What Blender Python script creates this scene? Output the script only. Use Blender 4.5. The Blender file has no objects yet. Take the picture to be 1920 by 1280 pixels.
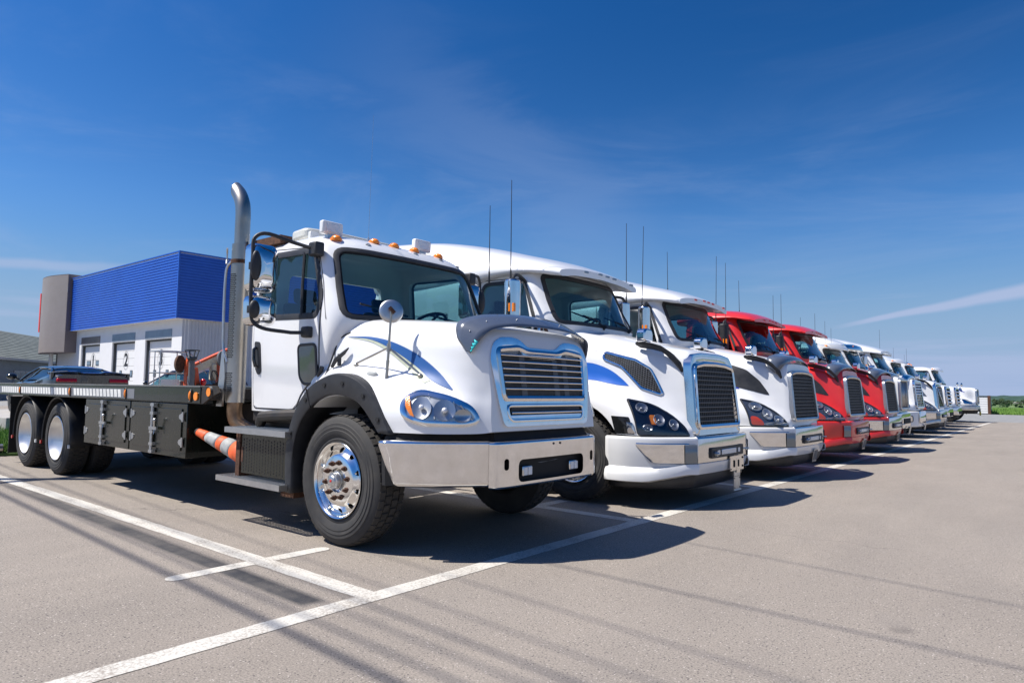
import bpy, bmesh, math, random
from math import sin, cos, pi, radians, sqrt
from mathutils import Vector, Matrix
from mathutils.bvhtree import BVHTree
random.seed(7)
S = bpy.context.scene
COL = S.collection

# ------------------------------------------------------------------ camera, sky, sun, exposure
cam_d = bpy.data.cameras.new('camera'); cam = bpy.data.objects.new('camera', cam_d); COL.objects.link(cam)
cam_d.sensor_width = 36.0; cam_d.lens = 36.0*1275.57/1920; cam_d.clip_start = 0.05; cam_d.clip_end = 9000
HEAD, PITCH, ROLL = 0.69295, 0.07103, 0.0143
cd = Vector((-sin(HEAD)*cos(PITCH), cos(HEAD)*cos(PITCH), sin(PITCH)))
cr_ = Vector((cos(HEAD), sin(HEAD), 0)); cu = cr_.cross(cd)
R_ = cr_*cos(ROLL)+cu*sin(ROLL); U_ = -cr_*sin(ROLL)+cu*cos(ROLL)
M = Matrix((R_, U_, -cd)).transposed().to_4x4(); M.translation = Vector((3.3347, -2.7573, 1.2647))
cam.matrix_world = M; S.camera = cam
CAMP = M.translation.copy()

KX, KY = .44, .48                                        # shadow shift per metre of height
SUNV = Vector((-KX, -KY, 1.0)).normalized()          # towards the sun
sun_d = bpy.data.lights.new('sun', 'SUN'); sun_d.energy = 5.0; sun_d.angle = radians(0.5); sun_d.color = (1.0, .95, .88)
sun = bpy.data.objects.new('sun', sun_d); COL.objects.link(sun)
sun.rotation_euler = SUNV.to_track_quat('Z', 'Y').to_euler(); sun.location = (0, 0, 30)

W = bpy.data.worlds.new('World'); S.world = W; W.use_nodes = True
wt = W.node_tree; wt.nodes.clear()
def wn(t, **k):
    n = wt.nodes.new(t)
    for a, b in k.items(): setattr(n, a, b)
    return n
def wl(a, b): wt.links.new(a, b)
sky = wn('ShaderNodeTexSky', sky_type='NISHITA', sun_disc=False)
sky.sun_elevation = math.asin(SUNV.z); sky.sun_rotation = math.atan2(SUNV.x, SUNV.y)
sky.altitude = 50; sky.air_density = 1.0; sky.dust_density = 0.35; sky.ozone_density = 2.6
tc = wn('ShaderNodeTexCoord')
hsv = wn('ShaderNodeHueSaturation'); hsv.inputs['Saturation'].default_value = 1.42; hsv.inputs['Hue'].default_value = .511; hsv.inputs['Value'].default_value = 1.36
wl(sky.outputs[0], hsv.inputs['Color'])
# polarised look: the blue deepens towards the right of the view and upward (a band ~90 deg from the sun)
def vdot(vec):
    n = wn('ShaderNodeVectorMath', operation='DOT_PRODUCT'); wl(tc.outputs['Generated'], n.inputs[0]); n.inputs[1].default_value = vec; return n.outputs['Value']
def mth(op, a, b=None, c=None, clamp=False):
    n = wn('ShaderNodeMath', operation=op); n.use_clamp = clamp
    for i, v in enumerate((a, b, c)):
        if v is None: continue
        if isinstance(v, (int, float)): n.inputs[i].default_value = v
        else: wl(v, n.inputs[i])
    return n.outputs[0]
def smooth(v, a, b):
    n = wn('ShaderNodeMapRange', interpolation_type='SMOOTHSTEP'); wl(v, n.inputs[0]); n.inputs[1].default_value = a; n.inputs[2].default_value = b; return n.outputs[0]
def ray(px, py):
    v = cd + R_*((px-960)/1275.57) - U_*((py-640)/1275.57); return v.normalized()
up = vdot((0, 0, 1)); sd = vdot(tuple(SUNV))
pol = mth('SUBTRACT', 1.0, mth('MULTIPLY', sd, sd))                 # 1 at ninety degrees from the sun
polf = mth('SUBTRACT', 1.14, mth('MULTIPLY', mth('POWER', pol, 2.0), mth('MULTIPLY', smooth(up, .0, .55), .36)))
polf = mth('MULTIPLY', polf, mth('ADD', .46, mth('MULTIPLY', smooth(up, -.02, .26), .54)))
mul = wn('ShaderNodeVectorMath', operation='SCALE'); wl(hsv.outputs[0], mul.inputs[0]); wl(polf, mul.inputs['Scale'])
hmix = wn('ShaderNodeMix', data_type='RGBA'); wl(mth('MULTIPLY', mth('SUBTRACT', 1.0, smooth(up, .0, .20)), .85), hmix.inputs[0]); wl(mul.outputs[0], hmix.inputs[6]); hmix.inputs[7].default_value = (3.3, 5.0, 8.6, 1)
# thin cirrus
mp = wn('ShaderNodeMapping'); mp.inputs['Scale'].default_value = (1.0, 2.2, 6.0); mp.inputs['Rotation'].default_value = (0, radians(14), radians(-35))
wl(tc.outputs['Generated'], mp.inputs[0])
nz = wn('ShaderNodeTexNoise'); nz.inputs['Scale'].default_value = 1.5; nz.inputs['Detail'].default_value = 7; nz.inputs['Roughness'].default_value = .62; nz.inputs['Distortion'].default_value = .5
wl(mp.outputs[0], nz.inputs['Vector'])
cir = mth('MULTIPLY', smooth(nz.outputs[0], .46, .78), mth('SUBTRACT', 1.0, smooth(up, .22, .55)))
cir = mth('MULTIPLY', cir, .22)
# a broad soft veil slanting across the middle
v0, v1 = ray(560, 40), ray(1250, 520); vn_ = v0.cross(v1).normalized(); vt_ = vn_.cross(v0).normalized()
veil = mth('SUBTRACT', 1.0, smooth(mth('ABSOLUTE', mth('ADD', vdot(tuple(vn_)), mth('MULTIPLY', mth('SUBTRACT', nz.outputs[0], .5), .30))), .0, .11))
veil = mth('MULTIPLY', mth('MULTIPLY', veil, smooth(vdot(tuple(vt_)), -.05, .35)), mth('MULTIPLY', mth('SUBTRACT', 1.0, smooth(vdot(tuple(vt_)), .42, .62)), .15))
cir = mth('MAXIMUM', cir, veil)
# low streaky bank along the horizon
mp2 = wn('ShaderNodeMapping'); mp2.inputs['Scale'].default_value = (1.2, 1.2, 22.0); wl(tc.outputs['Generated'], mp2.inputs[0])
nz2 = wn('ShaderNodeTexNoise'); nz2.inputs['Scale'].default_value = 2.1; nz2.inputs['Detail'].default_value = 6; nz2.inputs['Roughness'].default_value = .55
wl(mp2.outputs[0], nz2.inputs['Vector'])
low = mth('MULTIPLY', smooth(mth('ADD', nz2.outputs[0], mth('MULTIPLY', mth('SUBTRACT', .085, up), 3.2)), .42, .70), mth('SUBTRACT', 1.0, smooth(up, .12, .26)))
low = mth('MULTIPLY', low, .72)
# contrail gone wide: a great-circle band
a0, a1 = ray(1560, 614), ray(1920, 545)
nn = a0.cross(a1).normalized(); tt = nn.cross(a0).normalized()
nz3 = wn('ShaderNodeTexNoise'); nz3.inputs['Scale'].default_value = 9; nz3.inputs['Detail'].default_value = 4; wl(tc.outputs['Generated'], nz3.inputs['Vector'])
dist = mth('ABSOLUTE', mth('ADD', vdot(tuple(nn)), mth('MULTIPLY', mth('SUBTRACT', nz3.outputs[0], .5), .007)))
along = vdot(tuple(tt))
wid = mth('ADD', mth('MULTIPLY', smooth(along, .0, .3), .0085), .0035)
band = mth('SUBTRACT', 1.0, smooth(mth('DIVIDE', dist, wid), .3, 1.15))
band = mth('MULTIPLY', mth('MULTIPLY', band, smooth(along, -.012, .06)), .95)
band = mth('MULTIPLY', band, mth('GREATER_THAN', vdot(tuple(a0)), 0))
w0, w1 = ray(-60, 492), ray(250, 503); wn_ = w0.cross(w1).normalized(); wt_ = wn_.cross(w0).normalized()
wisp = mth('SUBTRACT', 1.0, smooth(mth('ABSOLUTE', mth('ADD', vdot(tuple(wn_)), mth('MULTIPLY', mth('SUBTRACT', nz3.outputs[0], .5), .012))), .0015, .009))
wisp = mth('MULTIPLY', mth('MULTIPLY', wisp, mth('SUBTRACT', 1.0, smooth(vdot(tuple(wt_)), .06, .25))), mth('MULTIPLY', mth('GREATER_THAN', vdot(tuple(w0)), 0), .6))
band = mth('MAXIMUM', band, wisp)
tot = mth('SUBTRACT', 1.0, mth('MULTIPLY', mth('MULTIPLY', mth('SUBTRACT', 1.0, cir), mth('SUBTRACT', 1.0, low)), mth('SUBTRACT', 1.0, band)))
mix = wn('ShaderNodeMix', data_type='RGBA'); wl(tot, mix.inputs[0]); wl(hmix.outputs[2], mix.inputs[6]); mix.inputs[7].default_value = (4.7, 5.8, 8.4, 1)
bg = wn('ShaderNodeBackground'); bg.inputs['Strength'].default_value = .062; wl(mix.outputs[2], bg.inputs['Color'])
wo = wn('ShaderNodeOutputWorld'); wl(bg.outputs[0], wo.inputs[0])
S.view_settings.view_transform = 'Standard'; S.view_settings.look = 'None'; S.view_settings.exposure = 0.50; S.view_settings.gamma = 1
S.render.engine = 'CYCLES'

# ------------------------------------------------------------------ materials
MATS = {}
def pm(name, col, rough=.5, metal=0.0, coat=0.0, var=0.0, vs=6.0, bump=0.0, bs=60.0, col2=None, spec=.5, trans=0, stretch=None, crough=.03):
    if name in MATS: return MATS[name]
    m = bpy.data.materials.new(name); m.use_nodes = True; t = m.node_tree; b = t.nodes['Principled BSDF']
    b.inputs['Base Color'].default_value = (*col, 1); b.inputs['Roughness'].default_value = rough; b.inputs['Metallic'].default_value = metal
    b.inputs['Coat Weight'].default_value = coat; b.inputs['Coat Roughness'].default_value = crough; b.inputs['Specular IOR Level'].default_value = spec
    if var or bump:
        c = t.nodes.new('ShaderNodeTexCoord'); src = c.outputs['Object']
        if stretch:
            mpn = t.nodes.new('ShaderNodeMapping'); mpn.inputs['Scale'].default_value = stretch; t.links.new(src, mpn.inputs[0]); src = mpn.outputs[0]
    if var:
        n = t.nodes.new('ShaderNodeTexNoise'); n.inputs['Scale'].default_value = vs; n.inputs['Detail'].default_value = 6; n.inputs['Roughness'].default_value = .6
        t.links.new(src, n.inputs['Vector'])
        r = t.nodes.new('ShaderNodeMapRange'); t.links.new(n.outputs[0], r.inputs[0]); r.inputs[1].default_value = .35; r.inputs[2].default_value = .7
        x = t.nodes.new('ShaderNodeMix'); x.data_type = 'RGBA'; t.links.new(r.outputs[0], x.inputs[0])
        c2 = col2 if col2 else tuple(v*(1-var) for v in col)
        x.inputs[6].default_value = (*col, 1); x.inputs[7].default_value = (*c2, 1); t.links.new(x.outputs[2], b.inputs['Base Color'])
        r2 = t.nodes.new('ShaderNodeMapRange'); t.links.new(n.outputs[0], r2.inputs[0]); r2.inputs[3].default_value = max(0.02, rough*.85); r2.inputs[4].default_value = min(1, rough*1.3+.02)
        t.links.new(r2.outputs[0], b.inputs['Roughness'])
    if bump:
        n = t.nodes.new('ShaderNodeTexNoise'); n.inputs['Scale'].default_value = bs; n.inputs['Detail'].default_value = 4
        t.links.new(src, n.inputs['Vector'])
        q = t.nodes.new('ShaderNodeBump'); q.inputs['Strength'].default_value = bump; q.inputs['Distance'].default_value = .01
        t.links.new(n.outputs[0], q.inputs['Height']); t.links.new(q.outputs[0], b.inputs['Normal'])
    MATS[name] = m; return m
WHITE = pm('white_paint', (.78, .785, .785), .34, 0, .8, var=.02, vs=1.5, col2=(.755, .755, .75))
WHITE2 = pm('white_paint_aged', (.71, .715, .70), .38, 0, .7, var=.05, vs=3.0, col2=(.70, .70, .67))
RED = pm('red_paint', (.72, .026, .020), .36, 0, .75, var=.1, vs=3)
CHROME = pm('chrome', (.80, .80, .81), .035, 1, var=.05, vs=9, col2=(.72, .71, .70))
CHROME_D = pm('dusty_chrome', (.76, .75, .74), .08, 1, var=.03, vs=5, col2=(.70, .685, .66))
SATIN = pm('satin_aluminium', (.62, .62, .61), .34, 1, var=.2, vs=8, bump=.05, bs=40)
STEEL = pm('stained_steel', (.50, .475, .435), .31, 1, var=.25, vs=4, col2=(.36, .32, .26), stretch=(1, 1, .35))
ALU = pm('polished_aluminium', (.86, .85, .83), .12, 1, var=.06, vs=10)
DISH = pm('brushed_wheel_cover', (.72, .71, .69), .36, 1, var=.1, vs=5)
BLACKP = pm('black_plastic', (.018, .019, .022), .48, var=.3, vs=12, col2=(.03, .031, .034), bump=.1, bs=300)
BLACKG = pm('gloss_black', (.012, .013, .014), .12, 0, .6)
BLACKM = pm('matt_black', (.008, .008, .009), .75)
BLACKPAINT = pm('black_green_paint', (.007, .009, .006), .24, 0, .25, var=.3, vs=5, col2=(.012, .014, .009), spec=.35)
RUBBER = pm('tyre_rubber', (.024, .024, .025), .72, var=.45, vs=7, col2=(.05, .047, .043), bump=.15, bs=160)
TREAD = pm('tread_rubber', (.030, .028, .026), .85, var=.5, vs=20, col2=(.06, .053, .045), bump=.5, bs=120)
SMOKE = pm('smoked_acrylic', (.075, .09, .125), .22, 0, .8, var=.3, vs=3, col2=(.10, .115, .145))
GGREY = pm('grey_green_glass', (.10, .125, .11), .08, 0, .8)
CHASSIS = pm('chassis_black', (.013, .013, .014), .6, var=.6, vs=9, col2=(.04, .03, .022))
RUST = pm('rusty_steel', (.13, .058, .03), .8, .2, var=.6, vs=22, col2=(.05, .025, .018), bump=.3)
BROWNM = pm('heated_pipe', (.36, .24, .15), .42, 1, var=.4, vs=9, col2=(.2, .12, .07))
AMBER = pm('amber_lens', (.95, .26, .01), .15, 0, .4, bump=.3, bs=120)
REDL = pm('red_lens', (.55, .01, .012), .15, 0, .5)
ORANGE = pm('orange_vinyl', (.86, .13, .025), .5, var=.4, vs=12, col2=(.6, .1, .03))
ORANGEP = pm('orange_paint', (.80, .115, .03), .42, var=.3, vs=8, col2=(.6, .12, .05))
CREAM = pm('cream_paint', (.74, .68, .50), .45, var=.3, vs=8)
BLUEDEC = pm('blue_vinyl', (.006, .080, .28), .5, 0, .15)
CREAMDEC = pm('pale_green_vinyl', (.48, .52, .40), .5, 0, .15, var=.2, vs=20)
NAVYDEC = pm('navy_vinyl', (.03, .05, .33), .3, 0, .5)
LAMPW = pm('work_lamp_lens', (.75, .76, .78), .18, .3, bump=.6, bs=90)
CLEARP = pm('frosted_lens', (.62, .62, .56), .32, 0, .3, bump=.4, bs=80)
REFLW = pm('reflector_white', (.82, .82, .78), .35, var=.15, vs=30)
REFLG = pm('reflector_grey', (.17, .18, .20), .4)
TEAL = pm('teal_tape', (.03, .50, .52), .4)
GREYP = pm('grey_plastic', (.14, .145, .15), .5, var=.2, vs=9)
SEATM = pm('seat_fabric', (.035, .038, .045), .85, bump=.3, bs=200)
INTM = pm('cab_interior', (.024, .028, .038), .7, var=.2, vs=8)
ROCKD = pm('dark_interior', (.012, .013, .016), .8)
def glass(name, tint, rough=.02, fac=.0):
    m = bpy.data.materials.new(name); m.use_nodes = True; t = m.node_tree; t.nodes.clear()
    o = t.nodes.new('ShaderNodeOutputMaterial'); mx = t.nodes.new('ShaderNodeMixShader'); tr = t.nodes.new('ShaderNodeBsdfTransparent'); g = t.nodes.new('ShaderNodeBsdfGlossy')
    gm = t.nodes.new('ShaderNodeNewGeometry'); dt = t.nodes.new('ShaderNodeVectorMath'); dt.operation = 'DOT_PRODUCT'; t.links.new(gm.outputs['Normal'], dt.inputs[0]); t.links.new(gm.outputs['Incoming'], dt.inputs[1])
    ab = t.nodes.new('ShaderNodeMath'); ab.operation = 'ABSOLUTE'; t.links.new(dt.outputs['Value'], ab.inputs[0]); om_ = t.nodes.new('ShaderNodeMath'); om_.operation = 'SUBTRACT'; om_.use_clamp = True; om_.inputs[0].default_value = 1; t.links.new(ab.outputs[0], om_.inputs[1])
    pw = t.nodes.new('ShaderNodeMath'); pw.operation = 'POWER'; t.links.new(om_.outputs[0], pw.inputs[0]); pw.inputs[1].default_value = 5; f = t.nodes.new('ShaderNodeMath'); f.operation = 'MULTIPLY_ADD'; t.links.new(pw.outputs[0], f.inputs[0]); f.inputs[1].default_value = .93; f.inputs[2].default_value = .045
    ad = t.nodes.new('ShaderNodeMath'); ad.operation = 'ADD'; ad.inputs[1].default_value = fac; ad.use_clamp = True; t.links.new(f.outputs[0], ad.inputs[0])
    tr.inputs[0].default_value = (*tint, 1); g.inputs['Roughness'].default_value = rough; g.inputs[0].default_value = (.95, .97, 1, 1)
    t.links.new(ad.outputs[0], mx.inputs[0]); t.links.new(tr.outputs[0], mx.inputs[1]); t.links.new(g.outputs[0], mx.inputs[2]); t.links.new(mx.outputs[0], o.inputs[0])
    MATS[name] = m; return m
GLASS = glass('tinted_glass', (.35, .54, .57), .015, .03)
LENS = glass('clear_lens', (.90, .92, .93), .02, .0)
DGLASS = glass('dark_glass', (.07, .085, .095), .03, .0)
LSILV = pm('lamp_silver', (.50, .50, .50), .30, .85, .2)
BLUE2 = pm('bright_blue_vinyl', (.004, .11, .50), .42, 0, .1)

# ------------------------------------------------------------------ mesh helpers
def finish(me, mats, smooth=True, ang=35):
    for m in (mats if isinstance(mats, (list, tuple)) else [mats]): me.materials.append(m)
    if smooth:
        for p in me.polygons: p.use_smooth = True
        try: me.set_sharp_from_angle(angle=radians(ang))
        except Exception: pass
def newobj(name, me, parent=None, label=None, kind=None, group=None, cat=None, loc=None):
    o = bpy.data.objects.new(name, me); COL.objects.link(o)
    if parent is not None: o.parent = parent
    if label: o['label'] = label
    if kind: o['kind'] = kind
    if group: o['group'] = group
    if cat: o['category'] = cat
    if loc: o.location = loc
    return o
def empty(name, label, cat, loc=(0, 0, 0), rz=0, group=None):
    o = bpy.data.objects.new(name, None); COL.objects.link(o); o.location = loc; o.rotation_euler = (0, 0, rz)
    o.empty_display_size = .2; o['label'] = label; o['category'] = cat
    if group: o['group'] = group
    return o
class MB:
    def __init__(s): s.v = []; s.f = []; s.m = []
    def add(s, vs, fs, mi=0):
        b = len(s.v); s.v += [tuple(q) for q in vs]; s.f += [tuple(b+i for i in f) for f in fs]; s.m += [mi]*len(fs); return s
    def box(s, x0, x1, y0, y1, z0, z1, mi=0):
        return s.add([(x0,y0,z0),(x1,y0,z0),(x1,y1,z0),(x0,y1,z0),(x0,y0,z1),(x1,y0,z1),(x1,y1,z1),(x0,y1,z1)],
                     [(0,3,2,1),(4,5,6,7),(0,1,5,4),(1,2,6,5),(2,3,7,6),(3,0,4,7)], mi)
    def obox(s, c, ax, ay, az, mi=0):
        c, ax, ay, az = map(Vector, (c, ax, ay, az)); vs = []
        for k in (-1, 1):
            for (i, j) in ((-1,-1),(1,-1),(1,1),(-1,1)): vs.append(c+ax*i+ay*j+az*k)
        fs = [(0,3,2,1),(4,5,6,7),(0,1,5,4),(1,2,6,5),(2,3,7,6),(3,0,4,7)]
        if ax.cross(ay).dot(az) < 0: fs = [f[::-1] for f in fs]
        return s.add(vs, fs, mi)
    def cyl(s, p0, p1, r0, r1=None, n=16, mi=0, cap=True):
        p0, p1 = Vector(p0), Vector(p1); r1 = r0 if r1 is None else r1; d = (p1-p0).normalized()
        a = d.orthogonal().normalized(); b = d.cross(a); vs = []
        for p, r in ((p0, r0), (p1, r1)):
            for i in range(n): t = 2*pi*i/n; vs.append(p+a*(r*cos(t))+b*(r*sin(t)))
        fs = [(i, (i+1) % n, n+(i+1) % n, n+i) for i in range(n)]
        if cap: fs += [tuple(range(n))[::-1], tuple(range(n, 2*n))]
        return s.add(vs, fs, mi)
    def tube(s, pts, r, n=8, mi=0, rs=None, cap=True):
        pts = [Vector(p) for p in pts]; vs = []; a = None
        for i, p in enumerate(pts):
            d = (pts[min(i+1, len(pts)-1)]-pts[max(i-1, 0)]).normalized()
            if a is None: a = d.orthogonal().normalized()
            a = (a-d*a.dot(d)).normalized(); b = d.cross(a); rr = rs[i] if rs else r
            for k in range(n): t = 2*pi*k/n; vs.append(p+a*(rr*cos(t))+b*(rr*sin(t)))
        fs = []
        for i in range(len(pts)-1):
            for k in range(n): fs.append((i*n+k, i*n+(k+1) % n, (i+1)*n+(k+1) % n, (i+1)*n+k))
        if cap: fs += [tuple(range(n))[::-1], tuple(range((len(pts)-1)*n, len(pts)*n))]
        return s.add(vs, fs, mi)
    def lathe(s, prof, n=32, axis='y', c=(0, 0, 0), mi=0, a0=0, a1=2*pi):
        full = abs(a1-a0-2*pi) < 1e-6; m = n if full else n+1; vs = []
        for (r, h) in prof:
            for i in range(m):
                t = a0+(a1-a0)*i/n
                if axis == 'y': q = (c[0]+r*cos(t), c[1]+h, c[2]+r*sin(t))
                elif axis == 'z': q = (c[0]+r*cos(t), c[1]+r*sin(t), c[2]+h)
                else: q = (c[0]+h, c[1]+r*cos(t), c[2]+r*sin(t))
                vs.append(q)
        fs = []
        for j in range(len(prof)-1):
            for i in range(n if full else n):
                i2 = (i+1) % m if full else i+1
                fs.append((j*m+i, j*m+i2, (j+1)*m+i2, (j+1)*m+i))
        return s.add(vs, fs, mi)
    def prism(s, poly, axis, h0, h1, mi=0):
        n = len(poly); vs = []
        for h in (h0, h1):
            for (a, b) in poly: vs.append({'x': (h, a, b), 'y': (a, h, b), 'z': (a, b, h)}[axis])
        fs = [(i, (i+1) % n, n+(i+1) % n, n+i) for i in range(n)]+[tuple(range(n))[::-1], tuple(range(n, 2*n))]
        return s.add(vs, fs, mi)
    def ball(s, c, rx, ry, rz, nu=16, nv=8, mi=0, half=False):
        vs = []; fs = []
        for j in range(nv+1):
            th = (pi/2 if half else pi)*j/nv
            for i in range(nu): p = 2*pi*i/nu; vs.append((c[0]+rx*sin(th)*cos(p), c[1]+ry*sin(th)*sin(p), c[2]+rz*cos(th)))
        for j in range(nv):
            for i in range(nu): fs.append((j*nu+i, (j+1)*nu+i, (j+1)*nu+(i+1) % nu, j*nu+(i+1) % nu))
        return s.add(vs, fs, mi)
    def grid(s, rows, mi=0, closed=False):
        n = len(rows[0]); vs = [p for r in rows for p in r]; fs = []
        for j in range(len(rows)-1):
            for i in range(n if closed else n-1):
                k = (i+1) % n; fs.append((j*n+i, j*n+k, (j+1)*n+k, (j+1)*n+i))
        return s.add(vs, fs, mi)
    def mesh(s, name='m', fix=True, merge=0.0):
        me = bpy.data.meshes.new(name); me.from_pydata(s.v, [], s.f)
        if any(s.m): me.polygons.foreach_set('material_index', s.m)
        if fix or merge:
            bm = bmesh.new(); bm.from_mesh(me)
            if merge: bmesh.ops.remove_doubles(bm, verts=bm.verts, dist=merge)
            bmesh.ops.recalc_face_normals(bm, faces=bm.faces); bm.to_mesh(me); bm.free()
        return me
    def obj(s, name, mat, parent=None, smooth=True, ang=35, bev=0, seg=2, solid=0, fix=True, merge=0.0, soff=-1, **k):
        me = s.mesh(name, fix, merge); finish(me, mat, smooth, ang); o = newobj(name, me, parent, **k)
        if solid:
            q = o.modifiers.new('thick', 'SOLIDIFY'); q.thickness = solid; q.offset = soff
        if bev:
            q = o.modifiers.new('bevel', 'BEVEL'); q.width = bev; q.segments = seg; q.limit_method = 'ANGLE'; q.angle_limit = radians(40)
        return o
def mirror_me(me):
    m2 = me.copy(); bm = bmesh.new(); bm.from_mesh(m2)
    for v in bm.verts: v.co.y = -v.co.y
    bmesh.ops.reverse_faces(bm, faces=bm.faces); bm.to_mesh(m2); bm.free(); return m2
def mirror(o, **k):
    n = newobj(o.name.split('.')[0], mirror_me(o.data), o.parent, **k)
    for md in o.modifiers:
        q = n.modifiers.new(md.name, md.type)
        if md.type == 'SOLIDIFY': q.thickness = md.thickness; q.offset = md.offset
        if md.type == 'BEVEL': q.width = md.width; q.segments = md.segments; q.limit_method = 'ANGLE'; q.angle_limit = md.angle_limit
    return n
def spline(P, per):
    P = [Vector(p) for p in P]; n = len(P)
    if n < 3: return [P[0].lerp(P[-1], i/per) for i in range(per+1)]
    t = [0.0]
    for i in range(1, n): t.append(t[-1]+max((P[i]-P[i-1]).length, 1e-5)**.5)
    T = []
    for i in range(n):
        if i == 0: T.append((P[1]-P[0])/(t[1]-t[0]))
        elif i == n-1: T.append((P[-1]-P[-2])/(t[-1]-t[-2]))
        else:
            d0 = (P[i]-P[i-1])/(t[i]-t[i-1]); d1 = (P[i+1]-P[i])/(t[i+1]-t[i]); w = t[i+1]-t[i-1]
            T.append(d0*((t[i+1]-t[i])/w)+d1*((t[i]-t[i-1])/w))
    out = []
    for i in range(n-1):
        h = t[i+1]-t[i]
        for k in range(per):
            u = k/per; out.append(P[i]*(2*u**3-3*u*u+1)+T[i]*h*(u**3-2*u*u+u)+P[i+1]*(-2*u**3+3*u*u)+T[i+1]*h*(u**3-u*u))
    out.append(P[-1]); return out
def loft(secs, pu=4, pv=4, linu=False, linv=False, mi=0, mb=None, cap0=True, cap1=True):
    """secs: half sections (lists of (x,y,z), y>=0, starting on the centre line); mirrored and closed."""
    K = len(secs[0]); cols = []
    for k in range(K):
        c = [s[k] for s in secs]; cols.append([Vector(q) for q in c] if linu else spline(c, pu))
    rows = []
    for j in range(len(cols[0])):
        r = [cols[k][j] for k in range(K)]; rows.append(r if linv else spline(r, pv))
    full = []
    for r in rows:
        mm = [Vector((p.x, -p.y, p.z)) for p in r]
        a = r[:]; b = mm[::-1]
        if abs(r[0].y) < 1e-4: a[0].y = 0; b = b[:-1]
        if abs(r[-1].y) < 1e-4: a[-1].y = 0; b = b[1:]
        full.append(a+b)
    mb = mb or MB(); n = len(full[0]); base = len(mb.v)
    mb.grid(full, mi, closed=True)
    if cap0: mb.f.append(tuple(range(base, base+n))[::-1]); mb.m.append(mi)
    if cap1: e = base+(len(full)-1)*n; mb.f.append(tuple(range(e, e+n))); mb.m.append(mi)
    return mb
def boolean(me, cutters, op='DIFFERENCE'):
    a = bpy.data.objects.new('tmp_a', me); COL.objects.link(a); tmp = [a]
    for c in cutters:
        b = bpy.data.objects.new('tmp_b', c); COL.objects.link(b); tmp.append(b)
        q = a.modifiers.new('b', 'BOOLEAN'); q.operation = op; q.object = b; q.solver = 'EXACT'
    dg = bpy.context.evaluated_depsgraph_get(); dg.update()
    r = bpy.data.meshes.new_from_object(a.evaluated_get(dg))
    for o in tmp[1:]: o.hide_render = True
    for o in tmp: bpy.data.objects.remove(o)
    return r
def bvh_of(me): return BVHTree.FromPolygons([v.co.copy() for v in me.vertices], [tuple(p.vertices) for p in me.polygons])
def hit(bvh, P, d, off):
    d = Vector(d).normalized(); P = Vector(P); l, n, i, ds = bvh.ray_cast(P-d*4, d)
    if l is None:
        l2 = bvh.find_nearest(P); l, n = l2[0], l2[1]
    if n.dot(d) > 0: n = -n
    return l+n*off
def rpoly(pts, r, n=5):
    out = []; m = len(pts)
    for i in range(m):
        p = Vector(pts[i]); a = Vector(pts[i-1]); b = Vector(pts[(i+1) % m])
        rr = r[i] if isinstance(r, (list, tuple)) else r
        d0 = (a-p); d1 = (b-p); rr = min(rr, d0.length*.48, d1.length*.48)
        q0 = p+d0.normalized()*rr; q1 = p+d1.normalized()*rr
        for k in range(n+1):
            t = k/n; out.append((q0*(1-t)**2+p*(2*t*(1-t))+q1*t*t))
    return out
def dens(loop, step=.06):
    out = []; n = len(loop)
    for i in range(n):
        a, b = loop[i], loop[(i+1) % n]; m = max(1, int((b-a).length/step))
        for k in range(m): out.append(a.lerp(b, k/m))
    return out
def centroid(l): c = Vector((0, 0)); [c.__iadd__(p) for p in l]; return c/len(l)
def grow(loop, d):
    n = len(loop); out = []
    A = sum(loop[i].x*loop[(i+1) % n].y-loop[(i+1) % n].x*loop[i].y for i in range(n)); sg = 1 if A > 0 else -1
    for i in range(n):
        t = (loop[(i+1) % n]-loop[i-1])
        if t.length < 1e-9: t = Vector((1, 0))
        t.normalize(); out.append(loop[i]+Vector((t.y, -t.x))*d*sg)
    return out
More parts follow.
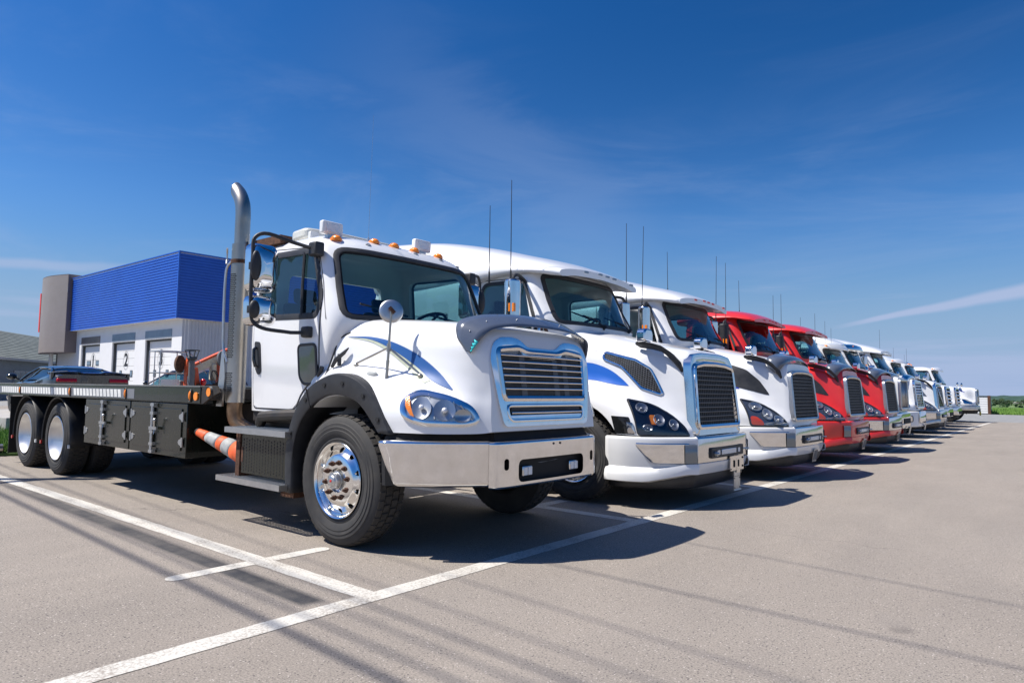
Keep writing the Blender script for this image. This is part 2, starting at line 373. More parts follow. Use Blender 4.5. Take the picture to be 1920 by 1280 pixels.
class Proj:
    """maps 2-D outlines onto a surface: side = (x,z) seen along y; front = (y,z) seen along x; diag = (u,z)"""
    def __init__(s, me, mode, ang=45): s.b = bvh_of(me) if not isinstance(me, BVHTree) else me; s.mode = mode; s.a = radians(ang)
    def __call__(s, p, off):
        if s.mode == 'side': return hit(s.b, (p[0], -1.5, p[1]), (0, 1, 0), off)
        if s.mode == 'front': return hit(s.b, (1.0, p[0], p[1]), (-1, 0, 0), off)
        if s.mode == 'top': return hit(s.b, (p[0], p[1], 4.0), (0, 0, -1), off)
        u = Vector((cos(s.a), sin(s.a), 0)); d = Vector((-sin(s.a), cos(s.a), 0))
        return hit(s.b, u*p[0]+Vector((0, 0, p[1]))-d*1.0, d, off)
    def fill(s, loop, off, thick=.0, rings=4, step=.06, mb=None, mi=0):
        loop = dens(loop, step); c = centroid(loop); mb = mb or MB(); rows = []
        if thick: rows.append([s(p, off-thick) for p in loop])
        for k in range(rings): rows.append([s(c.lerp(p, 1-k/rings), off) for p in loop])
        base = len(mb.v); mb.grid(rows, mi, closed=True); n = len(loop)
        ci = len(mb.v); mb.v.append(tuple(s(c, off))); e = base+(len(rows)-1)*n
        for i in range(n): mb.f.append((e+i, e+(i+1) % n, ci)); mb.m.append(mi)
        return mb
    def ring(s, loop, d0, d1, off, thick=.01, step=.06, mb=None, mi=0, mid=0):
        loop = dens(loop, step); i_ = grow(loop, d0); o_ = grow(loop, d1); mb = mb or MB()
        m_ = grow(loop, (d0+d1)/2)
        rows = [[s(p, off-thick) for p in i_], [s(p, off) for p in i_], [s(p, off+mid) for p in m_], [s(p, off) for p in o_], [s(p, off-thick) for p in o_]]
        return mb.grid(rows, mi, closed=True)
    def strip(s, A, B, off, thick=.0, n=30, m=4, mb=None, mi=0):
        A = spline([(a[0], a[1], 0) for a in A], 8); B = spline([(b[0], b[1], 0) for b in B], 8)
        def at(P, t): f = t*(len(P)-1); i = min(int(f), len(P)-2); return P[i].lerp(P[i+1], f-i)
        rows = []
        for i in range(n+1):
            a, b = at(A, i/n), at(B, i/n); r = [s(a.lerp(b, j/m), off) for j in range(m+1)]
            if thick: r = [s(a, off-thick)]+r+[s(b, off-thick)]
            rows.append(r)
        mb = mb or MB(); return mb.grid(rows, mi)
def wrap(path, prof, mb=None, mi=0, sub=1):
    """vertical profile [(z, outward)] swept along a plan path [(x,y)]"""
    P = [Vector((p[0], p[1])) for p in path]
    if sub > 1: P = [Vector((q.x, q.y)) for q in spline([(p.x, p.y, 0) for p in P], sub)]
    rows = []
    for (z, o) in prof:
        r = []
        for i, p in enumerate(P):
            t = (P[min(i+1, len(P)-1)]-P[max(i-1, 0)]).normalized(); n = Vector((t.y, -t.x)); r.append((p.x+n.x*o, p.y+n.y*o, z))
        rows.append(r)
    mb = mb or MB(); return mb.grid(rows, mi)
# ------------------------------------------------------------------ wheels (axis y, outer face towards -y, centre at the origin)
CACHE = {}
def tyre_me(w=.28, R=.525, ri=.295, detail=True, offroad=False):
    k = ('tyre', w, R, detail, offroad)
    if k in CACHE: return CACHE[k]
    mb = MB()
    prof = [(ri, .03), (ri+.012, .006), (ri+.03, .0), (ri+.045, .004), (R-.16, -.012), (R-.13, -.016), (R-.125, -.012), (R-.10, -.016), (R-.095, -.011), (R-.07, -.010), (R-.065, -.004), (R-.04, .004), (R-.018, .02),
            (R-.012, .035), (R-.012, w-.035), (R-.018, w-.02), (R-.1, w+.012), (ri+.03, w), (ri, w-.03)]
    mb.lathe(prof, 72 if detail else 36)
    if detail:
        nb = 46; rows = [(.018, .062), (.075, .128), (.141, .194), (.207, w-.018)]
        for j, (y0, y1) in enumerate(rows):
            for i in range(nb):
                t = 2*pi*(i+(.5 if j % 2 else 0))/nb; h = 2*pi/nb*(.40 if not offroad else .38)
                vs = []
                for (r, tt_, yy) in ((R-.014, -h, 0), (R-.014, h, 0), (R, -h*.86, 0), (R, h*.86, 0)):
                    for q in (y0, y1):
                        sk = (.35 if offroad else .12)*h*((q-y0)/(y1-y0)-.5)
                        rr = r-(.012 if (j in (0,) and q == y0 and r == R) or (j == 3 and q == y1 and r == R) else 0)
                        a = t+tt_+sk; vs.append((rr*cos(a), q, rr*sin(a)))
                mb.add(vs, [(0, 1, 5, 4), (4, 5, 7, 6), (6, 7, 3, 2), (2, 3, 1, 0), (0, 4, 6, 2), (1, 3, 7, 5)], 1)
    me = mb.mesh('tyre'); finish(me, [RUBBER, TREAD], True, 32); CACHE[k] = me; return me
def rim_me(mat):
    k = ('rim', mat.name)
    if k in CACHE: return CACHE[k]
    mb = MB(); prof = [(.292, .02), (.305, -.006), (.300, -.012), (.288, -.006), (.280, .012), (.274, .040), (.268, .050), (.258, .050), (.220, .022), (.205, .004), (.192, -.004), (.12, -.004), (.098, -.004), (.094, .02), (.092, .10)]
    mb.lathe(prof, 80)
    back = [(.08, .10), (.083, .035), (.105, .016), (.195, .016), (.213, .036), (.250, .066), (.268, .070), (.282, .055), (.289, .034)]
    mb.lathe(back, 80)
    n = 80; L = len(prof); L2 = L+len(back)
    for i in range(n):                                        # close the two ends
        j = (i+1) % n; mb.f.append((i, j, L2*n-n+j, L2*n-n+i)); mb.m.append(0)
        mb.f.append(((L-1)*n+i, (L-1)*n+j, L*n+j, L*n+i)); mb.m.append(0)
    me = mb.mesh('rim', merge=1e-5)
    cut = MB()
    for i in range(10):
        t = 2*pi*(i+.5)/10; c = (.2385*cos(t), 0, .2385*sin(t)); cut.cyl((c[0]-.0, -.1, c[2]), (c[0], .16, c[2]), .0225, n=20)
    r = boolean(me, [cut.mesh('c')]); r.materials.clear(); finish(r, mat, True, 40); CACHE[k] = r; return r
def cachemesh(key, fn, mat, ang=35, smooth=True):
    if key not in CACHE:
        me = fn().mesh(key if isinstance(key, str) else key[0]); finish(me, mat, smooth, ang); CACHE[key] = me
    return CACHE[key]
def nut_mb():
    mb = MB(); mb.cyl((0, -.004, 0), (0, -.012, 0), .021, n=12); mb.cyl((0, -.010, 0), (0, -.028, 0), .0155, .0145, n=6); mb.cyl((0, -.028, 0), (0, -.040, 0), .010, .008, n=8); return mb
def hub_mb():
    mb = MB(); mb.lathe([(.0, -.062), (.034, -.062), (.040, -.058), (.044, -.05), (.062, -.048), (.066, -.042), (.066, -.012), (.072, -.01), (.072, .04), (.09, .05), (.09, .09)], 28)
    for i in range(12):
        t = 2*pi*i/12; mb.cyl((.06*cos(t), -.052, .06*sin(t)), (.06*cos(t), -.04, .06*sin(t)), .005, n=6)
    return mb
def steer_wheel(parent, x, y, R=.525, near=True, detail=True, rimmat=None, lugs=True, name='front_wheel'):
    e = bpy.data.objects.new(name, None); COL.objects.link(e); e.parent = parent; e.location = (x, y, R); e.empty_display_size = .1
    if not near: e.rotation_euler = (0, 0, pi)
    newobj('tyre', tyre_me(R=R, detail=detail), e)
    newobj('rim', rim_me(rimmat or ALU), e)
    mb = MB(); mb.cyl((0, .10, 0), (0, .25, 0), .285, n=32)
    newobj('brake_drum', cachemesh('brake_drum', lambda: mb, CHASSIS), e)
    if detail:
        h = newobj('hub', cachemesh('hub', hub_mb, SATIN), e)
        mbr = MB(); mbr.cyl((0, -.066, 0), (0, -.060, 0), .011, n=16); newobj('hub_plug', cachemesh('hub_plug', lambda: mbr, REDL), e)
        if lugs:
            for i in range(10):
                t = 2*pi*i/10+.15; newobj('lug_nut', cachemesh('lug_nut', nut_mb, RUST), e, loc=(.142*cos(t), 0, .142*sin(t)))
    else: newobj('hub', cachemesh('hub', hub_mb, SATIN), e)
    return e
def dish_mb():
    mb = MB(); mb.lathe([(.305, .0), (.306, -.008), (.298, -.012), (.288, -.004), (.276, .022), (.20, .075), (.12, .115), (.05, .135), (.001, .14)], 56); return mb
def drive_wheel(parent, x, y, R=.505, near=True, dish=True, detail=False):
    e = bpy.data.objects.new('rear_wheel', None); COL.objects.link(e); e.parent = parent; e.location = (x, y, R); e.empty_display_size = .1
    if not near: e.rotation_euler = (0, 0, pi)
    newobj('tyre', tyre_me(R=R, detail=detail, offroad=True), e)
    o = newobj('inner_tyre', tyre_me(R=R, detail=detail, offroad=True), e, loc=(0, .33, 0))
    if dish: newobj('wheel_cover', cachemesh('dish', dish_mb, DISH), e)
    else: newobj('rim', rim_me(ALU), e)
    mb = MB(); mb.cyl((0, .15, 0), (0, .6, 0), .25, n=24); newobj('axle_drum', cachemesh('axle_drum', lambda: mb, CHASSIS), e)
    return e
def arc(c, r, a0, a1, n): return [(c[0]+r*cos(radians(a0+(a1-a0)*i/n)), c[1]+r*sin(radians(a0+(a1-a0)*i/n))) for i in range(n+1)]
def well_cutter(x, r, zc, yin=.62, yout=1.5):
    ms = []
    for s in (-1, 1):
        mb = MB(); mb.cyl((x, s*yin, zc), (x, s*yout, zc), r, n=48); ms.append(mb.mesh('w'))
    return ms
def prism_me(loop, axis, h0, h1):
    mb = MB(); mb.prism([(p.x, p.y) for p in loop], axis, h0, h1); return mb.mesh('p')
def cab_shell(levels, wins, rear=None, mat=WHITE, inset=.05, key=None):
    """levels: (z, x_front_centre, x_front_side, half_width, x_rear); returns (cut mesh, outer mesh)"""
    def lv(z, xc, xs, w, xr, i=0.0):
        z = z; xc -= i; xs -= i; w -= i; xr += i
        return [(xc, 0, z), (xc*.96+xs*.04, w*.35, z), (xc*.80+xs*.20, w*.68, z), (xc*.2+xs*.8, w*.93, z), (xs-.03, w*.985, z), (xs-.12, w, z), ((xs+xr)/2, w+.005, z), (xr+.12, w, z), (xr+.03, w-.03, z), (xr, w-.12, z), (xr, w*.4, z), (xr, 0, z)]
    out = loft([lv(*l) for l in levels], 4, 4)
    om = out.mesh('cab_outer')
    inn = [l for l in levels]; inn2 = []
    for i, l in enumerate(inn):
        z = l[0]+(inset if i == 0 else 0)-(inset if i >= len(inn)-1 else inset*(.8 if i >= len(inn)-2 else 0)); inn2.append(lv(z, *l[1:], i=inset))
    im = loft(inn2, 4, 4).mesh('cab_inner')
    for p in im.polygons: p.material_index = 1
    # join as nested shells
    bm = bmesh.new(); bm.from_mesh(im); bmesh.ops.reverse_faces(bm, faces=bm.faces); bm.from_mesh(om); sh = bpy.data.meshes.new('cab_shell'); bm.to_mesh(sh); bm.free()
    r = boolean(sh, wins); return r, om
def set_mats(me, mats, ang=35):
    me = me.copy(); me.materials.clear(); finish(me, mats, True, ang); return me
def interior(t, xw, zc, w, xr, floor=1.1, dark=None, wheel_y=.5):
    mb = MB(); mb.prism([(xw-.18, zc-.06), (xw-.22, zc+.0), (xw-.34, zc+.035), (xw-.45, zc-.02), (xw-.48, zc-.2), (xw-.4, zc-.6), (xw-.25, zc-.6)], 'y', -w+.10, w-.10)
    mb.obj('dashboard', dark or INTM, t, bev=.02)
    for s in (-1, 1):
        sm = MB(); sm.box(xw-1.25, xw-.75, s*.5-.24, s*.5+.24, zc-.62, zc-.45); sm.obox((xw-1.27, s*.5, zc-.12), (.055, 0, 0), (0, .23, 0), (-.04, 0, .37)); sm.obox((xw-1.3, s*.5, zc+.33), (.04, 0, 0), (0, .13, 0), (-.01, 0, .08))
        sm.obj('seat', SEATM, t, bev=.04, seg=3)
    sw = MB(); c = Vector((xw-.52, wheel_y, zc+.08)); ax = Vector((-.55, 0, .83)).normalized(); a = Vector((0, 1, 0)); b = ax.cross(a)
    sw.tube([c+a*(.21*cos(k*2*pi/28))+b*(.21*sin(k*2*pi/28)) for k in range(29)], .016, 8, cap=False)
    for k in (.3, 2.84, 4.7): sw.tube([c, c+a*(.2*cos(k))+b*(.2*sin(k))], .014, 6)
    sw.cyl(c-ax*.03, c+ax*.02, .05, n=14); sw.cyl(c-ax*.35, c-ax*.02, .035, n=10); sw.obj('steering_wheel', BLACKP, t)
def wiper(t, base, tip, blade0, blade1):
    mb = MB(); mb.tube([base, Vector(base).lerp(Vector(tip), .5)+Vector((.03, 0, .02)), tip], .008, 6); mb.tube([blade0, blade1], .010, 5); mb.cyl(Vector(base)+Vector((-.03, 0, -.02)), Vector(base)+Vector((.02, 0, .03)), .022, n=10)
    mb.obj('wiper', BLACKP, t)
def antenna(t, x, y, z0, z1, lean=(0, 0), col=None, r=.0065, base=.1):
    mb = MB(); mb.tube([(x, y, z0), (x+lean[0], y+lean[1], z1)], r, 6, rs=[r, r*.6]); mb.cyl((x, y, z0-.04), (x, y, z0+base), .014, .010, n=8); mb.obj('antenna', col or BLACKP, t)
def frame_rails(t, x0, x1, z=.75, tank=True):
    mb = MB()
    for s in (-1, 1): mb.box(x1, x0, s*.43-.04, s*.43+.04, z-.14, z+.14)
    for k in range(5): xx = x0+(x1-x0)*(k+.5)/5; mb.box(xx-.06, xx+.06, -.43, .43, z-.1, z+.08)
    mb.obj('chassis_frame', CHASSIS, t)
    mb = MB(); mb.box(-1.75, -.45, -.38, .38, .60, 1.15); mb.box(-2.6, -1.5, -.25, .25, .55, .9); mb.cyl((-1.27, -.95, .5), (-1.27, .95, .5), .07, n=12)
    mb.box(-1.9, -.6, -.62, -.44, .58, .7); mb.box(-1.9, -.6, .44, .62, .58, .7); mb.obj('engine_block', CHASSIS, t)
    if tank:
        for s in (-1, 1):
            m2 = MB(); m2.cyl((-3.2, s*.82, .66), (-2.1, s*.82, .66), .3, n=28); m2.obj('fuel_tank', SATIN, t)
def panel_lamp(mb, c, n, r, dep=.02): mb.cyl(Vector(c), Vector(c)+Vector(n)*dep, r, r*.85, n=18)

# ------------------------------------------------------------------ TRUCK 1: white medium-duty rollback
def rollback():
    T = empty('rollback_truck', 'white truck with black flatbed, tall steel exhaust stack and chrome bumper, nearest of all', 'truck', (0.02, 1.75, 0))
    # hood ----------------------------------------------------------
    S_ = []
    def sec(x, pts, lean=0.0):
        return [(x-lean*max(0, z-.95), y, z) for (y, z) in pts]
    S_.append(sec(-1.95, [(0, 1.86), (.48, 1.85), (.80, 1.81), (.93, 1.70), (.96, 1.57), (.975, 1.47), (.98, 1.38), (1.0, 1.25), (1.0, 1.1), (1.0, .92)]))
    S_.append(sec(-1.62, [(0, 1.905), (.50, 1.89), (.80, 1.835), (.92, 1.71), (.95, 1.57), (.965, 1.46), (1.04, 1.38), (1.115, 1.25), (1.15, 1.1), (1.15, .92)]))
    S_.append(sec(-1.30, [(0, 1.89), (.48, 1.875), (.775, 1.825), (.89, 1.70), (.92, 1.56), (.94, 1.455), (1.04, 1.405), (1.13, 1.30), (1.165, 1.1), (1.165, .92)]))
    S_.append(sec(-.95, [(0, 1.865), (.46, 1.85), (.745, 1.805), (.855, 1.68), (.885, 1.54), (.91, 1.435), (1.02, 1.37), (1.12, 1.26), (1.16, 1.1), (1.16, .93)]))
    S_.append(sec(-.62, [(0, 1.83), (.44, 1.82), (.72, 1.78), (.82, 1.655), (.845, 1.51), (.875, 1.39), (.97, 1.30), (1.085, 1.20), (1.135, 1.08), (1.13, .935)]))
    S_.append(sec(-.36, [(0, 1.80), (.42, 1.79), (.695, 1.75), (.785, 1.625), (.80, 1.48), (.82, 1.35), (.87, 1.255), (.97, 1.17), (1.03, 1.07), (1.04, .935)]))
    S_.append(sec(-.20, [(0, 1.775), (.40, 1.765), (.665, 1.725), (.745, 1.60), (.755, 1.46), (.76, 1.33), (.79, 1.225), (.86, 1.14), (.89, 1.05), (.90, .935)], .03))
    S_.append(sec(-.08, [(0, 1.75), (.38, 1.74), (.63, 1.69), (.70, 1.57), (.705, 1.44), (.70, 1.31), (.70, 1.21), (.725, 1.12), (.74, 1.04), (.74, .94)], .10))
    S_.append(sec(-.035, [(0, 1.705), (.36, 1.70), (.60, 1.655), (.67, 1.54), (.675, 1.42), (.67, 1.30), (.67, 1.20), (.68, 1.12), (.69, 1.04), (.69, .95)], .12))
    hm = loft(S_, 4, 4).mesh('hood')
    raw = hm.copy()
    hm2 = boolean(hm, well_cutter(-1.27, .70, .50, .66))
    hood = newobj('hood', set_mats(hm2, [WHITE], 40), T)
    ps = Proj(raw, 'side'); pf = Proj(raw, 'front'); pd = Proj(ps.b, 'diag')
    # fender flare
    fo = spline([(-1.985, .36, 0), (-1.99, .75, 0), (-1.90, 1.02, 0), (-1.70, 1.25, 0), (-1.45, 1.36, 0), (-1.2, 1.375, 0), (-.95, 1.29, 0), (-.76, 1.12, 0), (-.62, .925, 0)], 6)
    fi = spline([(-1.87, .36, 0), (-1.87, .72, 0), (-1.79, .94, 0), (-1.63, 1.10, 0), (-1.43, 1.19, 0), (-1.2, 1.20, 0), (-.99, 1.14, 0), (-.84, 1.02, 0), (-.745, .925, 0)], 6)
    mb = MB(); rows = []
    for a, b in zip(fo, fi):
        rows.append([(a.x, -1.0, a.y), (a.x, -1.15, a.y), (a.x*.93+b.x*.07, -1.175, a.y*.93+b.y*.07), (b.x*.93+a.x*.07, -1.185, b.y*.93+a.y*.07), (b.x, -1.178, b.y), (b.x, -1.15, b.y), (b.x*1.0, -.80, b.y)])
    mb.grid(rows); fl = mb.obj('fender_flare', BLACKP, T, solid=.012, ang=50); fl2 = mirror(fl)
    for i in (9, 17, 24, 30, 37, 44):
        mb = MB(); p = fo[i].lerp(fi[i], .45); mb.cyl((p.x, -1.186, p.y), (p.x, -1.19, p.y), .018, n=12); mb.obj('flare_bolt', BLACKM, fl)
    mb = MB(); p, q = fo[18], fi[18]; mb.obox(((p.x+q.x)/2, -1.182, (p.y+q.y)/2), ((p.x-q.x)*.5, 0, (p.y-q.y)*.5), (0, .006, 0), (.004, 0, -.004)); mb.obj('flare_joint', BLACKM, T)
    mb = MB(); mb.lathe([(.705, 0), (.70, .45)], 40, 'y', (-1.27, -1.10, .50), a0=radians(14), a1=radians(192)); mb.prism(arc((-1.27, .50), .70, 18, 162, 30), 'y', -.66, -.655); o = mb.obj('wheel_well', CHASSIS, T); mirror(o)
    # hood side line, vent recess, seam
    # swoosh decals
    bt = [(-1.50, 1.70), (-1.22, 1.69), (-.95, 1.635), (-.66, 1.52), (-.44, 1.38), (-.31, 1.265)]
    bb = [(-1.50, 1.697), (-1.20, 1.664), (-.95, 1.575), (-.70, 1.45), (-.50, 1.33), (-.31, 1.255)]
    cb = [(-1.52, 1.695), (-1.20, 1.643), (-.96, 1.54), (-.80, 1.445), (-.64, 1.355), (-.53, 1.305)]
    o = ps.strip(bt, bb, .004, n=40, m=4).obj('blue_swoosh', BLUEDEC, T); mirror(o)
    o = ps.strip([(a[0], a[1]-.004) for a in bb[:5]]+[(-.50, 1.325)], cb, .004, n=40, m=4).obj('pale_swoosh', CREAMDEC, T); mirror(o)
    mb = MB(); pts = [ps((x, z), .002) for x, z in [(-1.63, 1.18), (-1.635, 1.4), (-1.63, 1.6), (-1.60, 1.68), (-1.5, 1.74)]]; mb.tube(spline(pts, 4), .008, 6); mb.obj('hood_seam', BLACKP, T)
    # headlights
    loop = rpoly([(-1.185, 1.165), (-1.175, 1.055), (-1.04, 1.005), (-.70, 1.0), (-.605, 1.03), (-.66, 1.125), (-.83, 1.20), (-1.06, 1.245)], .09, 5)
    inn = grow(loop, -.028)
    for m_, nm, mt, f in ((0, 'headlight', BLACKG, lambda: pd.fill(inn, .004, rings=5, step=.02)),):
        hl = f().obj(nm, LSILV, T)
        bz = pd.ring(loop, -.028, .012, .014, .016, step=.02, mid=.006).obj('bezel', CHROME, hl)
        rf = MB()
        def pod(u, z, ru, rz, mi=0, dep=.045, off=.006):
            c = pd((u, z), off); d = Vector((sin(radians(45)), -cos(radians(45)), 0)); a = Vector((cos(radians(45)), sin(radians(45)), 0)); rows = []
            for k in range(7):
                f_ = k/6; rows.append([pd((u+ru*f_*cos(t*2*pi/24), z+rz*f_*sin(t*2*pi/24)), .006+.020*f_*f_) for t in range(24)])
            rf.grid(rows, mi, closed=True)
        for a_ in ((-1.03, 1.115, .070, .075), (-.865, 1.10, .080, .070), (-.735, 1.065, .06, .045)): rf = MB(); pod(*a_); rf.obj('reflector', LSILV, hl, fix=False)
        bl = MB(); b1 = pd((-.865, 1.10), .03); bl.ball(b1, .022, .022, .022); b1 = pd((-1.03, 1.115), .03); bl.ball(b1, .02, .02, .02); bl.obj('bulb', LAMPW, hl)
        dv = MB()
        for (u0, z0, u1, z1) in ((-.985, 1.215, -.935, 1.04), (-.80, 1.165, -.775, 1.03), (-.75, 1.14, -.66, 1.035)):
            a_, b_ = pd((u0, z0), .012), pd((u1, z1), .012); dv.tube([a_, b_], .007, 6)
        dv.obj('reflector_divider', SATIN, hl)
        am = pd.strip([(-1.15, 1.185), (-1.15, 1.13), (-1.11, 1.065)], [(-1.125, 1.20), (-1.11, 1.13), (-1.08, 1.055)], .022, .01, n=8, m=2).obj('amber_marker', AMBER, hl)
        ln = pd.fill(grow(loop, -.027), .030, .022, rings=5, step=.02).obj('lens', LENS, hl)
        hl2 = newobj('headlight', mirror_me(hl.data), T)
        for ch in (bz, am, ln): newobj(ch.name.split('.')[0], mirror_me(ch.data), hl2)
    # small oval marker on the fender
    c = ps((-1.02, 1.375), .0); mb = MB(); mb.ball((c.x, c.y-.0, c.z), .065, .02, .03); mb.obj('oval_marker', CLEARP, T)
    # grille -----------------------------------------------------
    mb = MB(); X0 = -.035
    def gx(z): return X0-.14*max(0, z-.95)
    out = [(-.66, 1.50), (-.62, 1.62), (-.52, 1.672), (-.36, 1.68), (-.27, 1.66), (-.19, 1.605), (.19, 1.605), (.27, 1.66), (.36, 1.68), (.52, 1.672), (.62, 1.62), (.66, 1.50), (.60, 1.15), (.56, .985), (-.56, .985), (-.60, 1.15)]
    ol = dens(rpoly(out, .05, 4), .03)
    def frame(name, loop, i0, i1, dx, thick, mat, prof=0.012):
        mb = MB(); a_ = grow(loop, i0); b_ = grow(loop, i1); c_ = grow(loop, (i0+i1)/2)
        mk = lambda L, o: [(gx(p.y)+o, p.x, p.y) for p in L]
        mb.grid([mk(a_, dx-thick), mk(a_, dx), mk(c_, dx+prof), mk(b_, dx), mk(b_, dx-thick)], closed=True)
        return mb.obj(name, mat, T, ang=50)
    frame('grille_surround', ol, -.085, 0.0, .022, .17, CHROME, .003)
    topl = dens(rpoly([(-.575, 1.585), (-.31, 1.612), (-.21, 1.58), (.21, 1.58), (.31, 1.612), (.575, 1.585), (.548, 1.22), (.525, 1.19), (-.525, 1.19), (-.548, 1.22)], .05, 4), .03)
    frame('grille_frame', topl, -.03, .012, .032, .07, CHROME, .010)
    botl = dens(rpoly([(-.515, 1.145), (.515, 1.145), (.49, 1.03), (-.49, 1.03)], .05, 4), .03)
    frame('lower_grille_frame', botl, -.012, .014, .026, .06, CHROME, .006)
    mb = MB(); mb.grid([[(gx(z)+.012, y*(.54+.08*(z-1.0)/.6), z) for y in (-1, 1)] for z in (1.0, 1.615)]); mb.grid([[(gx(z)+.024, y, z) for y in (-.54, .54)] for z in (1.15, 1.19)], 1)
    mb.obj('grille_panel', [BLACKM, CHROME], T)
    for i in range(6):
        z = 1.535-.052*i-(.0); mb = MB(); w = .548-.005*i; x = gx(z)+.042
        mb.tube([(x-.01, -w, z), (x+.012, -w*.5, z), (x+.016, 0, z), (x+.012, w*.5, z), (x-.01, w, z)], .0095, 8); mb.obj('grille_bar', CHROME_D, T)
    mb = MB(); x = gx(1.09)+.032; mb.tube([(x, -.48, 1.09), (x+.012, 0, 1.09), (x, .48, 1.09)], .009, 8); mb.obj('grille_bar', CHROME_D, T)
    mb = MB()
    for i in range(40):
        z = 1.205+i*.0092; mb.box(gx(z)+.015, gx(z)+.018, -.535, .535, z, z+.0035)
    for y in (-.28, .16, .30): mb.add([(gx(1.2)+.021, y-.035, 1.2), (gx(1.2)+.021, y+.035, 1.2), (gx(1.57)+.021, y+.035, 1.57), (gx(1.57)+.021, y-.035, 1.57)], [(0, 1, 2, 3)])
    for i in range(10): z = 1.04+i*.0105; mb.box(gx(z)+.015, gx(z)+.018, -.46, .46, z, z+.004)
    mb.obj('radiator_core', GREYP, T, kind='stuff', smooth=False)
    # hood shield (smoked deflector)
    pt = Proj(ps.b, 'top'); mb = MB(); rows = []
    hb_ = [(-.19, -.775, 1.535), (-.145, -.748, 1.61), (-.095, -.675, 1.705), (-.075, -.45, 1.76), (-.065, 0, 1.78)]; ht_ = [(-.225, -.785, 1.55), (-.315, -.80, 1.67), (-.335, -.765, 1.78), (-.285, -.63, 1.838), (-.235, -.40, 1.868), (-.215, 0, 1.884)]
    base = spline(hb_+[(p_[0], -p_[1], p_[2]) for p_ in hb_[-2::-1]], 10); topc = spline(ht_+[(p_[0], -p_[1], p_[2]) for p_ in ht_[-2::-1]], 8)
    for a_, b_ in zip(base, topc):
        mid_ = a_.lerp(b_, .5)+Vector((.004, 0, .003)); rows.append([a_, a_.lerp(mid_, .5), mid_, mid_.lerp(b_, .5), b_])
    mb.grid(rows); sh = mb.obj('hood_deflector', SMOKE, T, solid=.006, ang=60)
    for i in (14, 24, 34, 46, 56, 66):
        mb = MB(); p = rows[i][2]; mb.ball((p[0]+.006, p[1], p[2]), .006, .006, .006, 8, 6); mb.obj('shield_rivet', SATIN, sh)
    mb = MB(); L = [rows[k] for k in range(1, 12)]; mb.grid([[Vector(r[0]).lerp(Vector(r[1]), t)+Vector((.012, -.012, .0)) for t in (0, .6+.25*math.sin(i*2.1))] for i, r in enumerate(L)])
    mb.obj('tape_scrap', TEAL, sh, solid=.002)
    # bumper ------------------------------------------------------
    P = [(-.72, -1.20), (-.60, -1.19), (-.30, -.99), (-.09, -.745), (-.045, -.685), (-.01, -.665), (.0, -.62), (.015, 0), (.0, .62), (-.01, .665), (-.045, .685), (-.09, .745), (-.30, .99), (-.60, 1.19), (-.72, 1.20)]
    def bpath(P, sc): return P
    near = [(-.70, -1.225), (-.64, -1.225), (-.52, -1.155), (-.30, -.97), (-.10, -.735), (-.054, -.688)]
    prof = [(.885, -.10), (.885, -.03), (.88, -.012), (.868, 0), (.862, .001), (.858, .001), (.853, .001), (.70, .001), (.58, .001), (.575, .001), (.565, -.002), (.548, -.015), (.54, -.05)]
    sp_ = spline([(x, y, 0) for x, y in near], 8); cum = [0]
    for i in range(1, len(sp_)): cum.append(cum[-1]+(sp_[i]-sp_[i-1]).length)
    rows = []
    for z, o_ in prof:                                        # the lower outside corner is cut back along the curve
        s0 = .17*max(0, min(1, (.885-z)/.34)); r = []
        for j in range(36):
            q = s0+(cum[-1]-s0)*j/35; i = max(k for k in range(len(cum)) if cum[k] <= q+1e-9); i = min(i, len(cum)-2); f = (q-cum[i])/(cum[i+1]-cum[i]); p = sp_[i].lerp(sp_[i+1], f); t = (sp_[i+1]-sp_[i]).normalized(); r.append((p.x+t.y*o_, p.y-t.x*o_, z))
        rows.append(r)
    mb = MB(); mb.grid(rows)
    be = mb.obj('bumper_end', CHROME, T, solid=.008, ang=60, soff=-1); mirror(be)
    cen = [(-.055, -.695), (-.01, -.665), (.012, -.60), (.022, -.3), (.026, 0), (.022, .3), (.012, .60), (-.01, .665), (-.055, .695)]
    mb = MB(); wrap(cen, [(.880, -.10), (.880, -.03), (.874, -.008), (.864, 0), (.858, .001), (.854, .001), (.850, .001), (.70, .001), (.55, .001), (.545, .001), (.545, 0), (.530, -.01), (.525, -.05)], mb, sub=4)
    bme = mb.mesh('bumper_centre'); tmp = bpy.data.objects.new('tmp', bme); COL.objects.link(tmp); q = tmp.modifiers.new('s', 'SOLIDIFY'); q.thickness = .01; q.offset = -1
    dg = bpy.context.evaluated_depsgraph_get(); dg.update(); bs = bpy.data.meshes.new_from_object(tmp.evaluated_get(dg)); bpy.data.objects.remove(tmp)
    slot = prism_me(rpoly([(-.44, .735), (.44, .735), (.44, .565), (-.44, .565)], .055), 'x', -.2, .2)
    h1 = prism_me(rpoly([(-.60, .75), (-.55, .75), (-.55, .665), (-.60, .665)], .025), 'x', -.2, .2); h2 = prism_me(rpoly([(.60, .75), (.55, .75), (.55, .665), (.60, .665)], .025), 'x', -.2, .2)
    bs = boolean(bs, [slot, h1, h2])
    newobj('bumper_centre', set_mats(bs, [CHROME], 50), T)
    mb = MB(); wrap(near+[(y_[0], y_[1]) for y_ in cen]+[(x_, -y_) for x_, y_ in near[::-1]], [(.50, -.5), (.545, -.06), (.70, -.05), (.86, -.05), (.955, -.12), (.955, -.5)], mb); mb.obj('bumper_backing', BLACKM, T)
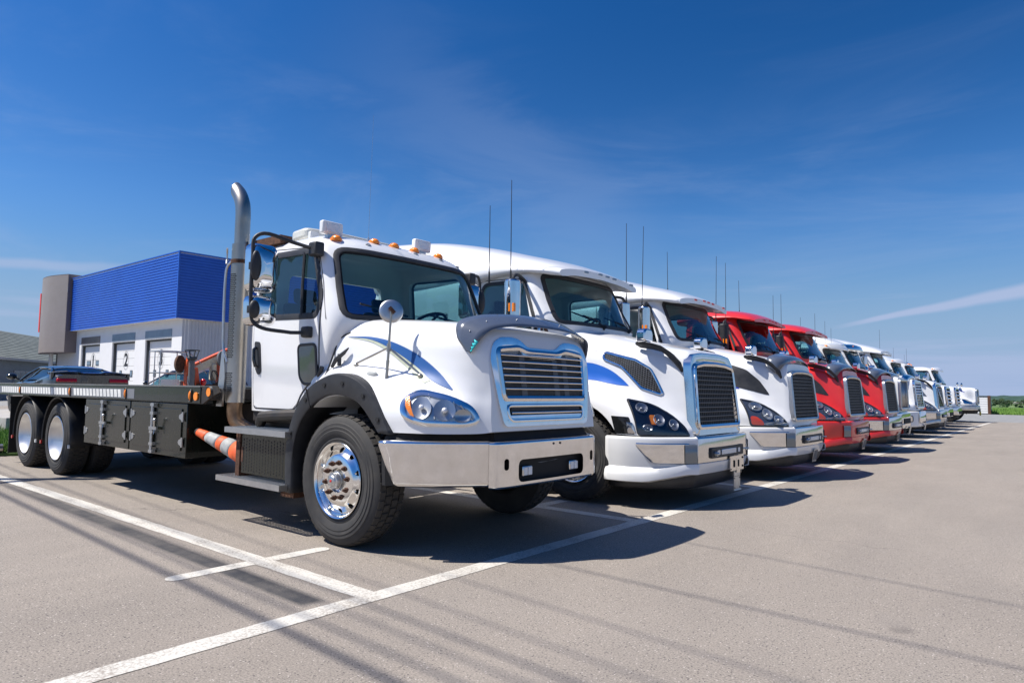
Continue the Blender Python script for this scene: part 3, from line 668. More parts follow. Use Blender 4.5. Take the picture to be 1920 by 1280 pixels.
    for y in (-.30, .33):
        mb = MB(); mb.box(-.035, .0, y-.06, y+.06, .60, .68, 0); l_ = mb.obj('bumper_lamp', CHROME_D, T, bev=.008)
        for q_ in (-.052, .004): mb = MB(); mb.box(-.002, .006, y+q_, y+q_+.048, .607, .672); mb.obj('led_lens', LAMPW, l_, bev=.006)
    mb = MB(); mb.tube([(-.04, -.3, .71), (-.03, -.1, .69), (-.03, .1, .70), (-.04, .35, .72)], .006, 6); mb.obj('lamp_wire', GREYP, T)
    for y in (.0, .09): mb = MB(); mb.cyl((.02, y, .838), (.032, y, .838), .009, n=10); mb.obj('bumper_bolt', BLACKP, T)
    # cab ----------------------------------------------------------
    lev = [(1.03, -1.66, -1.72, .985, -2.98), (1.40, -1.64, -1.71, 1.0, -2.985), (1.84, -1.36, -1.60, 1.01, -2.985), (2.15, -1.50, -1.72, .985, -2.98), (2.47, -1.65, -1.86, .955, -2.97), (2.58, -1.74, -1.94, .93, -2.95), (2.66, -1.87, -2.05, .86, -2.90), (2.715, -2.08, -2.2, .70, -2.80), (2.735, -2.3, -2.38, .4, -2.7)]
    ws = rpoly([(-.945, 1.87), (.945, 1.87), (.86, 2.52), (-.86, 2.52)], .11)
    sw = rpoly([(-2.80, 1.93), (-1.83, 1.90), (-1.80, 2.05), (-1.96, 2.47), (-2.03, 2.50), (-2.80, 2.52)], [.08, .06, .08, .08, .08, .1])
    rw = rpoly([(-.62, 1.98), (.62, 1.98), (.60, 2.42), (-.60, 2.42)], .07)
    lw = rpoly([(-2.075, 1.63), (-1.83, 1.635), (-1.815, 1.36), (-1.87, 1.30), (-2.0, 1.30), (-2.055, 1.36)], .04)
    cm, om = cab_shell(lev, [prism_me(ws, 'x', -2.2, -.9), prism_me(sw, 'y', -1.3, 1.3), prism_me(rw, 'x', -3.3, -2.7), prism_me(lw, 'y', -1.3, -.6)])
    CACHE['m2cab'] = (cm, om)
    newobj('cab_shell', set_mats(cm, [WHITE, INTM], 38), T)
    ps = Proj(om, 'side'); pf = Proj(ps.b, 'front')
    pf.ring(ws, -.022, .018, .008, .03, step=.05, mid=.004).obj('windscreen_seal', BLACKP, T)
    pf.fill(grow(ws, .01), -.012, rings=5).obj('windscreen', GLASS, T)
    pf.ring(ws, -.035, -.02, -.008, .004, step=.05).obj('windscreen_frit', BLACKM, T)
    # doors
    dl = rpoly([(-2.87, 1.055), (-2.14, 1.055), (-2.05, 1.20), (-1.79, 1.40), (-1.775, 2.0), (-1.93, 2.53), (-2.86, 2.60)], [.06, .10, .06, .08, .1, .1, .1])
    dlo = dens(dl, .05)
    # outer seam and raised door skin
    for k in (-1,):
        mb = MB(); ps.ring(dl, -.004, .006, .003, .003, mb=mb, step=.05); o = mb.obj('door_seam', BLACKM, T); mirror(o)
        swo = grow(sw, .035)
        # skin as radial strips between the window outline and the door outline
        c = Vector((-2.36, 2.1)); n = 90; rows = [[], [], [], [], []]
        def rayhit(loop, a):
            d = Vector((cos(a), sin(a))); best = None
            for i in range(len(loop)):
                p, q = loop[i], loop[(i+1) % len(loop)]; e = q-p; den = d.x*e.y-d.y*e.x
                if abs(den) < 1e-9: continue
                w = p-c; t = (w.x*e.y-w.y*e.x)/den; u = (w.x*d.y-w.y*d.x)/den
                if t > 0 and -1e-6 <= u <= 1+1e-6: best = t if best is None else max(best, t)
            return c+d*best
        dln = grow(dl, -.008)
        for i in range(n):
            a = 2*pi*i/n; A = rayhit(swo, a); B = rayhit(dln, a)
            rows[0].append(ps(A, -.004)); rows[1].append(ps(A, .007)); rows[2].append(ps(A.lerp(B, .5), .009)); rows[3].append(ps(B, .007)); rows[4].append(ps(B, -.004))
        # keep the skin off the lower window
        mb = MB(); mb.grid(rows, closed=True); dm = mb.mesh('door')
        lc = prism_me(grow(lw, .0), 'y', -1.3, -.6)
        o = newobj('door', set_mats(dm, [WHITE], 38), T)
        ps.ring(sw, -.02, .035, .010, .012, mid=.004).obj('window_seal', BLACKP, o)
        ps.fill(grow(sw, .01), -.010, rings=3).obj('window_glass', GLASS, o)
        dvb = MB(); dvb.tube([ps((-2.06, 1.91), .006), ps((-2.10, 2.2), .006), ps((-2.13, 2.50), .006)], .014, 6); dvb.obj('window_divider', BLACKP, o)
        ps.fill(grow(lw, .0), .014, .01, rings=3).obj('lower_window', GGREY, o)
        ps.ring(lw, -.004, .02, .016, .014, mid=.003).obj('lower_window_seal', BLACKP, o)
        hl = rpoly([(-2.83, 1.70), (-2.72, 1.69), (-2.70, 1.40), (-2.76, 1.37), (-2.82, 1.44)], .03)
        ps.fill(hl, .014, .014, rings=2).obj('door_handle', BLACKP, o)
        mb = MB(); mb.tube([ps((-2.775, 1.64), .02), ps((-2.775, 1.62), .045), ps((-2.765, 1.52), .05), ps((-2.76, 1.46), .04), ps((-2.76, 1.45), .02)], .016, 8); mb.obj('handle_grip', BLACKG, o)
        o2 = newobj('door', mirror_me(o.data), T)
        for ch in [c_ for c_ in o.children if c_.name.split('.')[0] in ('window_seal', 'window_glass')]: newobj(ch.name.split('.')[0], mirror_me(ch.data), o2)
    # A-pillar/cowl seam
    mb = MB(); mb.tube([ps((-1.70, 1.86), .002), ps((-1.80, 2.2), .002), ps((-1.92, 2.50), .002), ps((-1.96, 2.57), .002)], .005, 5); mb.obj('pillar_seam', GREYP, T)
    interior(T, -1.50, 1.86, .98, -2.9)
    mb = MB(); mb.ball((-2.35, -.52, 2.0), .16, .15, .2); mb.obj('seat_cover', SATIN, T)
    wiper(T, (-1.42, -.30, 1.86), (-1.47, -.62, 1.97), (-1.50, -.80, 2.0), (-1.44, -.30, 1.93)); wiper(T, (-1.40, .42, 1.86), (-1.46, .12, 1.95), (-1.44, -.05, 1.97), (-1.45, .48, 1.92))
    # roof furniture
    pt = Proj(ps.b, 'top')
    for y in (-.78, -.34, -.09, .18, .52):
        c = pt((-1.93, y), 0); mb = MB(); mb.ball((c.x+.02, c.y, c.z), .055, .045, .036, 14, 6, half=True); mb.cyl((c.x+.02, c.y, c.z-.02), (c.x+.02, c.y, c.z+.004), .055, n=16); mb.obj('clearance_lamp', AMBER, T)
    for y, sy in ((-.76, -1), (.38, 1)):
        c = pt((-2.0, y), 0); mb = MB(); mb.box(c.x-.05, c.x+.015, y-.115, y+.115, c.z+.02, c.z+.145); l_ = mb.obj('work_lamp', WHITE, T, bev=.018, seg=3)
        mb = MB(); mb.box(c.x+.012, c.x+.022, y-.075, y+.075, c.z+.04, c.z+.122); mb.obj('lamp_lens', LAMPW, l_, bev=.006); mb = MB(); mb.box(c.x-.05, c.x, y-.05, y+.05, c.z-.02, c.z+.03); mb.obj('lamp_foot', SATIN, l_)
    mb = MB(); mb.prism(rpoly([(-2.93, -.62), (-2.93, .62), (-2.60, .66), (-2.52, .35), (-2.52, -.35), (-2.60, -.66)], .08), 'z', 2.76, 2.87); lb = mb.obj('beacon_bar', CLEARP, T, bev=.03, seg=3)
    mb = MB(); mb.box(-2.85, -2.6, -.6, .6, 2.70, 2.765); mb.obj('beacon_mount', BLACKP, lb)
    mb = MB(); mb.box(-2.46, -2.41, -.72, -.62, 2.70, 2.79); mb.obj('roof_box', WHITE2, T, bev=.01)
    antenna(T, -2.05, -.30, 2.72, 4.0, (.0, .02), SATIN, .0022, .03)
    for y in (-.5, .1, .45, .7):
        c = pt((-1.80, y), 0); mb = MB(); mb.ball(c, .022, .035, .012, 10, 6); mb.obj('washer_nozzle', SATIN, T)
    # mirrors on arms
    for s in (-1, 1):
        Y = lambda y: y*-s
        mb = MB(); mb.tube([(-1.86, Y(.985), 2.50), (-1.93, Y(1.06), 2.51)] + [Vector(q) for q in spline([(-2.0, Y(1.15), 2.54), (-2.12, Y(1.38), 2.60), (-2.15, Y(1.45), 2.55), (-2.15, Y(1.46), 2.40), (-2.15, Y(1.46), 1.95), (-2.14, Y(1.44), 1.82), (-2.10, Y(1.38), 1.77), (-2.0, Y(1.16), 1.74)], 5)] + [(-1.93, Y(1.03), 1.745)], .017, 8); ma = mb.obj('mirror_arm', BLACKP, T)
        mb = MB(); mb.box(-1.95, -1.83, min(Y(.95), Y(1.05)), max(Y(.95), Y(1.05)), 2.43, 2.56); mb.obj('arm_bracket', BLACKP, ma, bev=.02, seg=3); mb = MB(); mb.box(-1.98, -1.87, min(Y(.97), Y(1.08)), max(Y(.97), Y(1.08)), 1.70, 1.80); mb.obj('arm_bracket', BLACKP, ma, bev=.02, seg=3)
        for (z0, z1, w) in ((2.09, 2.52, .26), (1.79, 2.06, .26)):
            h = (z1-z0)/2; zc = (z0+z1)/2; yc = Y(1.34)
            rows = []
            for (d, f) in ((-.05, 1.0), (.0, 1.0), (.045, .96), (.08, .84), (.10, .6), (.108, .25)):
                lp = dens(rpoly([(-w/2*f, -h*f), (w/2*f, -h*f), (w/2*f, h*f), (-w/2*f, h*f)], .06*f+.01, 6), .05); rows.append([(-2.21+d, yc+p.x, zc+p.y) for p in lp][:44])
            L = min(len(r) for r in rows)
            # resample rows to the same count
            rr = []
            for r in rows:
                rr.append([Vector(r[int(i*len(r)/L)]) for i in range(L)])
            mb = MB(); mb.grid(rr, closed=True); mb.f.append(tuple(range(L))); mb.m.append(0); b0 = (len(rr)-1)*L; mb.f.append(tuple(range(b0, b0+L))); mb.m.append(0)
            mm = mb.obj('mirror_housing', CHROME, T, ang=50)
            mb = MB(); mb.prism([(yc+p.x, zc+p.y) for p in rpoly([(-w/2*.9, -h*.9), (w/2*.9, -h*.9), (w/2*.9, h*.9), (-w/2*.9, h*.9)], .04)], 'x', -2.268, -2.262); mb.obj('mirror_glass', CHROME_D, mm)
            mb = MB(); mb.ball((-2.11, Y(1.45), zc), .03, .05, h*.62 if h > .17 else .08, 14, 10); mb.cyl((-2.16, Y(1.46), zc-.03), (-2.16, Y(1.46), zc+.03), .028, n=10); mb.obj('mirror_clamp', BLACKP, mm)
    # fender masts with round convex mirrors
    for s in (-1, 1):
        ft = lambda x, y: hit(Proj(raw, 'top').b, (x, y, 4), (0, 0, -1), 0) if False else None
        y0 = s*1.0; mm = MB(); b0 = Vector((-.86, s*1.02, 1.265)); t0 = Vector((-.84, s*1.0, 1.90))
        mm.tube([b0, b0.lerp(t0, .34)], .013, 8); mm.tube([b0.lerp(t0, .33), b0.lerp(t0, .78), t0], .010, 8)
        k = b0.lerp(t0, .50); mm.tube([k, Vector((-1.33, s*.955, 1.465))], .009, 8); mm.tube([k, Vector((-.60, s*.90, 1.375))], .009, 8)
        for p in (b0, (-1.33, s*.955, 1.455), (-.60, s*.90, 1.365)): mm.ball(p, .022, .022, .018, 8, 6)
        mm.cyl(k-Vector((0, 0, .03)), k+Vector((0, 0, .03)), .016, n=10)
        ms = mm.obj('mirror_mast', STEEL, T)
        c = Vector((-.84, s*1.0, 1.875)); nrm = Vector((.80, -.5, .12)).normalized() if s < 0 else Vector((.9, .2, .1)).normalized(); a = nrm.orthogonal().normalized(); b = nrm.cross(a); mb = MB(); rows = []
        for r, d in ((.001, .006), (.03, .005), (.06, .003), (.085, -.001), (.092, -.005), (.096, -.012), (.09, -.018), (.001, -.02)): rows.append([c+nrm*(d-.01)+a*(r*cos(q*2*pi/36))+b*(r*sin(q*2*pi/36)) for q in range(36)])
        mb.grid(rows, closed=True); mr = mb.obj('round_mirror', SATIN if s < 0 else CHROME, T, ang=60)
        mb = MB(); mb.obox(c+nrm*.025, nrm*.012, a*.012, b*.03); mb.obj('mirror_bracket', RUST, mr)
    # hood latch
    mb = MB(); mb.obox((-1.52, -.985, 1.50), (.012, 0, 0), (0, .012, 0), (.0, 0, .05)); mb.tube([(-1.60, -1.0, 1.44), (-1.55, -1.0, 1.50), (-1.47, -.975, 1.56), (-1.43, -.96, 1.60)], .013, 8, rs=[.014, .02, .016, .006]); mb.obj('hood_latch', BLACKP, T)
    mb = MB(); mb.tube([(-1.76, -1.02, 1.36), (-1.72, -1.03, 1.40), (-1.70, -1.03, 1.44)], .02, 8); mb.obj('fender_hook', BLACKP, T)
    # steps
    def tread(name, x0, x1, y0, y1, z0, z1):
        mb = MB(); mb.box(x0, x1, y0, y0+.012, z0, z1); mb.box(x0, x1, y1-.012, y1, z0, z1); mb.box(x0, x0+.012, y0+.012, y1-.012, z0, z1); mb.box(x1-.012, x1, y0+.012, y1-.012, z0, z1)
        k_ = y0+.026
        while k_ < y1-.02: mb.box(x0+.012, x1-.012, k_, k_+.010, z1-.014, z1-.004); k_ += .030
        k_ = x0+.03
        while k_ < x1-.02: mb.box(k_, k_+.012, y0+.012, y1-.012, z1-.012, z1-.005); k_ += .050
        nx = int((x1-x0)/.028)
        for i in range(nx):
            for j in range(int((y1-y0)/.028)):
                xx = x0+.014+i*.028; yy = y0+.014+j*.028; mb.cyl((xx, yy, z1-.006), (xx, yy, z1+.003), .005, .004, n=4, cap=True)
        return mb.obj(name, SATIN, T, kind=None)
    for s in (-1, 1):
        a, b = (-1.24, -.94) if s < 0 else (.94, 1.24)
        tread('step', -2.93, -1.90, a, b, .83, .88); tread('step', -3.02, -1.93, a-.02 if s < 0 else a, b, .375, .425)
        mb = MB(); y = -1.16*1 if s < 0 else 1.16; mb.box(-2.74, -1.93, min(y, y*.97), max(y, y*.97), .46, .80); mb.prism([(-2.74, .80), (-1.93, .80), (-1.93, .835), (-2.70, .835)], 'y', min(y, y*.9), max(y, y*.9)); pn = mb.obj('step_guard', BLACKPAINT, T)
        if s < 0:
            mb = MB()
            for j in range(17):
                for i in range(11): xx = -2.71+j*.047; zz = .475+i*.028+(.014 if j % 2 else 0); mb.box(xx, xx+.011, -1.1615, -1.1605, zz, zz+.019)
            mb.obj('guard_slots', BLACKM, pn, kind='stuff', smooth=False)
            mb = MB(); mb.box(-2.745, -2.715, -1.163, -1.155, .56, .70); mb.box(-2.0, -1.93, -1.163, -1.15, .49, .56); mb.obj('rust_patch', RUST, pn)
        mb = MB(); mb.box(-2.85, -2.78, min(y, y*.8), max(y, y*.8), .40, .83); mb.box(-2.15, -1.95, min(y*.95, y*.8), max(y*.95, y*.8), .30, .385); mb.obj('step_bracket', RUST, T)
    mb = MB(); mb.box(-2.95, -1.75, -.95, .95, .92, 1.08); mb.box(-2.9, -1.9, -.9, .9, .5, .95); mb.tube([(-2.75, -.98, .9), (-2.65, -1.02, .98), (-2.4, -1.02, 1.0), (-2.0, -1.0, 1.02)], .05, 10); mb.obj('cab_underbody', CHASSIS, T, bev=.02)
    frame_rails(T, -.5, -10.0, .78, tank=False)
    # exhaust stack --------------------------------------------------
    ex, ey = -3.20, -1.0
    mb = MB(); pts = spline([(ex, ey, 2.60), (ex, ey, 2.9), (ex, ey, 3.02), (ex-.02, ey, 3.13), (ex-.09, ey, 3.24), (ex-.19, ey, 3.32)], 6)
    mb.tube(pts, .074, 28, cap=False)
    st = mb.obj('exhaust_stack', STEEL, T, solid=.006, ang=60)
    # slash-cut the mouth
    me = st.data; bm = bmesh.new(); bm.from_mesh(me); bmesh.ops.bisect_plane(bm, geom=bm.verts[:]+bm.edges[:]+bm.faces[:], plane_co=(ex-.15, ey, 3.28), plane_no=Vector((-1, -.25, .05)).normalized(), clear_outer=True); bm.to_mesh(me); bm.free()
    mb = MB(); mb.lathe([(.088, 1.10), (.092, 1.10), (.092, 2.70), (.088, 2.70)], 40, 'z', (ex, ey, 0)); hs = mb.obj('heat_shield', STEEL, st, ang=60)
    mb = MB()
    for z0, z1 in ((1.22, 1.42), (1.55, 2.42)):
        nz_ = int((z1-z0)/.019)
        for i in range(nz_):
            for j in range(5):
                a = radians(236+j*15+(6 if i % 2 else 0)); z = z0+i*.019; ca, sa = cos(a), sin(a)
                mb.obox((ex+ca*.0918, ey+sa*.0918, z), (ca*.0016, sa*.0016, 0), (-sa*.0095, ca*.0095, 0), (0, 0, .0050))
    mb.obj('shield_slots', BLACKM, st, kind='stuff', smooth=False)
    mb = MB();  mb.tube(spline([(ex, ey, 1.12), (ex, ey, .98), (ex+.03, ey+.02, .90), (ex+.14, ey+.10, .82), (ex+.3, ey+.25, .76)], 5), .074, 20); mb.obj('exhaust_elbow', BROWNM, st)
    mb = MB(); mb.tube(spline([(ex-.04, ey-.08, 2.52), (ex-.08, ey-.10, 2.47), (ex-.10, ey-.105, 2.35), (ex-.10, ey-.105, 1.85), (ex-.09, ey-.10, 1.65), (ex-.02, ey-.09, 1.50)], 4), .014, 8); mb.obj('grab_bar', SATIN, st)
    mb = MB(); mb.box(ex+.08, -2.6, -.93, -.80, 2.66, 2.74); mb.box(ex+.1, ex+.2, -.95, -.75, 2.40, 2.66); mb.lathe([(.094, 2.50), (.098, 2.50), (.098, 2.54), (.094, 2.54)], 32, 'z', (ex, ey, 0)); mb.obj('stack_bracket', RUST, st)
    mb = MB(); mb.tube([(ex-.10, ey-.10, 2.50), (ex-.155, ey-.07, 2.55), (ex-.155, ey-.07, 2.62), (ex-.10, ey-.10, 2.66)], .010, 6); mb.obj('stack_clamp', SATIN, st)
    # bed ----------------------------------------------------------
    b0, b1 = -3.42, -10.9; ys = -1.25
    mb = MB(); mb.box(b1, b0, -1.22, 1.22, 1.08, 1.225); mb.obj('bed_deck', BLACKPAINT, T)
    for s in (-1, 1):
        mb = MB(); y = s*1.25; mb.box(b1, b0, min(y, y-s*.03), max(y, y-s*.03), 1.085, 1.248); rl = mb.obj('bed_rail', BLACKPAINT, T, bev=.006)
        mb = MB(); mb.box(b1, b0, min(y+s*.006, y-s*.05), max(y+s*.006, y-s*.05), 1.248, 1.262); mb.obj('rail_cap', STEEL, rl)
        mb = MB(); mb.prism([(b0, 1.085), (b0, 1.255), (b0+.30, 1.262), (b0+.36, 1.20), (b0+.22, 1.16), (b0+.04, 1.085)], 'y', min(y-s*.01, y-s*.03), max(y-s*.01, y-s*.03)); mb.obj('rail_nose', CHASSIS, rl)
    mb = MB(); mb.box(b0, b0+.12, -1.2, 1.2, 1.12, 1.24); mb.obj('bed_front_beam', CHASSIS, T, bev=.01)
    # reflective tape tiles
    k = 0; x = -10.15
    while x < -5.12:
        if abs(x-(-7.05)) > .09 and abs(x+5.28) > .10:
            mb = MB(); mb.add([(x, -1.2525, 1.115), (x+.085, -1.2525, 1.115), (x+.060, -1.2525, 1.205), (x-.025, -1.2525, 1.205), (x, -1.255, 1.115), (x+.085, -1.255, 1.115), (x+.060, -1.255, 1.205), (x-.025, -1.255, 1.205)], [(4, 5, 6, 7), (0, 1, 5, 4), (1, 2, 6, 5), (2, 3, 7, 6), (3, 0, 4, 7)])
            mb.obj('reflector_tile', REFLW, T, smooth=False); k += 1
        x += .112
    mb = MB(); mb.box(-10.3, -5.0, -1.2515, -1.25, 1.105, 1.215); mb.obj('reflector_backing', REFLG, T)
    for xx in (-9.2, -7.05, -5.23, -3.62):
        mb = MB(); mb.ball((xx, -1.256, 1.16), .022, .02, .05, 14, 8, 0); l_ = mb.obj('marker_lamp', AMBER, T); mb = MB(); mb.lathe([(.04, 0), (.045, -.012), (.05, 0)], 20, 'y', (0, 0, 0)); ring = mb.mesh('r')
        for v in ring.vertices: v.co = Vector((xx+v.co.x*.62, -1.254+v.co.y, 1.16+v.co.z*1.35))
        finish(ring, BLACKP); newobj('lamp_rim', ring, l_)
    mb = MB(); mb.cyl((-3.55+.05, -1.252, 1.155), (-3.50, -1.262, 1.155), .042, n=18); mb.obj('round_reflector', AMBER, T)
    mb = MB(); mb.cyl((-3.24, -1.235, 1.20), (-3.24, -1.26, 1.20), .042, n=20); l_ = mb.obj('turn_lamp', AMBER, T); mb = MB(); mb.lathe([(.043, 0), (.05, -.022), (.062, 0)], 24, 'y', (-3.24, -1.238, 1.20)); mb.obj('lamp_rim', BLACKP, l_)
    mb = MB(); mb.prism([(-2.97, 1.06), (-2.86, 1.06), (-2.82, 1.35), (-2.86, 1.62), (-2.90, 1.62)], 'y', -1.0, -.98)
    mb.v = [(v[0]-.42, v[1]-.10, v[2]-.0) for v in mb.v]; mb.obj('headboard_gusset', SATIN, T)
    # tool boxes
    for (x0, x1) in ((-6.50, -5.12), (-5.09, -3.70)):
        mb = MB(); mb.box(x0, x1, -1.24, -.70, .52, 1.075); tb = mb.obj('tool_box', BLACKPAINT, T, bev=.006)
        xm = x0+(x1-x0)*.47
        for (a, b) in ((x0+.09, xm-.01), (xm+.03, x1-.10)):
            mb = MB(); mb.box(a, b, -1.252, -1.24, .59, 1.02); mb.obj('box_door', BLACKPAINT, tb, bev=.004)
        mb = MB(); mb.tube([(xm, -1.275, .53), (xm, -1.275, 1.07)], .016, 10); mb.obox((xm+.07, -1.29, .80), (.09, 0, 0), (0, .010, 0), (0, 0, .016)); mb.tube([(xm+.12, -1.30, .82), (xm+.14, -1.31, .88)], .012, 8); mb.ball((xm+.145, -1.31, .89), .02, .02, .02, 10, 6); mb.tube([(xm+.13, -1.30, .79), (xm+.135, -1.31, .74)], .005, 6)
        for z in (.55, .63, .76, .96, 1.05): mb.box(xm-.03, xm+.055, -1.29, -1.25, z-.015, z+.015)
        mb.obj('latch_rod', SATIN, tb)
        for (xx, s_) in ((x0+.06, 1), (x1-.06, -1)):
            for z in (.68, .94):
                mb = MB(); mb.box(xx-.014, xx+.014, -1.262, -1.25, z-.05, z+.05); mb.prism([(xx+s_*.014, z-.04), (xx+s_*.075, z-.02), (xx+s_*.085, z), (xx+s_*.075, z+.02), (xx+s_*.014, z+.04)][::s_], 'y', -1.258, -1.252); mb.obj('hinge', SATIN, tb)
    mb = MB(); mb.box(-6.5, -3.72, .70, 1.2, .55, 1.05); mb.box(-3.66, -3.2, -.7, .7, .7, 1.1); mb.obj('hydraulic_box', CHASSIS, T)
    # rear wheels with round mudguards
    for xx in (-7.68, -9.05):
        for s in (-1, 1): drive_wheel(T, xx, s*1.19, .505, s < 0, True, detail=(s < 0))
        mb = MB(); rows = []
        for k in range(25):
            a = radians(-8+196*k/24); ca, sa = cos(a), sin(a); rr = .575
            rows.append([(xx+(rr-.02)*ca, -1.20, .50+(rr-.02)*sa), (xx+rr*ca, -1.21, .50+rr*sa), (xx+(rr+.012)*ca, -1.19, .50+(rr+.012)*sa), (xx+(rr+.006)*ca, -1.15, .50+(rr+.006)*sa), (xx+(rr+.006)*ca, -.70, .50+(rr+.006)*sa)])
        mb.grid(rows); g = mb.obj('mudguard', BLACKP, T, solid=.008, ang=50); mirror(g)
        mb = MB(); mb.cyl((xx, -.9, .5), (xx, .9, .5), .1, n=12); mb.obj('axle', CHASSIS, T)
        for s in (-1, 1):
            e = radians(-8 if s > 0 else 188); mb = MB(); mb.box(xx+.575*cos(e)-.02, xx+.575*cos(e)+.02, -1.222, -1.205, .50+.575*sin(e)-.02, .50+.575*sin(e)+.025); mb.obj('guard_clip', REFLW if s > 0 else REDL, T)
    mb = MB(); mb.tube([(-8.45, -1.1, .83), (-8.25, -1.1, .84)], .02, 8); mb.obj('guard_stay', SATIN, T)
    mb = MB(); mb.box(-9.86, -9.84, -1.2, -.65, .15, .98); mb.box(-9.88, -9.80, -1.22, .6, .93, 1.05); o = mb.obj('mud_flap', BLACKM, T); mirror(o)
    mb = MB(); mb.box(-10.4, -7.0, -.9, .9, .85, 1.06); mb.obj('subframe', CHASSIS, T)
    steer_wheel(T, -1.27, -1.15, .525, True, True); steer_wheel(T, -1.27, 1.15, .525, False, True)
    return T
# ------------------------------------------------------------------ aerodynamic conventional tractor (trucks 2 to 5 and 8)
def vnl_hood():
    if 'vnl' in CACHE: return CACHE['vnl']
    D = [
     (-1.95, [(0, 2.10), (.5, 2.08), (.86, 2.00), (1.02, 1.82), (1.05, 1.60), (1.06, 1.42), (1.08, 1.30), (1.10, 1.15), (1.11, 1.0), (1.11, .80)]),
     (-1.60, [(0, 2.07), (.48, 2.05), (.83, 1.965), (.98, 1.79), (1.01, 1.58), (1.03, 1.42), (1.10, 1.34), (1.15, 1.2), (1.165, 1.0), (1.165, .80)]),
     (-1.20, [(0, 1.99), (.45, 1.97), (.78, 1.885), (.93, 1.72), (.965, 1.54), (.99, 1.405), (1.09, 1.345), (1.165, 1.22), (1.18, 1.0), (1.18, .80)]),
     (-.85, [(0, 1.91), (.43, 1.89), (.73, 1.82), (.86, 1.66), (.90, 1.48), (.935, 1.35), (1.06, 1.28), (1.155, 1.16), (1.18, 1.0), (1.18, .80)]),
     (-.55, [(0, 1.85), (.40, 1.835), (.67, 1.775), (.77, 1.62), (.80, 1.42), (.85, 1.25), (.97, 1.15), (1.10, 1.05), (1.145, .95), (1.15, .79)]),
     (-.33, [(0, 1.81), (.38, 1.80), (.61, 1.745), (.68, 1.60), (.70, 1.40), (.735, 1.20), (.82, 1.06), (.96, .96), (1.03, .89), (1.04, .785)]),
     (-.16, [(0, 1.775), (.36, 1.77), (.57, 1.725), (.62, 1.58), (.635, 1.40), (.65, 1.20), (.69, 1.03), (.79, .92), (.87, .86), (.88, .78)]),
     (-.06, [(0, 1.75), (.35, 1.745), (.55, 1.705), (.595, 1.56), (.605, 1.38), (.61, 1.18), (.63, 1.00), (.67, .90), (.72, .84), (.73, .775)]),
     (-.015, [(0, 1.72), (.34, 1.715), (.53, 1.675), (.57, 1.54), (.58, 1.38), (.585, 1.18), (.595, 1.0), (.62, .90), (.64, .84), (.65, .775)])]
    S_ = [[(x-(.10*max(0, z-.8) if x > -.4 else .04*max(0, z-.8)), y, z) for (y, z) in p] for (x, p) in D]
    hm = loft(S_, 4, 4).mesh('hood'); raw = hm.copy()
    hm2 = boolean(hm, well_cutter(-1.25, .64, .50, .70))
    CACHE['vnl'] = (hm2, raw, BVHTree.FromPolygons([v.co.copy() for v in raw.vertices], [tuple(p.vertices) for p in raw.polygons])); return CACHE['vnl']
VWS = rpoly([(-.93, 2.12), (.93, 2.12), (.865, 2.74), (-.865, 2.74)], .10)
VSW = rpoly([(-2.85, 2.0), (-1.98, 1.97), (-1.90, 2.04), (-2.14, 2.62), (-2.20, 2.66), (-2.85, 2.66)], [.08, .06, .05, .08, .08, .1])
def vnl_cab():
    if 'vcab' in CACHE: return CACHE['vcab']
    lev = [(1.03, -1.80, -1.86, 1.04, -3.05), (1.6, -1.78, -1.86, 1.06, -3.05), (2.08, -1.52, -1.78, 1.06, -3.05), (2.4, -1.68, -1.92, 1.03, -3.05), (2.72, -1.84, -2.06, .99, -3.04), (2.80, -1.90, -2.12, .95, -3.0), (2.86, -2.02, -2.2, .82, -2.95), (2.88, -2.2, -2.3, .55, -2.85)]
    CACHE['vcab'] = cab_shell(lev, [prism_me(VWS, 'x', -2.35, -1.0), prism_me(VSW, 'y', -1.3, 1.3)]); return CACHE['vcab']
def cached_obj(key, name, fn, mats, T, ang=35, solid=0, bev=0, both=False, **k):
    """build the mesh once per key, then share it (materials may differ)"""
    kk = ('obj', key)
    if kk not in CACHE: CACHE[kk] = fn().mesh(name)
    ml = mats if isinstance(mats, (list, tuple)) else [mats]
    k2 = ('mat', key, tuple(m.name for m in ml))
    if k2 not in CACHE: CACHE[k2] = set_mats(CACHE[kk], ml, ang)
    o = newobj(name, CACHE[k2], T, **k)
    if solid: q = o.modifiers.new('thick', 'SOLIDIFY'); q.thickness = solid; q.offset = -1
    if bev: q = o.modifiers.new('bevel', 'BEVEL'); q.width = bev; q.segments = 2; q.limit_method = 'ANGLE'; q.angle_limit = radians(40)
    if both:
        k3 = ('mir', key, tuple(m.name for m in ml))
        if k3 not in CACHE: CACHE[k3] = mirror_me(CACHE[k2])
        o2 = newobj(name, CACHE[k3], k.get('par2', T) if 'par2' in k else T)
        if solid: q = o2.modifiers.new('thick', 'SOLIDIFY'); q.thickness = solid; q.offset = -1
        if bev: q = o2.modifiers.new('bevel', 'BEVEL'); q.width = bev; q.segments = 2; q.limit_method = 'ANGLE'; q.angle_limit = radians(40)
        return o, o2
    return o
def hgx(z): return -.012-.10*max(0, z-.8)
def frame_mb(loop, i0, i1, dx, thick, prof, gx):
    mb = MB(); a_ = grow(loop, i0); b_ = grow(loop, i1); c_ = grow(loop, (i0+i1)/2); mk = lambda L, o: [(gx(p.y)+o, p.x, p.y) for p in L]
    mb.grid([mk(a_, dx-thick), mk(a_, dx), mk(c_, dx+prof), mk(b_, dx), mk(b_, dx-thick)], closed=True); return mb
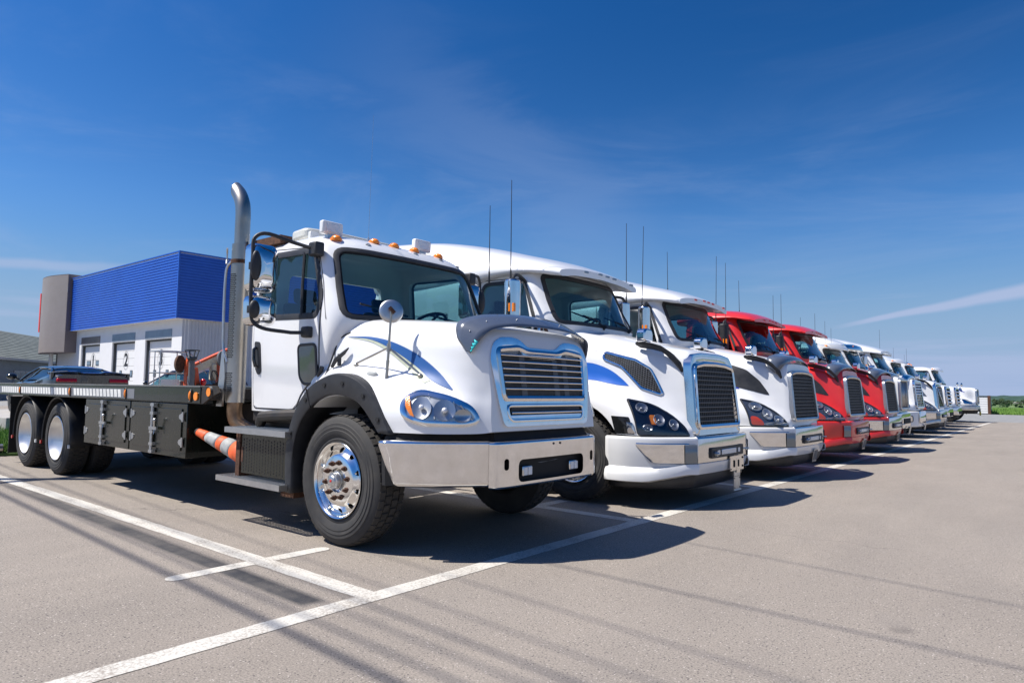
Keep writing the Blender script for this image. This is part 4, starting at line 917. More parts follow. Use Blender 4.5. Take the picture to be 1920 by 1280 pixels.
def cab_common(T, key, cabfn, ws, sw, paint, dl, dark_int=None, xw=-1.66, zc=2.10, w=1.02):
    cm, om = cabfn(); ck = key+'cm'+paint.name
    if ck not in CACHE: CACHE[ck] = set_mats(cm, [paint, INTM], 38)
    newobj('cab_shell', CACHE[ck], T)
    if key+'bvh' not in CACHE: CACHE[key+'bvh'] = bvh_of(om)
    b = CACHE[key+'bvh']; ps = Proj(b, 'side'); pf = Proj(b, 'front')
    cached_obj(key+'seal', 'windscreen_seal', lambda: pf.ring(ws, -.02, .03, .006, .03, mid=.004), BLACKP, T)
    cached_obj(key+'ws', 'windscreen', lambda: pf.fill(grow(ws, .01), -.012, rings=4), GLASS, T)
    o, o2 = cached_obj(key+'door', 'door', lambda: door_skin(ps, dl, sw, .03), paint, T, 38, both=True)
    for q, s in ((o, 0), (o2, 1)):
        for nm, fn, mt in (('window_seal', lambda: ps.ring(sw, -.015, .03, .009, .012, mid=.003), BLACKP), ('window_glass', lambda: ps.fill(grow(sw, .01), -.01, rings=3), GLASS), ('door_handle', lambda: ps.fill(rpoly([(-2.9, 1.70), (-2.74, 1.70), (-2.74, 1.62), (-2.9, 1.62)], .02), .022, .02, rings=2), BLACKP)):
            kk = (key, nm, s)
            if kk not in CACHE:
                me = fn().mesh(nm); finish(me, mt, True, 40)
                CACHE[kk] = mirror_me(me) if s else me
            newobj(nm, CACHE[kk], q)
    cached_obj(key+'dseam', 'door_seam', lambda: ps.ring(dl, -.004, .006, .003, .003), BLACKM, T, both=True)
    interior(T, xw, zc, w, -2.9)
    return ps, pf
def door_skin(ps, dl, sw, gap):
    dl2 = dens(dl, .05); swo = dens(grow(sw, gap), .05); c = centroid(swo); n = 80; rows = [[] for _ in range(5)]
    def rayhit(loop, a):
        d = Vector((cos(a), sin(a))); best = None
        for i in range(len(loop)):
            p, q = loop[i], loop[(i+1) % len(loop)]; e = q-p; den = d.x*e.y-d.y*e.x
            if abs(den) < 1e-9: continue
            w = p-c; t = (w.x*e.y-w.y*e.x)/den; u = (w.x*d.y-w.y*d.x)/den
            if t > 0 and -1e-6 <= u <= 1+1e-6: best = t if best is None else max(best, t)
        return c+d*(best or 0)
    dln = grow(dl2, -.008)
    for i in range(n):
        a = 2*pi*i/n; A = rayhit(swo, a); B = rayhit(dln, a)
        for r, (p, o) in enumerate(((A, -.004), (A, .007), (A.lerp(B, .5), .008), (B, .007), (B, -.004))): rows[r].append(ps(p, o))
    mb = MB(); mb.grid(rows, closed=True); return mb
def tall_mirror(T, x, y, z0, z1, s, mat=CHROME, w=.20, lamp=True, d=.12, arms=True):
    """box mirror on a bracket; s = side sign"""
    mb = MB(); mb.prism(rpoly([(x-.10, y-w/2), (x-.10, y+w/2), (x+.0, y+w/2), (x+.045, y+w*.25), (x+.045, y-w*.25), (x, y-w/2)], .035), 'z', z0, z1); m = mb.obj('mirror_housing', mat, T, bev=.02, seg=3, ang=50)
    mb = MB(); mb.box(x-.108, x-.101, y-w*.42, y+w*.42, z0+.03, z1-.03); mb.obj('mirror_glass', CHROME_D, m)
    if lamp: mb = MB(); mb.box(x-.02, x+.0, y-w/2-.008 if s < 0 else y+w/2, y-w/2 if s < 0 else y+w/2+.008, z0+.12, z0+.22); mb.box(x+.03, x+.052, y-w*.48, y-w*.28, z0+.12, z0+.22); mb.obj('mirror_lamp', AMBER, m)
    if arms:
        yi = s*1.0; mb = MB(); mb.tube(spline([(-2.12, yi*.98, z1-.0), (-2.14, yi*1.05, z1+.06), (x-.04, y-s*.06, z1+.07), (x-.04, y, z1+.03), (x-.04, y, z1-.06), (x-.04, y, z0+.05), (x-.04, y, z0-.02), (x-.05, y-s*.08, z0-.04), (-2.04, yi*1.02, z0+.0)], 5), .022, 8); mb.obj('mirror_arm', BLACKP, T)
def vnl(i, x0, yc, label, cab=WHITE, hood=WHITE, roof='high', chrome_grille=False, shield=True, vent='black', lamp='clear', bump='chrome_inset', swoosh=None, plate='plain', visor_lamp=LAMPW, diag=False, front_mat=None, group='semi trucks parked nose out in a row'):
    T = empty('semi_truck', label, 'truck', (x0, yc, 0), 0, group)
    hm, raw, hb = vnl_hood(); kk = 'vnlh'+hood.name
    if kk not in CACHE: CACHE[kk] = set_mats(hm, [hood], 40)
    newobj('hood', CACHE[kk], T); ps = Proj(hb, 'side'); pd = Proj(hb, 'diag'); pf = Proj(hb, 'front')
    mbw = MB(); mbw.lathe([(.645, 0), (.64, .42)], 32, 'y', (-1.25, -1.12, .50), a0=radians(-12), a1=radians(192)); mbw.prism(arc((-1.25, .50), .64, 15, 165, 26), 'y', -.70, -.69)
    cached_obj('vwell', 'wheel_well', lambda: mbw, CHASSIS, T, both=True)
    # grille
    gl = dens(rpoly([(-.52, 1.545), (-.3, 1.575), (0, 1.583), (.3, 1.575), (.52, 1.545), (.565, .90), (-.565, .90)], .04), .05)
    if chrome_grille or diag:
        sur = dens(rpoly([(-.60, 1.60), (-.52, 1.70), (-.3, 1.725), (.3, 1.725), (.52, 1.70), (.60, 1.60), (.645, .79), (-.645, .79)], .04), .05)
        def smb():
            mb = MB(); n = len(sur); outer = sur
            c = Vector((0, 1.24))
            inner = []
            for p in outer: q = c+(p-c)*.0; inner.append(p)
            a = [(hgx(p.y)-.06, p.x*1.03, p.y) for p in outer]; b = [(hgx(p.y)+.022, p.x, p.y) for p in outer]; d_ = [(hgx(p.y)+.03, p.x*.94, p.y*.985+.012) for p in outer]; e = [(hgx(p.y)+.015, p.x*.80, c.y+(p.y-c.y)*.80) for p in outer]
            mb.grid([a, b, d_, e], closed=True); return mb
        cached_obj('vsur', 'grille_surround', smb, CHROME_D if not diag else CHROME, T, 50)
        mb = MB(); mb.grid([[(hgx(z)+.024-.0, y, z) for y in (-.6, 0, .6)] for z in (1.56, 1.715)])
    cached_obj('vgf', 'grille_frame', lambda: frame_mb(gl, -.006, .045, .048, .07, .012, hgx), CHROME if chrome_grille else SATIN, T, 50)
    def gback(): mb = MB(); mb.grid([[(hgx(z)+.02, y, z) for y in (-.55, .55)] for z in (.9, 1.57)]); return mb
    cached_obj('vgb', 'grille_backing', gback, BLACKM, T)
    nb = 12
    for k in range(nb):
        z = .945+k*.0515; w = .562-.042*(z-.9)/.66
        def bar(z=z, w=w): mb = MB(); x = hgx(z)+.035; mb.box(x-.006, x+.006, -w, w, z-.0045, z+.0045); return mb
        cached_obj('vbar%d' % k, 'grille_bar', bar, GREYP if not diag else CHROME_D, T)
    def vert():
        mb = MB()
        for k in range(21):
            y = -.51+k*.051; mb.add([(hgx(.9)+.028, y-.003, .905), (hgx(.9)+.028, y+.003, .905), (hgx(1.56)+.028, y*.92+.003, 1.565), (hgx(1.56)+.028, y*.92-.003, 1.565)], [(0, 1, 2, 3)])
        return mb
    cached_obj('vvert', 'grille_mesh', vert, GREYP, T, kind='stuff')
    if diag:
        mb = MB(); mb.add([(hgx(.93)+.05, .50, .92), (hgx(.93)+.05, .42, .92), (hgx(1.56)+.05, -.46, 1.55), (hgx(1.56)+.05, -.38, 1.55)], [(0, 1, 2, 3)]); mb.obj('diagonal_bar', CHROME, T, solid=.01)
    # side vents
    vl = rpoly([(-1.02, 1.715), (-.66, 1.62), (-.50, 1.52), (-.36, 1.24), (-.56, 1.31), (-.70, 1.46), (-.80, 1.56), (-1.01, 1.645)], .03, 4)
    vl2 = rpoly([(-1.10, 1.72), (-.85, 1.70), (-.62, 1.62), (-.45, 1.46), (-.30, 1.235), (-.60, 1.32), (-1.05, 1.44)], .05, 4)
    if vent == 'mesh':
        cached_obj('vent_m', 'vent_mesh', lambda: ps.fill(vl, .004, rings=3), BLACKM, T, both=True)
        cached_obj('vent_r', 'vent_frame', lambda: ps.ring(vl, -.004, .022, .010, .01, step=.03, mid=.006), CHROME, T, 50, both=True)
        def honey():
            mb = MB(); from_in = lambda p: inside(p, vl)
            for a in range(30):
                for b in range(22):
                    p = Vector((-1.03+a*.025, 1.22+b*.0235+(.0118 if a % 2 else 0)))
                    if inside(p, vl):
                        q = ps(p, .007); r_ = .0052
                        for t in (0, 2*pi/3, 4*pi/3): n_ = Vector((-sin(t), 0, cos(t)))*.0022; e_ = Vector((cos(t), 0, sin(t)))*.0145; mb.add([q-n_, q+n_, q+e_+n_, q+e_-n_], [(0, 1, 2, 3)])
            return mb
        cached_obj('vent_h', 'vent_wires', honey, SATIN, T, kind='stuff')
    else:
        cached_obj('vent_b', 'side_vent', lambda: ps.fill(vl2, .005, .004, rings=4), BLACKP if vent == 'black' else SMOKE, T, both=True)
    # headlights
    hl = rpoly([(-1.175, 1.175), (-1.10, .795), (-.52, .785), (-.58, .89), (-.70, 1.01), (-.88, 1.12)], [.02, .03, .02, .12, .2, .12], 5)
    hk = 'vhl'+lamp
    base = {'black': BLACKG, 'clear': LAMPGREY}[lamp]
    a, b = cached_obj('vhl', 'headlight', lambda: pd.fill(hl, .004, rings=5, step=.03), base, T, both=True)
    for q, s in ((a, 0), (b, 1)):
        for nm, fn, mt in (('lens', lambda: pd.fill(grow(hl, -.004), .030, .026, rings=5, step=.03), LENS if lamp == 'clear' else glass_get()), ('lens_edge', lambda: pd.ring(hl, -.012, .006, .014, .012, step=.03), BLACKP),
                           ('reflector', lambda: vnl_pods(pd, lamp, 0), LSILV), ('reflector ', lambda: vnl_pods(pd, lamp, 1), LSILV), ('reflector  ', lambda: vnl_pods(pd, lamp, 2), LSILV), ('reflector   ', lambda: vnl_pods(pd, lamp, 3), LSILV), ('amber_marker', lambda: vnl_amber(pd, lamp), AMBER if lamp == 'black' else REDO)):
            kk = (hk, nm, s); nm = nm.strip()
            if kk not in CACHE:
                me = fn().mesh(nm); finish(me, mt, True, 45); CACHE[kk] = mirror_me(me) if s else me
            newobj(nm, CACHE[kk], q)
    if lamp == 'black':
        cached_obj('vmk', 'fender_marker', lambda: pd.fill(rpoly([(-1.36, .995), (-1.19, .985), (-1.135, .80), (-1.32, .80)], .01), .006, .005, rings=2), BLACKG, T, both=True)
        cached_obj('vmk2', 'marker_lamp', lambda: pd.fill(rpoly([(-1.215, .93), (-1.155, .925), (-1.125, .81), (-1.20, .81)], .008), .012, .008, rings=2), CHROME_D, T, both=True)
    if swoosh:
        ps2 = ps; cached_obj('vsw', 'blue_swoosh', lambda: ps.strip([(-1.36, 1.60), (-1.15, 1.595), (-.92, 1.51), (-.78, 1.41), (-.70, 1.335)], [(-1.30, 1.40), (-1.1, 1.39), (-.9, 1.352), (-.78, 1.335), (-.705, 1.33)], .004, n=24), swoosh, T, both=True)
    cached_obj('vline', 'hood_crease', lambda: (lambda mb: mb.tube([ps((x, z), .0) for x, z in ((-1.75, 1.80), (-1.4, 1.76), (-1.12, 1.74))], .004, 5))(MB()), GREYP, T, both=True)
    # hood mirrors with dark arm
    def arm():
        mb = MB(); rows = []
        for (x, y, z, w) in ((-.64, -.76, 1.835, .05), (-.50, -.735, 1.815, .055), (-.38, -.705, 1.78, .06), (-.28, -.68, 1.71, .07), (-.20, -.655, 1.62, .06), (-.16, -.63, 1.53, .02)):
            c = Vector((x, y, z)); q = hit(hb, (x, y*.8, z-.1), (0, 1, -.0), 0) if False else c; rows.append([q+Vector((-w*.6, -.015, -.025)), q+Vector((-w*.3, -.04, .0)), q+Vector((w*.3, -.035, .012)), q+Vector((w*.6, .02, -.02)), q+Vector((0, .05, -.06))])
        mb.grid(rows, closed=True); mb.f.append((0, 1, 2, 3, 4)); mb.m.append(0); mb.f.append(tuple(range(25, 30))); mb.m.append(0); return mb
    cached_obj('varm', 'hood_mirror_arm', arm, BLACKP, T, 50, both=True)
    def hmir(): mb = MB(); mb.prism(rpoly([(-.86, 1.835), (-.66, 1.835), (-.66, 1.96), (-.72, 1.99), (-.82, 1.99), (-.86, 1.96)], .03), 'x', -.62, -.50); mb.v = [(v[0], v[1]+.0, v[2]) for v in mb.v]; return mb
    cached_obj('vmir', 'hood_mirror', hmir, CHROME, T, 50, bev=.02, both=True)
    # shield
    if shield:
        def shd():
            b_ = [(-.20, -.665, 1.56), (-.155, -.635, 1.64), (-.115, -.56, 1.715), (-.095, -.35, 1.76), (-.085, 0, 1.78)]; t_ = [(-.24, -.69, 1.575), (-.33, -.715, 1.68), (-.345, -.68, 1.80), (-.31, -.53, 1.855), (-.28, -.30, 1.88), (-.265, 0, 1.885)]
            base = spline(b_+[(p_[0], -p_[1], p_[2]) for p_ in b_[-2::-1]], 10); top = spline(t_+[(p_[0], -p_[1], p_[2]) for p_ in t_[-2::-1]], 8); rows = []
            for p, q in zip(base, top): rows.append([p, p.lerp(q, .5)+Vector((.02, 0, .01)), q])
            mb = MB(); mb.grid(rows); return mb
        cached_obj('vshield', 'hood_deflector', shd, SMOKE, T, 60, solid=.006)
    # bumper
    P = [(-.80, -1.205), (-.55, -1.19), (-.28, -1.06), (-.06, -.86), (.035, -.74), (.06, -.70)]
    Pc = [(.06, -.70), (.075, -.62), (.10, -.3), (.105, 0), (.10, .3), (.075, .62), (.06, .70)]
    bm_ = front_mat or hood
    profb = [(.775, -.06), (.775, -.02), (.765, .0), (.735, .012), (.60, .012), (.50, .012), (.48, .012)]
    def be():
        mb = MB(); wrap(P, [(.775, -.10), (.778, -.03), (.768, .0), (.760, .004), (.74, .006), (.60, .006), (.45, -.015), (.41, .02), (.36, .035), (.30, .03), (.285, -.02)], mb, sub=5)
        mb.v = [(v[0], v[1], v[2]+(.08*max(0, min(1, (v[0]+.35)/.35)) if v[2] < .42 else 0)) for v in mb.v]; return mb
    cached_obj('vbe', 'bumper_end', be, bm_, T, 40, solid=.01, both=True)
    def bc(): mb = MB(); wrap(Pc, [(.78, -.10), (.785, -.03), (.775, -.005), (.765, .003), (.755, .005), (.60, .005), (.505, .005), (.50, .004), (.49, .0)], mb, sub=4); return mb
    cached_obj('vbc', 'bumper_centre', bc, CHROME_D if bump in ('chrome_inset', 'chrome') else bm_, T, 40, solid=.01)
    def bc2(): mb = MB(); wrap(Pc, [(.492, .0), (.488, .004), (.42, -.008), (.37, -.03), (.36, -.08)], mb, sub=4); return mb
    cached_obj('vbc2', 'bumper_lower', bc2, bm_, T, 40, solid=.01)
    def lip():
        mb = MB(); Pl = P[:]+Pc[1:-1]+[(x, -y) for x, y in P[::-1]]; wrap(Pl, [(.40, -.05), (.37, -.045), (.30, -.05), (.23, -.09), (.20, -.16)], mb, sub=3); return mb
    cached_obj('vlip', 'bumper_lip', lip, BLACKP, T, 40, solid=.01)
    bk = MB(); wrap(P+Pc[1:-1]+[(x_, -y_) for x_, y_ in P[::-1]], [(.38, -.5), (.45, -.05), (.74, -.05), (.80, -.14), (.80, -.5)], bk); cached_obj('vbk', 'bumper_backing', lambda: bk, BLACKM, T)
    if bump in ('chrome_inset', 'chrome'):
        def ins():
            mb = MB(); rows = []; Q = [Vector((q.x, q.y)) for q in spline([(p[0], p[1], 0) for p in P], 8)]
            for p_i in range(len(Q)):
                p = Q[p_i]
                if p.x < -.46 or p.x > .0: continue
                t = (Q[min(p_i+1, len(Q)-1)]-Q[max(p_i-1, 0)]).normalized(); n = Vector((t.y, -t.x)); f = min(1, (p.x+.46)/.16)
                zl = .70-.20*f
                rows.append([(p.x+n.x*.012, p.y+n.y*.012, .712), (p.x+n.x*.018, p.y+n.y*.018, .705), (p.x+n.x*.018, p.y+n.y*.018, .700), (p.x+n.x*.018, p.y+n.y*.018, zl+.006), (p.x+n.x*.017, p.y+n.y*.017, zl), (p.x+n.x*.0, p.y+n.y*.0, zl-.01)])
            mb.grid(rows); return mb
        cached_obj('vins', 'chrome_inset', ins, CHROME, T, 50, both=True)
    def fog():
        mb = MB(); rows = []
        for (x, y) in ((-.035, -.835), (.0, -.79), (.032, -.745), (.052, -.715)): rows.append([(x+.012, y-.012, .70), (x+.020, y-.02, .69), (x+.020, y-.02, .60), (x+.018, y-.018, .50), (x+.0, y, .49)])
        mb.grid(rows); return mb
    cached_obj('vfog', 'fog_lamp', fog, DLENS, T, 50, both=True)
    def slot(): mb = MB(); mb.prism(rpoly([(-.46, .655), (.46, .655), (.46, .535), (-.46, .535)], .02), 'x', .09, .118); return mb
    cached_obj('vslot', 'bumper_slot', slot, BLACKP, T, bev=.004)
    def led(): mb = MB(); mb.box(.116, .128, -.20, .22, .565, .625); return mb
    cached_obj('vled', 'led_bar', led, LAMPW, T, bev=.005)
    for q_, (f_, m_) in enumerate(((lambda m: (m.cyl((.10, -.38, .585), (.15, -.38, .585), .028, n=12), m.ball((.155, -.38, .585), .018, .018, .018, 10, 6)), SATIN), (lambda m: m.tube([(.09, .48, .60), (.15, .55, .60)], .01, 6), SATIN), (lambda m: m.box(.118, .126, -.31, -.25, .57, .62), LAMPW), (lambda m: m.box(.118, .126, .28, .34, .57, .62), LAMPW))):
        def tow(f_=f_): mb = MB(); f_(mb); return mb
        cached_obj('vtow%d' % q_, ('tow_eye', 'hose_stub', 'small_lamp', 'small_lamp')[q_], tow, m_, T)
    if plate == 'bracket':
        mb = MB(); mb.box(.125, .135, .02, .42, .36, .53); mb.box(.132, .139, .2, .30, .33, .50); b_ = mb.obj('bracket_plate', CHROME_D, T)
        mb = MB(); mb.box(.138, .142, .115, .145, .40, .48); mb.box(.140, .144, .235, .265, .40, .48); mb.cyl((.134, .04, .38), (.14, .04, .38), .006, n=8); mb.cyl((.134, .385, .50), (.142, .385, .50), .012, n=10); mb.cyl((.134, .385, .40), (.142, .385, .40), .012, n=10); mb.obj('bracket_slot', BLACKM, b_)
        mb = MB(); mb.box(.11, .125, .15, .33, .29, .35); mb.box(.12, .125, .14, .33, .13, .285); mb.tube([(.125, .13, .128), (.128, .34, .128)], .008, 6); mb.obj('hanging_plate', SATIN, T)
        mb = MB(); mb.cyl((.126, .16, .265), (.13, .16, .265), .007, n=8); mb.cyl((.126, .31, .265), (.13, .31, .265), .007, n=8); mb.cyl((.126, .16, .155), (.13, .16, .155), .007, n=8); mb.cyl((.126, .31, .155), (.13, .31, .155), .007, n=8); mb.obj('plate_hole', BLACKM, T)
    else:
        mb = MB(); mb.obox((.10, .10, .33), (.004, 0, 0), (0, .10, 0), (.02, 0, .10)); o = mb.obj('plate_holder', SATIN, T, bev=.003); mb = MB(); mb.obox((.106, .10, .335), (.002, 0, 0), (0, .085, 0), (.015, 0, .075)); mb.obj('plate_blank', GREYP, o)
    # cab
    vdl = rpoly([(-2.95, 1.08), (-2.2, 1.08), (-2.02, 1.35), (-1.93, 1.95), (-2.16, 2.70), (-2.93, 2.72)], [.05, .1, .1, .08, .1, .08])
    cab_common(T, 'v', vnl_cab, VWS, VSW, cab, vdl)
    # visor / roof
    if roof == 'high':
        R = [(-1.63, [(0, 2.845), (.45, 2.83), (.82, 2.79), (.945, 2.75), (.94, 2.70), (.6, 2.735), (0, 2.76)]),
             (-1.78, [(0, 2.915), (.46, 2.90), (.86, 2.845), (1.0, 2.77), (.98, 2.72), (.6, 2.76), (0, 2.79)]),
             (-2.05, [(0, 3.01), (.48, 2.99), (.90, 2.91), (1.06, 2.79), (1.03, 2.76), (.6, 2.845), (0, 2.85)]),
             (-2.5, [(0, 3.13), (.52, 3.11), (.94, 3.01), (1.11, 2.84), (1.09, 2.76), (.6, 2.85), (0, 2.86)]),
             (-3.2, [(0, 3.32), (.58, 3.29), (.99, 3.17), (1.14, 2.95), (1.15, 2.70), (.6, 2.68), (0, 2.68)]),
             (-4.0, [(0, 3.47), (.62, 3.45), (1.03, 3.32), (1.17, 3.05), (1.19, 2.70), (.6, 2.68), (0, 2.68)]),
             (-4.9, [(0, 3.55), (.64, 3.53), (1.05, 3.40), (1.19, 3.1), (1.2, 2.70), (.6, 2.68), (0, 2.68)])]
    elif roof == 'day':
        R = [(-1.60, [(0, 2.80), (.45, 2.785), (.82, 2.74), (.94, 2.71), (.93, 2.69), (.6, 2.70), (0, 2.72)]),
             (-1.76, [(0, 2.885), (.46, 2.87), (.86, 2.81), (1.0, 2.745), (.98, 2.71), (.6, 2.76), (0, 2.78)]),
             (-2.0, [(0, 2.955), (.48, 2.94), (.88, 2.875), (1.05, 2.78), (1.03, 2.76), (.6, 2.845), (0, 2.85)]),
             (-2.35, [(0, 3.0), (.52, 2.985), (.90, 2.92), (1.08, 2.80), (1.07, 2.76), (.6, 2.85), (0, 2.86)]),
             (-2.9, [(0, 3.0), (.58, 2.985), (.95, 2.92), (1.08, 2.80), (1.07, 2.76), (.6, 2.85), (0, 2.86)]),
             (-3.2, [(0, 2.96), (.58, 2.94), (.92, 2.88), (1.06, 2.78), (1.05, 2.70), (.6, 2.68), (0, 2.68)])]
    def rf(): return loft([[(x, y, z) for (y, z) in p] for x, p in R], 4, 4)
    cached_obj('vroof'+roof, 'roof_fairing', rf, cab, T, 45)
    rb = ('roofb', roof)
    if rb not in CACHE: CACHE[rb] = bvh_of(CACHE[('obj', 'vroof'+roof)])
    pr = Proj(CACHE[rb], 'front')
    for y in (-.80, -.36, -.02, .16, .34, .80)[0:6]:
        if y == -.80: continue
        z = (2.83 if roof == 'high' else 2.775)-.05*abs(y)
        def lm(y=y, z=z): mb = MB(); q = pr((y, z), .0); mb.obox(q, (.012, 0, .004), (0, .045, 0), (-.004, 0, .012)); return mb
        cached_obj('vlm%s%.2f' % (roof, y), 'visor_lamp', lm, visor_lamp, T, bev=.004)
    if roof == 'high':
        mb = MB(); sl = [[(x, 0, z0), ] for x, z0 in ()]
        def slp(): return loft([[(x, 0, z1), (.5, 0, 0)][:1]+[(x, .6, z1), (x, 1.0, z1), (x, 1.16, z1-.08), (x, 1.19, z1-.5), (x, 1.19, 1.4), (x, 1.17, .8), (x, .6, .78), (x, 0, .78)] for x, z1 in ((-3.02, 2.78), (-3.8, 2.78), (-4.9, 2.78))], 2, 3)
        cached_obj('vslp', 'sleeper_box', slp, cab, T, 40)
        def seam():
            mb = MB(); mb.tube([(-3.05, -1.20, .9), (-3.05, -1.205, 2.7)], .006, 5); mb.tube([(-3.35, -1.196, 1.0), (-3.35, -1.20, 2.3), (-4.3, -1.20, 2.3), (-4.3, -1.196, 1.0)], .005, 5); mb.prism(rpoly([(-3.9, 1.95), (-3.45, 1.95), (-3.45, 2.2), (-3.9, 2.2)], .04), 'y', -1.202, -1.19); return mb
        cached_obj('vseam', 'sleeper_trim', seam, BLACKP, T, both=True)
    # fairings, steps, tanks
    def skirt(): mb = MB(); mb.box(-3.3, -1.95, -1.17, -1.0, .35, 1.03); mb.box(-3.3, -1.98, -1.19, -1.0, .64, .70, 0); return mb
    cached_obj('vskirt', 'side_skirt', skirt, hood, T, bev=.03, both=True)
    frame_rails(T, -.3, -7.6, .78, tank=False)
    k = i
    for s in (-1, 1):
        tall_mirror(T, -2.02, s*1.34, 2.10, 2.62, s, CHROME if (cab is WHITE) else BLACKP)
        steer_wheel(T, -1.25, s*1.20, .52, s < 0, detail=(i < 3 and s < 0), lugs=(i < 2))
    for xx in (-5.9, -7.15):
        for s in (-1, 1): drive_wheel(T, xx, s*1.2, .505, s < 0, dish=(i % 2 == 0))
    wiper(T, (-1.50, -.10, 2.10), (-1.62, -.45, 2.24), (-1.68, -.62, 2.27), (-1.56, -.2, 2.17)); wiper(T, (-1.50, .55, 2.10), (-1.60, .25, 2.22), (-1.62, .08, 2.25), (-1.56, .5, 2.17))
    return T
def inside(p, loop):
    c = False; n = len(loop)
    for i in range(n):
        a, b = loop[i], loop[i-1]
        if (a.y > p.y) != (b.y > p.y) and p.x < (b.x-a.x)*(p.y-a.y)/(b.y-a.y)+a.x: c = not c
    return c
LAMPGREY = pm('lamp_bowl', (.16, .18, .21), .22, .7, .3)
def glass_get(): return MATS.get('smoke_lens') or glass('smoke_lens', (.62, .64, .68), .02, .03)
REDO = pm('red_orange_lens', (.75, .07, .02), .2, 0, .4, bump=.3, bs=100)
DLENS = pm('fog_lens', (.20, .22, .23), .08, .5, .5, bump=.2, bs=60)
def vnl_pods(pd, lamp, which=None):
    mb = MB(); L = ((-1.03, 1.075, .065, .05), (-.86, .945, .06, .055), (-.70, .90, .05, .05), (-1.0, .87, .05, .03)) if lamp == 'black' else ((-.98, 1.06, .10, .06), (-.83, .95, .07, .07), (-.68, .88, .07, .05), (-.72, .825, .18, .02))
    for (u, z, ru, rz) in (L if which is None else L[which:which+1]):
        c = pd((u, z), .006); d = Vector((sin(radians(45)), -cos(radians(45)), 0)); a = Vector((cos(radians(45)), sin(radians(45)), 0)); rows = []
        for k in range(6):
            f_ = k/5; rows.append([pd((u+ru*f_*cos(t*2*pi/20), z+rz*f_*sin(t*2*pi/20)), .005+.020*f_*f_) for t in range(20)])
        mb.grid(rows, closed=True); mb.grid([[pd((u+ru*f_*cos(t*2*pi/20), z+rz*f_*sin(t*2*pi/20)), .026-.03*(f_-.92)) for t in range(20)] for f_ in (1.0, 1.12)], closed=True); mb.ball(c+d*.008, ru*.34, ru*.34, rz*.34, 12, 8)
    return mb
def vnl_amber(pd, lamp):
    if lamp == 'black': return pd.fill(rpoly([(-.96, 1.0), (-.90, .995), (-.90, .90), (-.955, .905)], .008), .02, .015, rings=2)
    return pd.fill(rpoly([(-1.10, .93), (-1.02, .925), (-.93, .86), (-.91, .805), (-1.085, .81)], .03), .018, .012, rings=2)

